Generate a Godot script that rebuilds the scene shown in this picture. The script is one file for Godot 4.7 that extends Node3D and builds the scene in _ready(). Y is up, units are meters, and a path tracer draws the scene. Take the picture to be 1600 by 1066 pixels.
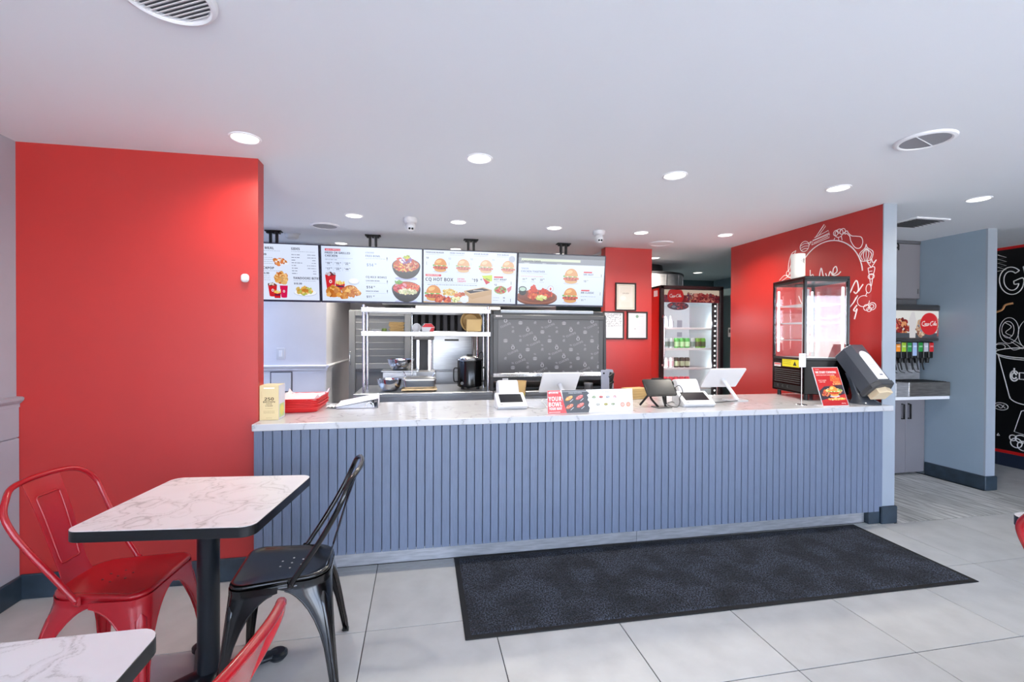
extends Node3D
# Fast-food counter seen from its dining room. x runs right along the counter, -z goes into the kitchen, y is up, metres.

var M := {}
var rng := RandomNumberGenerator.new()
var used := {}
var group_id := 1
const H := 2.395
const CAM := Vector3(0, 1.3833, 0)

# ---------------------------------------------------------------- mesh helpers
func ST() -> SurfaceTool:
	var st := SurfaceTool.new()
	st.begin(Mesh.PRIMITIVE_TRIANGLES)
	return st

# adds triangles (a flat list) turned outwards; smooth pieces share one smoothing group
func put(st: SurfaceTool, t: PackedVector3Array, groups: PackedInt32Array, closed := true) -> void:
	var flip := false
	if closed:
		var c := Vector3.ZERO
		for v in t: c += v
		c /= t.size()
		var vol := 0.0
		for i in range(0, t.size(), 3):
			vol += (t[i] - c).dot((t[i + 1] - c).cross(t[i + 2] - c))
		flip = vol > 0.0
	for i in range(0, t.size(), 3):
		var g: int = groups[i / 3]
		st.set_smooth_group(g if g >= 0 else -1)
		st.add_vertex(t[i])
		if flip:
			st.add_vertex(t[i + 2]); st.add_vertex(t[i + 1])
		else:
			st.add_vertex(t[i + 1]); st.add_vertex(t[i + 2])

func flat_groups(n: int) -> PackedInt32Array:
	var g := PackedInt32Array(); g.resize(n); g.fill(-1)
	return g

# box with chamfered edges; c centre, s size
func bx(st: SurfaceTool, c: Vector3, s: Vector3, b := 0.0, xf := Transform3D()) -> void:
	var t := PackedVector3Array()
	var h := s / 2
	if b <= 0.0:
		var p := []
		for i in 8: p.append(xf * (c + Vector3(h.x * (1 if i & 1 else -1), h.y * (1 if i & 2 else -1), h.z * (1 if i & 4 else -1))))
		for q in [[0, 2, 3, 1], [4, 5, 7, 6], [0, 1, 5, 4], [2, 6, 7, 3], [0, 4, 6, 2], [1, 3, 7, 5]]:
			for k in [0, 1, 2, 0, 2, 3]: t.append(p[q[k]])
		put(st, t, flat_groups(12)); return
	b = minf(b, minf(h.x, minf(h.y, h.z)) * 0.98)
	var P := {}
	for i in 8:
		var sg := Vector3(1 if i & 1 else -1, 1 if i & 2 else -1, 1 if i & 4 else -1)
		for a in 3:
			var v := Vector3(h.x - b, h.y - b, h.z - b)
			v[a] = h[a]
			P[[i, a]] = xf * (c + v * sg)
	for a in 3:
		var u := 1 << ((a + 1) % 3)
		var w := 1 << ((a + 2) % 3)
		for s2 in 2:
			var o := (1 << a) * s2
			var q := [P[[o, a]], P[[o | u, a]], P[[o | u | w, a]], P[[o | w, a]]]
			if s2 == 0: q.reverse()
			for k in [0, 2, 1, 0, 3, 2]: t.append(q[k])
		for k2 in 4:  # the edge along axis a
			var i0 := (u if k2 & 1 else 0) | (w if k2 & 2 else 0)
			var i1 := i0 | (1 << a)
			var a1 := (a + 1) % 3
			var a2 := (a + 2) % 3
			var q2 := [P[[i0, a1]], P[[i1, a1]], P[[i1, a2]], P[[i0, a2]]]
			if (k2 == 1 or k2 == 2): q2.reverse()
			for k in [0, 1, 2, 0, 2, 3]: t.append(q2[k])
	for i in 8:
		var q3 := [P[[i, 0]], P[[i, 1]], P[[i, 2]]]
		var par := ((i & 1) + ((i >> 1) & 1) + ((i >> 2) & 1)) % 2
		if par == 1: q3.reverse()
		for k in 3: t.append(q3[k])
	var t2 := PackedVector3Array()
	var ctr := xf * c
	for i in range(0, t.size(), 3):  # convex: turn each face outwards by itself
		var n := (t[i + 1] - t[i]).cross(t[i + 2] - t[i])
		if n.dot(t[i] + t[i + 1] + t[i + 2] - 3.0 * ctr) > 0.0: t2.append_array([t[i], t[i + 2], t[i + 1]])
		else: t2.append_array([t[i], t[i + 1], t[i + 2]])
	put(st, t2, flat_groups(t2.size() / 3), false)

# box given by two corners
func bb(st: SurfaceTool, a: Vector3, b: Vector3, bev := 0.0, xf := Transform3D()) -> void:
	bx(st, (a + b) / 2, (b - a).abs(), bev, xf)

# grid of points: rows of equal length, made into a sheet; loop_u joins each row to itself
func grid(st: SurfaceTool, rows: Array, loop_u := false, cap0 := false, cap1 := false, row_group := PackedInt32Array(), closed := true) -> void:
	var t := PackedVector3Array()
	var g := PackedInt32Array()
	group_id += 1
	var base := group_id
	var n: int = rows[0].size()
	for r in rows.size() - 1:
		var gi := base + (row_group[r] if row_group.size() else 0)
		for i in (n if loop_u else n - 1):
			var j := (i + 1) % n
			var a: Vector3 = rows[r][i]
			var b: Vector3 = rows[r][j]
			var c: Vector3 = rows[r + 1][j]
			var d: Vector3 = rows[r + 1][i]
			t.append_array([a, b, c, a, c, d])
			g.append(gi); g.append(gi)
	if row_group.size(): group_id += row_group[row_group.size() - 1] + 1
	for e in 2:
		if (e == 0 and cap0) or (e == 1 and cap1):
			var row: Array = rows[0] if e == 0 else rows[rows.size() - 1]
			var m := Vector3.ZERO
			for v in row: m += v
			m /= n
			for i in n:
				var j := (i + 1) % n
				if e == 0: t.append_array([m, row[j], row[i]])
				else: t.append_array([m, row[i], row[j]])
				g.append(-1)
	put(st, t, g, closed)

# body of revolution round y: profile of (radius, height); sharp corners split the shading
func lathe(st: SurfaceTool, prof: Array, n := 24, xf := Transform3D(), sharp := 0.6) -> void:
	var rows := []
	var gr := PackedInt32Array()
	var g := 0
	for k in prof.size():
		var row := []
		for i in n:
			var a := TAU * i / n
			row.append(xf * Vector3(prof[k].x * cos(a), prof[k].y, prof[k].x * sin(a)))
		rows.append(row)
		if k > 0:
			if k > 1:
				var d0: Vector2 = (prof[k - 1] - prof[k - 2])
				var d1: Vector2 = (prof[k] - prof[k - 1])
				if absf(d0.angle_to(d1)) > sharp: g += 1
			gr.append(g)
	grid(st, rows, true, prof[0].x > 1e-5, prof[prof.size() - 1].x > 1e-5, gr)

func smooth_path(p: Array, n := 6, closed := false) -> Array:
	var out := []
	var m := p.size()
	for i in (m if closed else m - 1):
		var a = p[(i - 1 + m) % m] if closed or i > 0 else p[0] * 2.0 - p[1]
		var b = p[i]
		var c = p[(i + 1) % m]
		var d = p[(i + 2) % m] if closed or i + 2 < m else p[m - 1] * 2.0 - p[m - 2]
		for k in n:
			var t := float(k) / n
			out.append(0.5 * (2.0 * b + (c - a) * t + (2.0 * a - 5.0 * b + 4.0 * c - d) * t * t + (3.0 * b - a - 3.0 * c + d) * t * t * t))
	if not closed: out.append(p[m - 1])
	return out

func tube(st: SurfaceTool, pts: Array, r: float, n := 8, closed := false, flat := 1.0, up0 := Vector3.ZERO, xf := Transform3D()) -> void:
	var rows := []
	var m := pts.size()
	var up := up0
	for i in m:
		var a: Vector3 = pts[(i - 1 + m) % m] if closed else pts[maxi(i - 1, 0)]
		var b: Vector3 = pts[(i + 1) % m] if closed else pts[mini(i + 1, m - 1)]
		var d := (b - a).normalized()
		if d == Vector3.ZERO: d = Vector3.UP
		if up == Vector3.ZERO: up = Vector3.RIGHT if absf(d.x) < 0.8 else Vector3.UP
		var s := d.cross(up)
		if s.length() < 1e-4: s = d.cross(Vector3(0.3, 0.9, 0.2))
		s = s.normalized()
		up = s.cross(d).normalized()
		var row := []
		for k in n:
			var an := TAU * (k + 0.5) / n
			row.append(xf * (pts[i] + s * cos(an) * r + up * sin(an) * r * flat))
		rows.append(row)
	if closed:
		rows.append(rows[0])
		grid(st, rows, true)
	else:
		grid(st, rows, true, true, true)

# extruded outline: poly in xy, from z0 to z1
func prism(st: SurfaceTool, poly: PackedVector2Array, z0: float, z1: float, xf := Transform3D(), bev := 0.0, smooth_side := false) -> void:
	var p := poly
	if Geometry2D.is_polygon_clockwise(p): p = p.duplicate(); p.reverse()
	var n := p.size()
	var face := p
	if bev > 0.0:
		var off := Geometry2D.offset_polygon(p, -bev)
		if off.size() and off[0].size() == n:
			face = off[0]
			var best := 0
			for i in n:
				if face[i].distance_to(p[0]) < face[best].distance_to(p[0]): best = i
			var f2 := PackedVector2Array()
			for i in n: f2.append(face[(i + best) % n])
			face = f2
		else: bev = 0.0
	var t := PackedVector3Array()
	var g := PackedInt32Array()
	group_id += 1
	var tri := Geometry2D.triangulate_polygon(face)
	for i in range(0, tri.size(), 3):
		for k in 3: t.append(xf * Vector3(face[tri[i + k]].x, face[tri[i + k]].y, z1))
		for k in [2, 1, 0]: t.append(xf * Vector3(face[tri[i + k]].x, face[tri[i + k]].y, z0))
		g.append(-1); g.append(-1)
	# make sure the caps agree with the sides
	if tri.size():
		var a := face[tri[0]]; var b := face[tri[1]]; var c := face[tri[2]]
		if (b - a).cross(c - a) < 0:
			for i in range(0, t.size(), 3):
				var v := t[i + 1]; t[i + 1] = t[i + 2]; t[i + 2] = v
	var lay := [[p, z0 + bev], [p, z1 - bev]]
	if bev > 0.0: lay = [[face, z0], [p, z0 + bev], [p, z1 - bev], [face, z1]]
	for l in lay.size() - 1:
		for i in n:
			var j := (i + 1) % n
			var a3 := xf * Vector3(lay[l][0][i].x, lay[l][0][i].y, lay[l][1])
			var b3 := xf * Vector3(lay[l][0][j].x, lay[l][0][j].y, lay[l][1])
			var c3 := xf * Vector3(lay[l + 1][0][j].x, lay[l + 1][0][j].y, lay[l + 1][1])
			var d3 := xf * Vector3(lay[l + 1][0][i].x, lay[l + 1][0][i].y, lay[l + 1][1])
			t.append_array([a3, b3, c3, a3, c3, d3])
			var gg := group_id if smooth_side and l == (1 if bev > 0.0 else 0) else -1
			g.append(gg); g.append(gg)
	put(st, t, g)

func rrect(w: float, h: float, r: float, n := 5) -> PackedVector2Array:
	var p := PackedVector2Array()
	for q in 4:
		var c := Vector2((w / 2 - r) * (1 if q == 0 or q == 3 else -1), (h / 2 - r) * (1 if q < 2 else -1))
		for k in n + 1:
			var a := PI / 2 * (q + float(k) / n)
			p.append(c + Vector2(cos(a), sin(a)) * r)
	return p

func ellipse(rx: float, ry: float, n := 24, c := Vector2.ZERO) -> PackedVector2Array:
	var p := PackedVector2Array()
	for k in n: p.append(c + Vector2(cos(TAU * k / n) * rx, sin(TAU * k / n) * ry))
	return p

# a sheet of points given thickness along its normals
func shell(st: SurfaceTool, rows: Array, th: float) -> void:
	var R := rows.size()
	var C: int = rows[0].size()
	var back := []
	for r in R:
		var row := []
		for c in C:
			var du: Vector3 = rows[r][mini(c + 1, C - 1)] - rows[r][maxi(c - 1, 0)]
			var dv: Vector3 = rows[mini(r + 1, R - 1)][c] - rows[maxi(r - 1, 0)][c]
			var n := du.cross(dv).normalized()
			row.append(rows[r][c] - n * th)
		back.append(row)
	var t := PackedVector3Array()
	var g := PackedInt32Array()
	group_id += 2
	for s in 2:
		var S: Array = rows if s == 0 else back
		for r in R - 1:
			for c in C - 1:
				var a: Vector3 = S[r][c]; var b: Vector3 = S[r][c + 1]; var d: Vector3 = S[r + 1][c]; var e: Vector3 = S[r + 1][c + 1]
				if s == 0: t.append_array([a, b, e, a, e, d])
				else: t.append_array([a, e, b, a, d, e])
				g.append(group_id - s); g.append(group_id - s)
	var ring := []
	for c in C: ring.append([0, c])
	for r in range(1, R): ring.append([r, C - 1])
	for c in range(C - 2, -1, -1): ring.append([R - 1, c])
	for r in range(R - 2, 0, -1): ring.append([r, 0])
	for i in ring.size():
		var p = ring[i]; var q = ring[(i + 1) % ring.size()]
		t.append_array([rows[p[0]][p[1]], back[q[0]][q[1]], rows[q[0]][q[1]], rows[p[0]][p[1]], back[p[0]][p[1]], back[q[0]][q[1]]])
		g.append(-1); g.append(-1)
	put(st, t, g)

# flat picture carrying UVs, facing +z of xf, centred
func picture(w: float, h: float, xf := Transform3D()) -> SurfaceTool:
	var st := ST()
	st.set_smooth_group(-1)
	var c := [Vector3(-w / 2, -h / 2, 0), Vector3(-w / 2, h / 2, 0), Vector3(w / 2, h / 2, 0), Vector3(w / 2, -h / 2, 0)]
	var u := [Vector2(0, 1), Vector2(0, 0), Vector2(1, 0), Vector2(1, 1)]
	for k in [0, 1, 2, 0, 2, 3]:
		st.set_uv(u[k]); st.add_vertex(xf * c[k])
	return st

# ---------------------------------------------------------------- scene helpers
func numbered(called: String) -> String:
	if not used.has(called):
		used[called] = 0
		return called
	used[called] += 1
	return "%s_%03d" % [called, used[called]]

func mesh_of(st: SurfaceTool) -> ArrayMesh:
	st.generate_normals()
	return st.commit()

func part_mesh(called: String, mesh: Mesh, m: Material, parent: Node3D, xf := Transform3D()) -> MeshInstance3D:
	var o := MeshInstance3D.new()
	if parent == self: o.name = numbered(called)
	else:
		var n := called
		var k := 0
		while parent.has_node(n):
			k += 1
			n = "%s_%03d" % [called, k]
		o.name = n
	o.mesh = mesh
	o.material_override = m
	o.transform = xf
	o.cast_shadow = GeometryInstance3D.SHADOW_CASTING_SETTING_ON
	parent.add_child(o, true)
	return o

# commits a shape as one named mesh
func obj(called: String, st: SurfaceTool, m: Material, parent: Node3D = self, xf := Transform3D()) -> MeshInstance3D:
	return part_mesh(called, mesh_of(st), m, parent, xf)

func tag(o: Node3D, label: String, category: String, group := "") -> Node3D:
	o.set_meta("label", label)
	o.set_meta("category", category)
	if group: o.set_meta("group", group)
	return o

func thing(called: String, label: String, category: String, at := Vector3.ZERO, turn := 0.0, group := "") -> Node3D:
	var o := Node3D.new()
	o.name = numbered(called)
	add_child(o, true)
	o.position = at
	o.rotation.y = turn
	tag(o, label, category, group)
	return o

func struct(called: String, st: SurfaceTool, m: Material, label := "", category := "") -> MeshInstance3D:
	var o := obj(called, st, m)
	o.set_meta("kind", "structure")
	if label: o.set_meta("label", label)
	if category: o.set_meta("category", category)
	return o

func dup(o: Node3D, at: Vector3, turn: float, label: String) -> Node3D:
	var r: Node3D = o.duplicate()
	var base := String(o.name)
	r.name = numbered(base)
	add_child(r, true)
	r.position = at
	r.rotation.y = turn
	r.set_meta("label", label)
	return r

func kids(o: Node3D, called: String, n := -1) -> Node3D:
	return o.get_node(called)

func X(p: Vector3, turn := 0.0, tilt := 0.0) -> Transform3D:
	return Transform3D(Basis(Vector3.UP, turn) * Basis(Vector3.RIGHT, tilt), p)

# ---------------------------------------------------------------- materials
func mat(c: Color, rough := 0.5, metal := 0.0, spec := 0.5) -> StandardMaterial3D:
	var m := StandardMaterial3D.new()
	m.albedo_color = c
	m.roughness = rough
	m.metallic = metal
	m.metallic_specular = spec
	return m

func noise_tex(freq: float, stops: Array, size := 512, kind := FastNoiseLite.TYPE_SIMPLEX_SMOOTH, oct := 5, sd := 3, fractal := FastNoiseLite.FRACTAL_FBM, warp := 0.0, normal := false) -> NoiseTexture2D:
	var n := FastNoiseLite.new()
	n.noise_type = kind
	n.frequency = freq
	n.fractal_octaves = oct
	n.fractal_type = fractal
	n.seed = sd
	if warp > 0.0:
		n.domain_warp_enabled = true
		n.domain_warp_amplitude = warp
		n.domain_warp_frequency = freq * 1.3
	var t := NoiseTexture2D.new()
	t.width = size; t.height = size
	t.seamless = true
	t.generate_mipmaps = false
	t.noise = n
	if normal: t.as_normal_map = true; t.bump_strength = 4.0
	if stops.size():
		var g := Gradient.new()
		var off := PackedFloat32Array()
		var col := PackedColorArray()
		for s in stops:
			off.append(s[0]); col.append(s[1])
		g.offsets = off; g.colors = col
		t.color_ramp = g
	return t

func tri(m: StandardMaterial3D, tex: Texture2D, scale: Vector3, world := true) -> StandardMaterial3D:
	m.albedo_texture = tex
	m.uv1_triplanar = true
	m.uv1_world_triplanar = world
	m.uv1_scale = scale
	return m

func grey(v: float) -> Color: return Color(v, v, v)

func glow(c: Color, e: float, tex: Texture2D = null) -> StandardMaterial3D:
	var m := mat(Color.BLACK if tex else c, 0.35)
	m.emission_enabled = true
	m.emission = c
	m.emission_energy_multiplier = e
	if tex:
		m.emission_texture = tex
		m.emission_operator = BaseMaterial3D.EMISSION_OP_MULTIPLY
	return m

func glass(c: Color, a: float) -> StandardMaterial3D:
	var m := mat(Color(c.r, c.g, c.b, a), 0.03)
	m.transparency = BaseMaterial3D.TRANSPARENCY_ALPHA
	return m

func _ready() -> void:
	rng.seed = 7
	# ---- camera
	var cam := Camera3D.new()
	cam.name = "camera"
	cam.fov = rad_to_deg(2.0 * atan(533.0 / 734.9))
	cam.near = 0.05; cam.far = 100.0
	var yaw := 0.1941; var pitch := -0.007432; var roll := 0.003874
	var fwd := Vector3(sin(yaw) * cos(pitch), sin(pitch), -cos(yaw) * cos(pitch))
	var rt := Vector3(cos(yaw), 0, sin(yaw))
	var up := rt.cross(fwd)
	cam.transform = Transform3D(Basis(rt * cos(roll) + up * sin(roll), up * cos(roll) - rt * sin(roll), -fwd), CAM)
	add_child(cam)
	# ---- sky and exposure
	var we := WorldEnvironment.new()
	we.name = "environment"
	var env := Environment.new()
	env.background_mode = Environment.BG_SKY
	var sky := Sky.new()
	var sm := ProceduralSkyMaterial.new()
	sm.sky_top_color = Color(0.66, 0.77, 0.95)
	sm.sky_horizon_color = Color(0.90, 0.94, 1.0)
	sm.ground_horizon_color = Color(0.92, 0.92, 0.92)
	sm.ground_bottom_color = Color(0.86, 0.86, 0.87)
	sm.sky_energy_multiplier = 1.0
	sky.sky_material = sm
	env.sky = sky
	env.background_energy_multiplier = 13.0
	env.tonemap_mode = Environment.TONE_MAPPER_LINEAR
	env.tonemap_exposure = 1.0
	env.sdfgi_enabled = true
	env.ssao_enabled = true
	env.ssil_enabled = true
	we.environment = env
	add_child(we)
	make_materials()
	build_lamps()
	build_room()
	build_floor()
	build_counter()
	build_tables()
	build_chairs()
	build_mat()
	build_ceiling_things()
	build_screens()
	build_kitchen()
	build_fridge()
	build_counter_things()
	build_cooler()
	build_mural()
	build_soda()
	build_wall_things()

func make_materials() -> void:
	var paint := noise_tex(0.012, [[0.0, grey(0.975)], [1.0, grey(1.0)]], 512)
	M.white = mat(Color(0.91, 0.92, 0.935), 0.85)
	M.red = tri(mat(Color(0.725, 0.15, 0.13), 0.40, 0.0, 0.6), paint, Vector3.ONE * 0.5)
	M.grey_wall = tri(mat(Color(0.665, 0.68, 0.715), 0.5), paint, Vector3.ONE * 0.5)
	M.hall_grey = tri(mat(Color(0.60, 0.67, 0.725), 0.28), paint, Vector3.ONE * 0.5)
	M.kitchen_wall = tri(mat(Color(0.86, 0.855, 0.875), 0.5), paint, Vector3.ONE * 0.5)
	M.pale_grey = tri(mat(Color(0.62, 0.655, 0.695), 0.5), paint, Vector3.ONE * 0.5)
	M.teal = mat(Color(0.33, 0.42, 0.44), 0.6)
	M.base = tri(mat(Color(0.20, 0.26, 0.31), 0.45), noise_tex(0.03, [[0.0, grey(0.75)], [1.0, grey(1.0)]], 256), Vector3.ONE)
	M.grout = mat(Color(0.22, 0.22, 0.22), 0.9)
	var stone := noise_tex(0.008, [[0.0, Color(0.92, 0.92, 0.915)], [0.45, Color(0.96, 0.96, 0.955)], [1.0, Color(1, 1, 0.995)]], 1024, FastNoiseLite.TYPE_SIMPLEX_SMOOTH, 6, 11, FastNoiseLite.FRACTAL_FBM, 20.0)
	M.tiles = []
	for k in 3:
		var tm := tri(mat([Color(0.755, 0.755, 0.75), Color(0.74, 0.74, 0.735), Color(0.765, 0.763, 0.755)][k], 0.42), stone, Vector3.ONE * 0.55)
		tm.uv1_offset = Vector3(k * 0.37, 0, k * 0.61)
		M.tiles.append(tm)
	var woodn := noise_tex(0.02, [[0.0, Color(0.58, 0.58, 0.57)], [0.5, Color(0.86, 0.86, 0.85)], [1.0, Color(1, 1, 1)]], 512, FastNoiseLite.TYPE_SIMPLEX_SMOOTH, 6, 5)
	M.planks = []
	for k in 3:
		var pm := tri(mat([Color(0.84, 0.84, 0.83), Color(0.79, 0.79, 0.78), Color(0.89, 0.885, 0.875)][k], 0.45), woodn, Vector3(2.6, 2.6, 0.28))
		pm.uv1_offset = Vector3(k * 0.3, 0, k * 0.45)
		M.planks.append(pm)
	var vein := noise_tex(0.0032, [[0.0, Color(0.93, 0.93, 0.935)], [0.36, Color(0.955, 0.955, 0.96)], [0.462, Color(0.95, 0.95, 0.955)], [0.492, Color(0.88, 0.88, 0.885)], [0.5, Color(0.70, 0.695, 0.69)], [0.506, Color(0.86, 0.86, 0.865)], [0.53, Color(0.945, 0.945, 0.95)], [0.66, Color(0.96, 0.96, 0.965)], [1.0, Color(0.93, 0.93, 0.935)]], 1024, FastNoiseLite.TYPE_SIMPLEX_SMOOTH, 4, 21, FastNoiseLite.FRACTAL_FBM, 70.0)
	M.marble = tri(mat(Color(0.815, 0.815, 0.82), 0.16), vein, Vector3.ONE * 0.7)
	var vein2 := noise_tex(0.0036, [[0.0, Color(0.93, 0.92, 0.925)], [0.34, Color(0.945, 0.94, 0.945)], [0.376, Color(0.90, 0.895, 0.895)], [0.384, Color(0.80, 0.79, 0.785)], [0.392, Color(0.92, 0.915, 0.915)], [0.45, Color(0.945, 0.94, 0.945)], [0.485, Color(0.89, 0.885, 0.885)], [0.497, Color(0.73, 0.72, 0.715)], [0.506, Color(0.89, 0.88, 0.88)], [0.56, Color(0.945, 0.94, 0.945)], [0.612, Color(0.91, 0.905, 0.905)], [0.62, Color(0.83, 0.82, 0.815)], [0.63, Color(0.94, 0.935, 0.935)], [1.0, Color(0.945, 0.94, 0.945)]], 1024, FastNoiseLite.TYPE_SIMPLEX_SMOOTH, 3, 33, FastNoiseLite.FRACTAL_FBM, 60.0)
	M.laminate = tri(mat(Color(0.94, 0.93, 0.93), 0.3), vein2, Vector3.ONE * 0.8, false)
	M.laminate_edge = tri(mat(Color(0.05, 0.05, 0.058), 0.35), noise_tex(0.05, [[0.0, grey(0.7)], [0.7, grey(1.0)], [1.0, Color(2, 2, 2)]], 256), Vector3.ONE * 2.0, false)
	M.slat = tri(mat(Color(0.44, 0.485, 0.57), 0.42), noise_tex(0.03, [[0.0, grey(0.93)], [1.0, grey(1.0)]], 512), Vector3(6, 0.6, 6))
	M.slat_back = mat(Color(0.18, 0.215, 0.30), 0.8)
	M.steel = tri(mat(Color(0.68, 0.685, 0.695), 0.30, 0.75), noise_tex(0.02, [[0.0, grey(0.88)], [1.0, grey(1.0)]], 512), Vector3(0.5, 12, 12))
	M.steel_smooth = mat(Color(0.80, 0.80, 0.81), 0.18, 1.0)
	M.steel_dull = tri(mat(Color(0.78, 0.78, 0.79), 0.42, 0.7), noise_tex(0.02, [[0.0, grey(0.8)], [1.0, grey(1.0)]], 512), Vector3(0.6, 5, 5))
	M.chrome = mat(Color(0.86, 0.86, 0.87), 0.08, 1.0)
	M.black = mat(Color(0.045, 0.045, 0.05), 0.4)
	M.black_gloss = mat(Color(0.035, 0.035, 0.04), 0.16)
	M.black_matte = mat(Color(0.035, 0.035, 0.04), 0.7)
	M.dark = mat(Color(0.17, 0.17, 0.18), 0.45)
	M.mid = mat(Color(0.36, 0.36, 0.375), 0.5)
	M.plastic = mat(Color(0.82, 0.82, 0.83), 0.35)
	M.trim_white = mat(Color(0.92, 0.92, 0.93), 0.5)
	M.chair_red = mat(Color(0.66, 0.055, 0.105), 0.27)
	M.chair_red.clearcoat_enabled = true; M.chair_red.clearcoat = 0.35; M.chair_red.clearcoat_roughness = 0.2
	M.chair_black = mat(Color(0.018, 0.018, 0.02), 0.2)
	M.chair_black.clearcoat_enabled = true; M.chair_black.clearcoat = 0.4; M.chair_black.clearcoat_roughness = 0.15
	M.lens = glow(Color(1.0, 0.985, 0.95), 3.2)
	M.glass = glass(Color(0.96, 0.98, 1.0), 0.015)
	M.tray_red = mat(Color(0.84, 0.15, 0.16), 0.4)
	M.fridge_red = mat(Color(0.80, 0.10, 0.07), 0.35)
	M.line = mat(Color(0.97, 0.95, 0.94), 0.6)
	M.paper = mat(Color(0.85, 0.85, 0.86), 0.8)
	M.kraft = mat(Color(0.76, 0.63, 0.42), 0.8)
	M.cabinet = mat(Color(0.50, 0.485, 0.505), 0.42)
	M.kick = tri(mat(Color(0.80, 0.80, 0.81), 0.4, 0.55), noise_tex(0.02, [[0.0, grey(0.82)], [1.0, grey(1.0)]], 512), Vector3(0.6, 5, 5))

# ---------------------------------------------------------------- lamps
func build_lamps() -> void:
	var spots := [
		[-0.874, -2.62, "recessed downlight in the ceiling just in front of the red wall's top right corner"],
		[0.329, -2.65, "recessed downlight above the counter front, second from the red wall at left"],
		[1.555, -2.68, "recessed downlight above the middle of the counter front, third from the red wall at left"],
		[2.756, -2.683, "recessed downlight above the counter near the red drawing wall and the cooler"],
		[3.951, -2.686, "recessed downlight in the ceiling before the drink dispenser nook"],
		[-0.539, -4.11, "recessed downlight behind the counter, between the round speaker and the left camera"],
		[0.331, -4.148, "recessed downlight behind the counter, just right of the left ceiling camera"],
		[1.214, -4.18, "recessed downlight behind the counter, just left of the right ceiling camera"],
		[2.084, -4.196, "recessed downlight behind the counter, just right of the right ceiling camera"],
		[2.93, -4.12, "recessed downlight behind the counter, closest to the red drawing wall"],
		[2.899, -5.481, "small far downlight beside the top of the red column with the framed papers"],
		[4.199, -6.564, "farthest downlight, on the ceiling above the glass-door drinks fridge"],
		[-0.862, -5.53, "kitchen downlight peeking out above the second menu screen"],
		[0.417, -5.60, "kitchen downlight peeking out above the third menu screen"],
		[1.705, -5.665, "kitchen downlight peeking out above the rightmost menu screen"]]
	var ring := ST()
	lathe(ring, [Vector2(0.063, -0.001), Vector2(0.063, -0.004), Vector2(0.068, -0.007), Vector2(0.074, -0.004), Vector2(0.076, 0.0)], 32)
	var ring_mesh := mesh_of(ring)
	var disc := ST()
	lathe(disc, [Vector2(0.0, -0.0035), Vector2(0.058, -0.0035), Vector2(0.063, -0.002), Vector2(0.063, -0.0005), Vector2(0.0, -0.0005)], 32)
	var disc_mesh := mesh_of(disc)
	for s in spots:
		var t := thing("downlight", s[2], "ceiling light", Vector3(s[0], H + (0.035 if s[1] < -4.95 and s[0] < 2.1 else 0.0), s[1]), 0.0, "recessed ceiling downlights")
		part_mesh("trim_ring", ring_mesh, M.trim_white, t)
		part_mesh("lens", disc_mesh, M.lens, t)
		var l := SpotLight3D.new()
		l.name = "lamp"
		l.light_color = Color(1.0, 0.965, 0.91)
		l.light_energy = 1.1 if s[1] > -3.0 else (1.7 if s[1] > -4.3 else 3.0)
		l.spot_angle = 78.0
		l.spot_angle_attenuation = 0.8
		l.spot_range = 12.0
		l.spot_attenuation = 2.0
		l.light_size = 0.05
		l.shadow_enabled = true
		l.position = Vector3(0, -0.012, 0)
		l.rotation.x = -PI / 2
		t.add_child(l, true)

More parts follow.
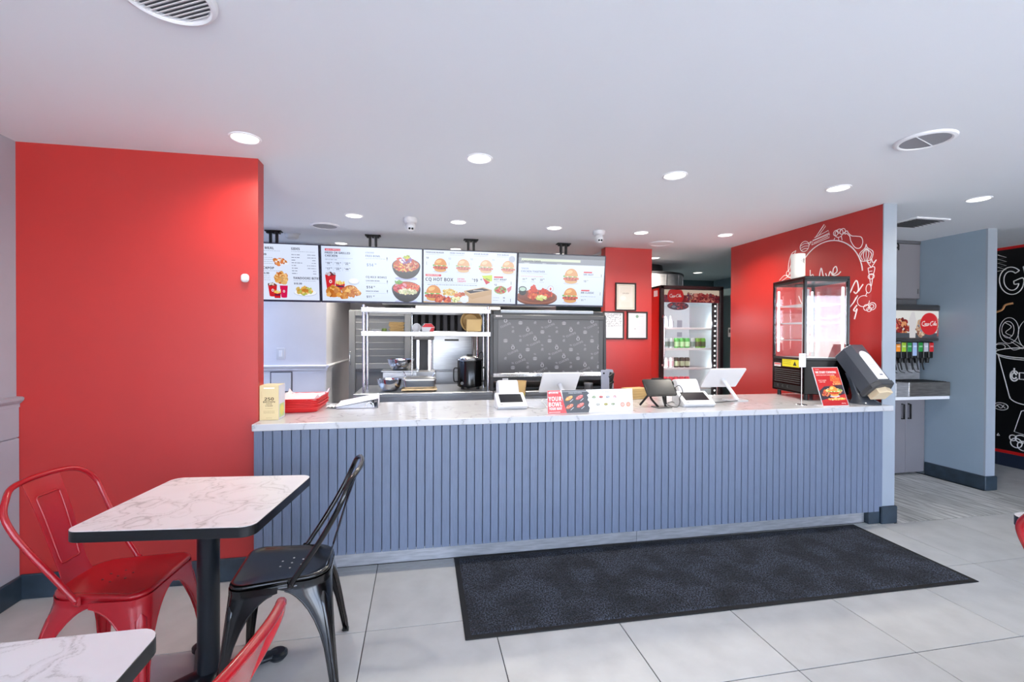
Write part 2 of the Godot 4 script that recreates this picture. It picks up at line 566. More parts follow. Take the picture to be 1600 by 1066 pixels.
# ---------------------------------------------------------------- room
func build_room() -> void:
	var st := ST()
	bb(st, Vector3(-2.3, H, -4.93), Vector3(6.5, H + 0.14, 2.85))
	bb(st, Vector3(2.15, H, -7.6), Vector3(6.5, H + 0.14, -4.93))
	struct("ceiling", st, M.white, "smooth white ceiling above the counter and dining room")
	st = ST()
	bb(st, Vector3(-2.3, H + 0.035, -7.6), Vector3(2.15, H + 0.14, -4.93))
	struct("ceiling_kitchen", st, M.white, "slightly raised white ceiling over the kitchen behind the menu screens")
	# left wall: smooth above, panelled below the chair rail
	st = ST()
	bb(st, Vector3(-2.2, 0, -3.02), Vector3(-2.068, H, 2.8))
	var wl := struct("wall_left", st, M.grey_wall, "grey side wall at the far left with chair rail")
	for k in 6:
		st = ST()
		var z1 := -2.911 + k * 0.9
		bb(st, Vector3(-2.075, 0.852, z1 + 0.001), Vector3(-2.054, 1.015, minf(z1 + 0.899, 2.7)), 0.003)
		obj("wainscot_panel", st, M.grey_wall, wl)
		st = ST()
		bb(st, Vector3(-2.075, 0.12, z1 + 0.001), Vector3(-2.054, 0.848, minf(z1 + 0.899, 2.7)), 0.003)
		obj("wainscot_panel", st, M.grey_wall, wl)
	var rail := PackedVector2Array([Vector2(0, 1.005), Vector2(0.016, 1.01), Vector2(0.016, 1.028), Vector2(0.024, 1.034), Vector2(0.034, 1.046), Vector2(0.036, 1.058), Vector2(0.028, 1.064), Vector2(0, 1.066)])
	st = ST()
	prism(st, rail, -2.75, 2.911, Transform3D(Basis(Vector3(1, 0, 0), Vector3(0, 1, 0), Vector3(0, 0, -1)), Vector3(-2.068, 0, 0)) * Transform3D(Basis(Vector3.UP, 0), Vector3.ZERO))
	struct("trim_1", st, M.grey_wall, "grey moulded chair rail along the far left wall")
	st = ST()
	bb(st, Vector3(-2.062, 0, -2.911), Vector3(-2.04, 0.125, 2.7), 0.004)
	struct("baseboard_left", st, M.base, "dark slate baseboard along the far left wall")
	# red partition left of the counter
	st = ST()
	bb(st, Vector3(-2.07, 0, -3.01), Vector3(-0.904, H, -2.911))
	struct("wall_front_left", st, M.red, "red partition wall at the left end of the counter")
	st = ST()
	bb(st, Vector3(-2.05, 0, -2.913), Vector3(-0.906, 0.13, -2.898), 0.004)
	struct("baseboard_front", st, M.base, "dark slate baseboard under the red partition wall")
	# red partition with the drawings, right of the counter
	st = ST()
	bb(st, Vector3(3.405, 0, -4.68), Vector3(3.455, H, -2.9205))
	struct("wall_right", st, M.red, "red side wall at the right end of the counter with white drawings")
	st = ST()
	bb(st, Vector3(3.455, 0, -4.68), Vector3(3.515, H, -2.9205))
	bb(st, Vector3(3.394, 0, -2.9205), Vector3(3.512, H, -2.912))
	struct("wall_right_end", st, M.pale_grey, "pale grey narrow end face of the red drawing wall")
	st = ST()
	bb(st, Vector3(3.382, 0, -3.0), Vector3(3.526, 0.13, -2.896), 0.006)
	bb(st, Vector3(3.50, 0, -4.5), Vector3(3.528, 0.13, -2.95), 0.004)
	struct("baseboard_right", st, M.base, "dark slate baseboard wrapped round the end of the counter wall")
	# red column with frames
	st = ST()
	bb(st, Vector3(2.03, 0, -5.07), Vector3(2.591, H, -4.95))
	struct("wall_column", st, M.red, "red column behind the counter that carries the framed papers")
	# grey kitchen wall with chair rail, at left behind the counter
	st = ST()
	bb(st, Vector3(-3.2, 0, -7.5), Vector3(-1.03, H + 0.03, -5.6))
	struct("wall_kitchen_left", st, M.kitchen_wall, "pale grey kitchen wall under the leftmost menu screen")
	st = ST()
	prism(st, rail, -3.2, -1.03, Transform3D(Basis(Vector3(0, 0, 1), Vector3(0, 1, 0), Vector3(-1, 0, 0)), Vector3(0, 0, -5.6)) * Transform3D(Basis(Vector3(1, 0, 0), Vector3(0, 1, 0), Vector3(0, 0, -1)), Vector3.ZERO))
	var rx := Transform3D(Basis(Vector3(1, 0, 0), Vector3(0, 1, 0), Vector3(0, 0, -1)), Vector3(-1.03, 0, 0))
	prism(st, rail, 5.57, 7.2, rx)
	struct("trim_2", st, M.kitchen_wall, "grey chair rail round the corner of the kitchen wall")
	st = ST()
	bb(st, Vector3(-1.45, 0.70, -5.605), Vector3(-1.04, 0.985, -5.592), 0.003)
	bb(st, Vector3(-2.0, 0.70, -5.605), Vector3(-1.47, 0.985, -5.592), 0.003)
	struct("trim_3", st, M.kitchen_wall, "raised grey wainscot panels under the kitchen chair rail")
	# outer shell
	st = ST()
	bb(st, Vector3(-3.2, 0, -7.6), Vector3(2.2, H + 0.1, -7.45))
	struct("wall_kitchen_back", st, M.kitchen_wall, "pale rear wall of the kitchen")
	st = ST()
	bb(st, Vector3(2.2, 0, -7.6), Vector3(6.5, H + 0.1, -7.45))
	struct("wall_store_back", st, M.teal, "dark teal rear wall behind the drinks fridge")
	st = ST()
	bb(st, Vector3(-3.3, 0, -7.6), Vector3(-3.2, H + 0.1, -3.0))
	bb(st, Vector3(-3.3, 0, -3.01), Vector3(-2.07, H + 0.1, -2.93))
	struct("wall_kitchen_side", st, M.grey_wall, "side wall of the kitchen behind the red partition")
	st = ST()
	bb(st, Vector3(3.62, 0, -7.45), Vector3(3.72, 1.98, -4.7))
	struct("wall_teal", st, M.teal, "dark teal wall between the drinks fridge and the red drawing wall")
	# drink nook
	st = ST()
	bb(st, Vector3(3.515, 0, -4.68), Vector3(5.08, H, -4.55))
	struct("wall_nook", st, M.hall_grey, "grey back wall of the drink nook")
	st = ST()
	bb(st, Vector3(5.08, 0, -7.45), Vector3(5.185, H, -3.39))
	struct("wall_hall", st, M.hall_grey, "grey hall partition with satin sheen right of the drink dispenser")
	st = ST()
	bb(st, Vector3(5.079, 0, -3.392), Vector3(5.187, H, -3.375))
	struct("trim_4", st, M.pale_grey, "pale grey end face of the hall partition")
	st = ST()
	bb(st, Vector3(5.062, 0, -3.895), Vector3(5.2, 0.13, -3.36), 0.006)
	struct("baseboard_hall", st, M.base, "dark slate baseboard round the end of the hall partition")
	st = ST()
	bb(st, Vector3(6.3, 0, -7.45), Vector3(6.45, H, 2.8))
	struct("wall_hall_right", st, M.grey_wall, "far right hall wall that carries the black chalk-style mural")
	st = ST()
	bb(st, Vector3(6.28, 0, -4.9), Vector3(6.302, 0.14, 2.7), 0.004)
	struct("baseboard_hall_right", st, mat(Color(0.11, 0.15, 0.22), 0.45), "dark navy baseboard under the black chalk-style mural")
	# storefront behind the camera, with three big windows
	st = ST()
	var xs := [-2.2, -1.9, 0.55, 0.75, 3.2, 3.4, 5.9, 6.45]
	for k in range(0, 8, 2): bb(st, Vector3(xs[k], 0, 2.7), Vector3(xs[k + 1], H, 2.85))
	for k in range(1, 7, 2):
		bb(st, Vector3(xs[k], 0, 2.7), Vector3(xs[k + 1], 0.15, 2.85))
		bb(st, Vector3(xs[k], 2.25, 2.7), Vector3(xs[k + 1], H, 2.85))
	struct("wall_rear", st, M.grey_wall, "street-side wall behind the viewer with three wide windows")
	for k in 3:
		st = ST()
		var a: float = xs[1 + 2 * k]; var b: float = xs[2 + 2 * k]
		for e in [[a, a + 0.05], [b - 0.05, b], [(a + b) / 2 - 0.025, (a + b) / 2 + 0.025]]: bb(st, Vector3(e[0], 0.15, 2.74), Vector3(e[1], 2.25, 2.80), 0.004)
		for e in [[0.15, 0.2], [2.2, 2.25]]: bb(st, Vector3(a, e[0], 2.74), Vector3(b, e[1], 2.80), 0.004)
		var w := struct("window_%d" % (k + 1), st, M.dark, "dark framed storefront window behind the viewer")
		for q in 2:
			st = ST()
			var a2: float = a + 0.05 if q == 0 else (a + b) / 2 + 0.025
			var b2: float = (a + b) / 2 - 0.025 if q == 0 else b - 0.05
			bb(st, Vector3(a2, 0.2, 2.768), Vector3(b2, 2.2, 2.772))
			obj("pane", st, M.glass, w)

func build_floor() -> void:
	var st := ST()
	bb(st, Vector3(-3.3, -0.15, -7.6), Vector3(6.5, -0.003, 2.85))
	var fl := struct("floor", st, M.grout, "pale grey stone-look floor tiles with dark joints")
	var P := 0.6
	var tx := -0.24468; var tz := -1.6822
	var cache := {}
	for j in range(-8, 5):
		for i in range(-4, 12):
			# tile i, j covers tx + i*P .. +P and tz - j*0.6065 .. back
			var x0 := tx + i * P; var x1 := x0 + P
			var z1 := tz - j * 0.6065; var z0 := z1 - 0.6065
			x0 = maxf(x0, -2.055); x1 = minf(x1, 6.3); z1 = minf(z1, 2.7)
			if j == 2 and x0 < 3.4: z0 = -2.954; x1 = minf(x1, 3.5)
			elif j >= 2:
				if x1 <= 5.2: continue
				x0 = maxf(x0, 5.2)
			if x1 - x0 < 0.02 or z1 - z0 < 0.02: continue
			var key := [snappedf(x1 - x0, 0.001), snappedf(z1 - z0, 0.001)]
			if not cache.has(key):
				st = ST()
				bx(st, Vector3(0, -0.004, 0), Vector3(x1 - x0 - 0.0042, 0.008, z1 - z0 - 0.0042), 0.0012)
				cache[key] = mesh_of(st)
			part_mesh("floor_tile", cache[key], M.tiles[(i * 7 + j * 3 + 40) % 3], fl, Transform3D(Basis(), Vector3((x0 + x1) / 2, 0, (z0 + z1) / 2)))
	# wood-look planks in the nook
	var x := 3.53
	var row := 0
	while x < 5.19:
		var w := minf(0.19, 5.2 - x)
		var z := -2.897
		var first := true
		while z > -4.5:
			var len := 1.2
			if first: len = [0.5, 1.1, 0.8, 0.3][row % 4]
			first = false
			var ze := maxf(z - len, -4.5)
			if x > 5.05 and z <= -3.369: break
			if x > 5.05: ze = maxf(ze, -3.37)
			st = ST()
			bb(st, Vector3(x + 0.001, -0.008, z - 0.001), Vector3(x + w - 0.001, 0.0, ze + 0.001), 0.0008)
			obj("floor_plank", st, M.planks[(row * 2 + int(z * -3)) % 3], fl)
			z = ze
		x += w
		row += 1
	st = ST()
	bb(st, Vector3(-3.2, -0.004, -7.45), Vector3(3.5, 0.0, -3.4))
	obj("kitchen_flooring", st, mat(Color(0.58, 0.58, 0.58), 0.5), fl)

# ---------------------------------------------------------------- counter
func build_counter() -> void:
	var t := thing("service_counter", "long blue-grey counter faced with vertical slats below the white marble top", "counter", Vector3(0, 0, 0))
	var st := ST()
	bb(st, Vector3(-0.9, 0.135, -3.45), Vector3(3.40, 0.8615, -2.925))
	bb(st, Vector3(-0.9, 0.0, -3.45), Vector3(3.40, 0.135, -2.963))
	obj("body", st, M.pale_grey, t)
	st = ST()
	bb(st, Vector3(-0.9, 0.135, -2.925), Vector3(3.289, 0.8615, -2.846))
	obj("groove_backing", st, M.slat_back, t)
	var n := 85
	var x0 := -0.9035; var x1 := 3.285
	var pitch := (x1 - x0) / n
	st = ST()
	prism(st, PackedVector2Array([Vector2(-pitch / 2 + 0.0017, 0), Vector2(pitch / 2 - 0.0017, 0), Vector2(pitch / 2 - 0.0017, 0.012), Vector2(pitch / 2 - 0.0036, 0.0145), Vector2(-pitch / 2 + 0.0036, 0.0145), Vector2(-pitch / 2 + 0.0017, 0.012)]), 0.128, 0.8605, Transform3D(Basis(Vector3(1, 0, 0), Vector3(0, 0, 1), Vector3(0, 1, 0)), Vector3.ZERO))
	var sl := mesh_of(st)
	for i in n:
		part_mesh("slat", sl, M.slat, t, Transform3D(Basis(), Vector3(x0 + (i + 0.5) * pitch, 0, -2.8462 + rng.randf_range(-0.0004, 0.0004))))
	for k in 2:
		st = ST()
		bb(st, Vector3(-0.902 + k * 2.35, 0.001, -2.963), Vector3(-0.902 + k * 2.35 + (2.348 if k == 0 else 1.9), 0.15, -2.955), 0.002)
		obj("kick_plate", st, M.kick, t)
	st = ST()
	bb(st, Vector3(3.288, 0.0, -2.962), Vector3(3.386, 0.13, -2.915), 0.004)
	obj("kick_corner", st, M.base, t)
	st = ST()
	bb(st, Vector3(3.286, 0.13, -2.924), Vector3(3.393, 0.8612, -2.905))
	obj("end_filler", st, M.slat, t)
	st = ST()
	bb(st, Vector3(-0.903, 0.862, -3.60), Vector3(3.367, 0.9005, -2.80), 0.003)
	var top := obj("countertop", st, M.marble)
	tag(top, "long white marble worktop with grey veins along the service counter", "countertop")

func build_mat() -> void:
	var t := thing("floor_mat", "large charcoal carpet mat with black rubber border in front of the counter", "mat", Vector3.ZERO)
	# corners measured on the floor, slightly askew
	var A := Vector3(0.214, 0, -2.955); var B := Vector3(3.165, 0, -2.93); var C := Vector3(3.13, 0, -2.103); var D := Vector3(0.208, 0, -2.131)
	A.z = -2.945
	var xf := Transform3D(Basis(), Vector3.ZERO)
	var st := ST()
	var poly := PackedVector2Array([Vector2(A.x, -A.z), Vector2(B.x, -B.z), Vector2(C.x, -C.z), Vector2(D.x, -D.z)])
	var up := Transform3D(Basis(Vector3(1, 0, 0), Vector3(0, 0, -1), Vector3(0, 1, 0)), Vector3.ZERO)
	prism(st, poly, 0.0, 0.006, up, 0.003)
	obj("rubber_border", st, M.black_matte, t)
	# pile: a dense uneven surface
	var n1 := FastNoiseLite.new(); n1.seed = 4; n1.frequency = 90.0
	var rows := []
	var nu := 330; var nv := 92
	var ins := 0.028
	for v in nv + 1:
		var row := []
		for u in nu + 1:
			var fu := lerpf(ins / 2.95, 1.0 - ins / 2.95, float(u) / nu); var fv := lerpf(ins / 0.82, 1.0 - ins / 0.82, float(v) / nv)
			var p: Vector3 = A.lerp(B, fu).lerp(D.lerp(C, fu), fv)
			var edge: bool = u == 0 or v == 0 or u == nu or v == nv
			p.y = 0.0055 if edge else 0.0105 + 0.0018 * n1.get_noise_2d(p.x, p.z) + rng.randf_range(-0.0026, 0.0026)
			row.append(p)
		rows.append(row)
	st = ST()
	rows.reverse()
	grid(st, rows, false, false, false, PackedInt32Array(), false)
	var m := mat(Color(0.29, 0.315, 0.375), 0.95)
	var big := noise_tex(0.012, [[0.0, grey(0.45)], [0.35, grey(0.7)], [0.6, grey(0.98)], [1.0, grey(1.0)]], 512, FastNoiseLite.TYPE_SIMPLEX_SMOOTH, 4, 17)
	tri(m, big, Vector3.ONE * 0.62)
	m.detail_enabled = true
	m.detail_blend_mode = BaseMaterial3D.BLEND_MODE_MUL
	m.detail_albedo = noise_tex(0.15, [[0.0, grey(0.0)], [0.42, grey(0.2)], [0.6, grey(1.0)], [1.0, grey(1.0)]], 512, FastNoiseLite.TYPE_SIMPLEX_SMOOTH, 2, 9)
	m.detail_uv_layer = BaseMaterial3D.DETAIL_UV_2
	m.uv2_triplanar = true
	m.uv2_world_triplanar = true
	m.uv2_scale = Vector3.ONE * 1.15
	m.rim_enabled = true; m.rim = 0.12
	var pile := obj("pile", st, m, t)
	pile.set_meta("kind", "stuff")

# ---------------------------------------------------------------- tables and chairs
func make_table(label: String, at: Vector3, turn: float) -> Node3D:
	var t := thing("dining_table", label, "table", at, turn, "")
	var flat_up := Transform3D(Basis(Vector3(1, 0, 0), Vector3(0, 0, -1), Vector3(0, 1, 0)), Vector3.ZERO)
	var st := ST()
	prism(st, rrect(0.60, 0.60, 0.045, 6), 0.739, 0.7405, flat_up)
	var top := obj("tabletop", st, M.laminate, t)
	st = ST()
	prism(st, rrect(0.602, 0.602, 0.046, 6), 0.703, 0.739, flat_up, 0.0015, true)
	obj("edge_band", st, M.laminate_edge, t)
	st = ST()
	lathe(st, [Vector2(0.14, 0.703), Vector2(0.14, 0.695), Vector2(0.05, 0.68), Vector2(0.039, 0.66), Vector2(0.039, 0.06), Vector2(0.05, 0.05), Vector2(0.05, 0.04)], 28)
	obj("pole", st, M.base_metal, t)
	st = ST()
	for k in 4:
		var q := Basis(Vector3.UP, 0.58 + k * PI / 2)
		var rows := []
		for s in 9:
			var f := s / 8.0
			var r := lerpf(0.02, 0.25, f)
			var w := lerpf(0.05, 0.026, f)
			var hgt := lerpf(0.058, 0.028, f)
			var row := []
			for a in 12:
				var an := TAU * a / 12
				row.append(q * Vector3(r, 0.008 + hgt / 2 + sin(an) * hgt / 2, cos(an) * w))
			rows.append(row)
		grid(st, rows, true, true, true)
	for k in 4:
		var q2 := Basis(Vector3.UP, 0.58 + k * PI / 2)
		lathe(st, [Vector2(0.0, 0.034), Vector2(0.03, 0.034), Vector2(0.04, 0.026), Vector2(0.04, 0.012), Vector2(0.03, 0.0), Vector2(0.0, 0.0)], 16, Transform3D(Basis(), q2 * Vector3(0.25, 0, 0)))
	obj("base", st, M.base_metal, t)
	return t

func build_tables() -> void:
	M.base_metal = tri(mat(Color(0.075, 0.095, 0.12), 0.35), noise_tex(0.03, [[0.0, grey(0.8)], [1.0, grey(1.2)]], 256), Vector3.ONE)
	make_table("square marble-look table on a black pole, in front of the red wall", Vector3(-0.819, 0, -2.055), -0.11)
	make_table("nearest marble-look table, only its corner showing at the bottom left", Vector3(-0.853, 0, -0.865), 0.0)
	make_table("marble-look table whose corner just enters at the right edge of the photo", Vector3(2.43, 0, -1.045), 0.0)

# seat outline at a given inset; x right, z front
func seat_ring(inset: float, y: float, grow := 0.0) -> Array:
	var hf := 0.178 - inset + grow; var hb := 0.152 - inset + grow
	var zf := 0.175 - inset + grow; var zb := -0.178 + inset - grow
	var r := maxf(0.055 - inset * 0.6 + grow, 0.01)
	var rb := maxf(0.095 - inset * 0.6 + grow, 0.01)
	var out := []
	var cs := [[Vector2(hf - r, zf - r), r, 0.0], [Vector2(-hf + r, zf - r), r, PI / 2], [Vector2(-hb + rb, zb + rb), rb, PI], [Vector2(hb - rb, zb + rb), rb, PI * 1.5]]
	for q in 4:
		var c = cs[q]
		for k in 7:
			var a: float = c[2] + PI / 2 * k / 6
			out.append(Vector3(c[0].x + cos(a) * c[1], y, c[0].y + sin(a) * c[1]))
		var nx = cs[(q + 1) % 4]
		var e: Vector3 = out[out.size() - 1]
		var s := Vector3(nx[0].x + cos(nx[2]) * nx[1], y, nx[0].y + sin(nx[2]) * nx[1])
		for k in range(1, 5): out.append(e.lerp(s, k / 5.0))
	return out

func make_chair(called: String, label: String, m: Material, hole: Material, at: Vector3, turn: float, group: String) -> Node3D:
	var t := thing(called, label, "chair", at, turn, group)
	# seat: dished sheet with a rolled rim and a short skirt
	var rows := []
	for k in [[0.118, 0.4392], [0.08, 0.4395], [0.04, 0.4415], [0.022, 0.4445], [0.012, 0.4475], [0.005, 0.4475], [0.0, 0.443], [-0.001, 0.436], [0.003, 0.432], [0.003, 0.424], [-0.001, 0.421], [-0.001, 0.412]]:
		rows.append(seat_ring(k[0], k[1]))
	var st := ST()
	grid(st, rows, true, true, false, PackedInt32Array(), true)
	obj("seat", st, m, t)
	for p in [[0, 0.0], [-0.045, 0.0], [0.045, 0.0], [-0.023, -0.04], [0.023, -0.04], [-0.023, 0.04], [0.023, 0.04]]:
		st = ST()
		lathe(st, [Vector2(0, 0.4404), Vector2(0.0032, 0.4404), Vector2(0.004, 0.4398), Vector2(0.004, 0.4385), Vector2(0, 0.4385)], 10, Transform3D(Basis(), Vector3(p[0], 0.0, p[1] - 0.02)))
		obj("drain_hole", st, hole, t)
	# legs: pressed sheet hung from the skirt, each a corner of the rim, with the arch between two legs
	for q in 4:
		var sx := 1.0 if q == 0 or q == 3 else -1.0
		var sz := 1.0 if q < 2 else -1.0
		var front := q < 2
		var hx := 0.179 if front else 0.153
		var hz := 0.176 if front else 0.179
		var r0 := 0.055 if front else 0.095
		var foot := Vector2(0.222 * sx, (0.205 if front else -0.225))
		var LR := []
		var ys := [0.43, 0.418, 0.408, 0.402, 0.396, 0.388, 0.375, 0.355, 0.325, 0.285, 0.235, 0.18, 0.12, 0.06, 0.0]
		for y in ys:
			var f: float = clampf((0.405 - y) / 0.405, 0.0, 1.0)
			var corner := Vector2(hx * sx, hz * sz).lerp(foot, f)
			var full := hx + (0.02 * f) if front else hx
			var fullz: float = 0.178
			var arch := 0.0
			if y > 0.405: arch = 1.0
			elif y > 0.15: arch = 1.0 - sqrt(maxf(0.0, 1.0 - pow((y - 0.15) / 0.255, 2.0)))
			var wl := lerpf(0.047, 0.020, f)
			var ax := lerpf(wl, hx, arch); var az := lerpf(wl, fullz, arch)
			var r := minf(lerpf(r0, 0.012, minf(f * 1.25, 1.0)), minf(ax, az) * 0.85)
			var row := []
			# arm along x, rounded corner, arm along z
			for k in 7: row.append(Vector3(corner.x - sx * lerpf(ax, r, k / 6.0), y, corner.y))
			for k in range(1, 7):
				var a := PI / 2 * k / 6.0
				row.append(Vector3(corner.x - sx * (r - sin(a) * r), y, corner.y - sz * (r - cos(a) * r)))
			for k in range(1, 7): row.append(Vector3(corner.x, y, corner.y - sz * lerpf(r, az, k / 6.0)))
			LR.append(row)
		st = ST()
		shell(st, LR, 0.0022 if sx * sz > 0 else -0.0022)
		# rolled edges of the arch and the raised rib down the corner
		var e0 := []; var e1 := []; var rib := []
		for rr in LR:
			e0.append(rr[0]); e1.append(rr[rr.size() - 1])
		tube(st, e0.slice(3), 0.0038, 6)
		tube(st, e1.slice(3), 0.0038, 6)
		# pressed rib: a tapered bulge on the corner
		var RB := []
		for k in range(6, ys.size()):
			var c3: Vector3 = LR[k][9]
			var wv := lerpf(0.020, 0.010, float(k - 6) / (ys.size() - 7))
			if k == 6: wv = 0.004
			var row2 := []
			for a in 8:
				var an := TAU * a / 8
				var tang := Vector3(sx, 0, -sz).normalized()
				var outw := Vector3(sx, 0, sz).normalized()
				row2.append(c3 + tang * cos(an) * wv + outw * (sin(an) * 0.006 - 0.001))
			RB.append(row2)
		grid(st, RB, true, true, true)
		bx(st, LR[ys.size() - 1][9] + Vector3(-sx * 0.008, 0.006, -sz * 0.008), Vector3(0.03, 0.012, 0.03), 0.004)
		obj("leg", st, m, t)
	# back hoop
	var hp := [Vector3(0.168, 0.425, -0.045), Vector3(0.172, 0.455, -0.062), Vector3(0.181, 0.53, -0.112), Vector3(0.198, 0.62, -0.168), Vector3(0.211, 0.70, -0.212), Vector3(0.210, 0.765, -0.242), Vector3(0.178, 0.812, -0.262), Vector3(0.135, 0.835, -0.282), Vector3(0.07, 0.842, -0.295), Vector3(0.0, 0.844, -0.299)]
	var all := hp.duplicate()
	for k in range(hp.size() - 2, -1, -1): all.append(Vector3(-hp[k].x, hp[k].y, hp[k].z))
	st = ST()
	tube(st, smooth_path(all, 5), 0.0105, 10)
	for s in [-1, 1]:
		bx(st, Vector3(0.168 * s, 0.432, -0.046), Vector3(0.012, 0.034, 0.024), 0.005)
		lathe(st, [Vector2(0, 0.008), Vector2(0.005, 0.007), Vector2(0.007, 0.003), Vector2(0.007, 0.0)], 12, Transform3D(Basis(Vector3(0, 0, 1), -PI / 2 * s), Vector3((0.174 if s > 0 else -0.174), 0.432, -0.046)))
	obj("back_frame", st, m, t)
	# splat with its pressed rectangle
	var SR := []
	var cen := func(f: float) -> Vector3: return Vector3(0, lerpf(0.428, 0.842, f), lerpf(-0.158, -0.297, f) - 0.018 * sin(PI * f) * (1.0 - f) + 0.012 * sin(PI * f))
	for k in 13:
		var f := k / 12.0
		var w := lerpf(0.062, 0.083, f)
		if f < 0.12: w += 0.02 * (1.0 - f / 0.12)
		var row3 := []
		var c4: Vector3 = cen.call(f)
		for u in 7: row3.append(c4 + Vector3(w * (u / 3.0 - 1.0), 0, 0.004 * pow(u / 3.0 - 1.0, 2.0)))
		SR.append(row3)
	st = ST()
	shell(st, SR, 0.0025)
	obj("backrest", st, m, t)
	var loop := []
	for e in [[0.22, -1], [0.22, 1], [0.84, 1], [0.84, -1]]:
		var c5: Vector3 = cen.call(e[0])
		loop.append(c5 + Vector3(lerpf(0.040, 0.055, e[0]) * e[1], 0, 0.003))
	var path := []
	for k in 4:
		var a: Vector3 = loop[k]; var b: Vector3 = loop[(k + 1) % 4]
		var n := 8 if k % 2 else 3
		for j in n:
			var f2 := 0.06 + 0.88 * j / float(n - 1)
			var pt := a.lerp(b, f2)
			if k % 2:
				var fy := clampf((pt.y - 0.428) / 0.414, 0, 1)
				pt.z = cen.call(fy).z + 0.003
			path.append(pt)
	st = ST()
	tube(st, smooth_path(path, 3, true), 0.0042, 6, true)
	obj("pressed_rib", st, m, t)
	return t

func build_chairs() -> void:
	var hole_dark := mat(Color(0.25, 0.02, 0.04), 0.6)
	var hole_light := mat(Color(0.75, 0.75, 0.75), 0.6)
	# front of the chair is +z; turn brings it to the direction it faces
	var face := func(dx: float, dz: float) -> float: return atan2(dx, dz)
	var a := make_chair("metal_chair", "red metal chair pushed to the marble-look table in front of the red wall", M.chair_red, hole_dark, Vector3(-1.141, 0, -2.105), face.call(0.995, 0.07), "metal cafe chairs")
	make_chair("metal_chair", "black metal chair with open hoop back beside the marble-look table", M.chair_black, hole_light, Vector3(-0.54, 0, -2.095), face.call(-0.998, 0.06), "metal cafe chairs")
	dup(a, Vector3(-0.578, 0, -0.945), face.call(-0.985, -0.165), "red metal chair at the bottom centre, only its hoop back tip showing")
	dup(a, Vector3(2.182, 0, -0.98), face.call(1.0, 0.02), "red metal chair cut off by the right edge of the photo")

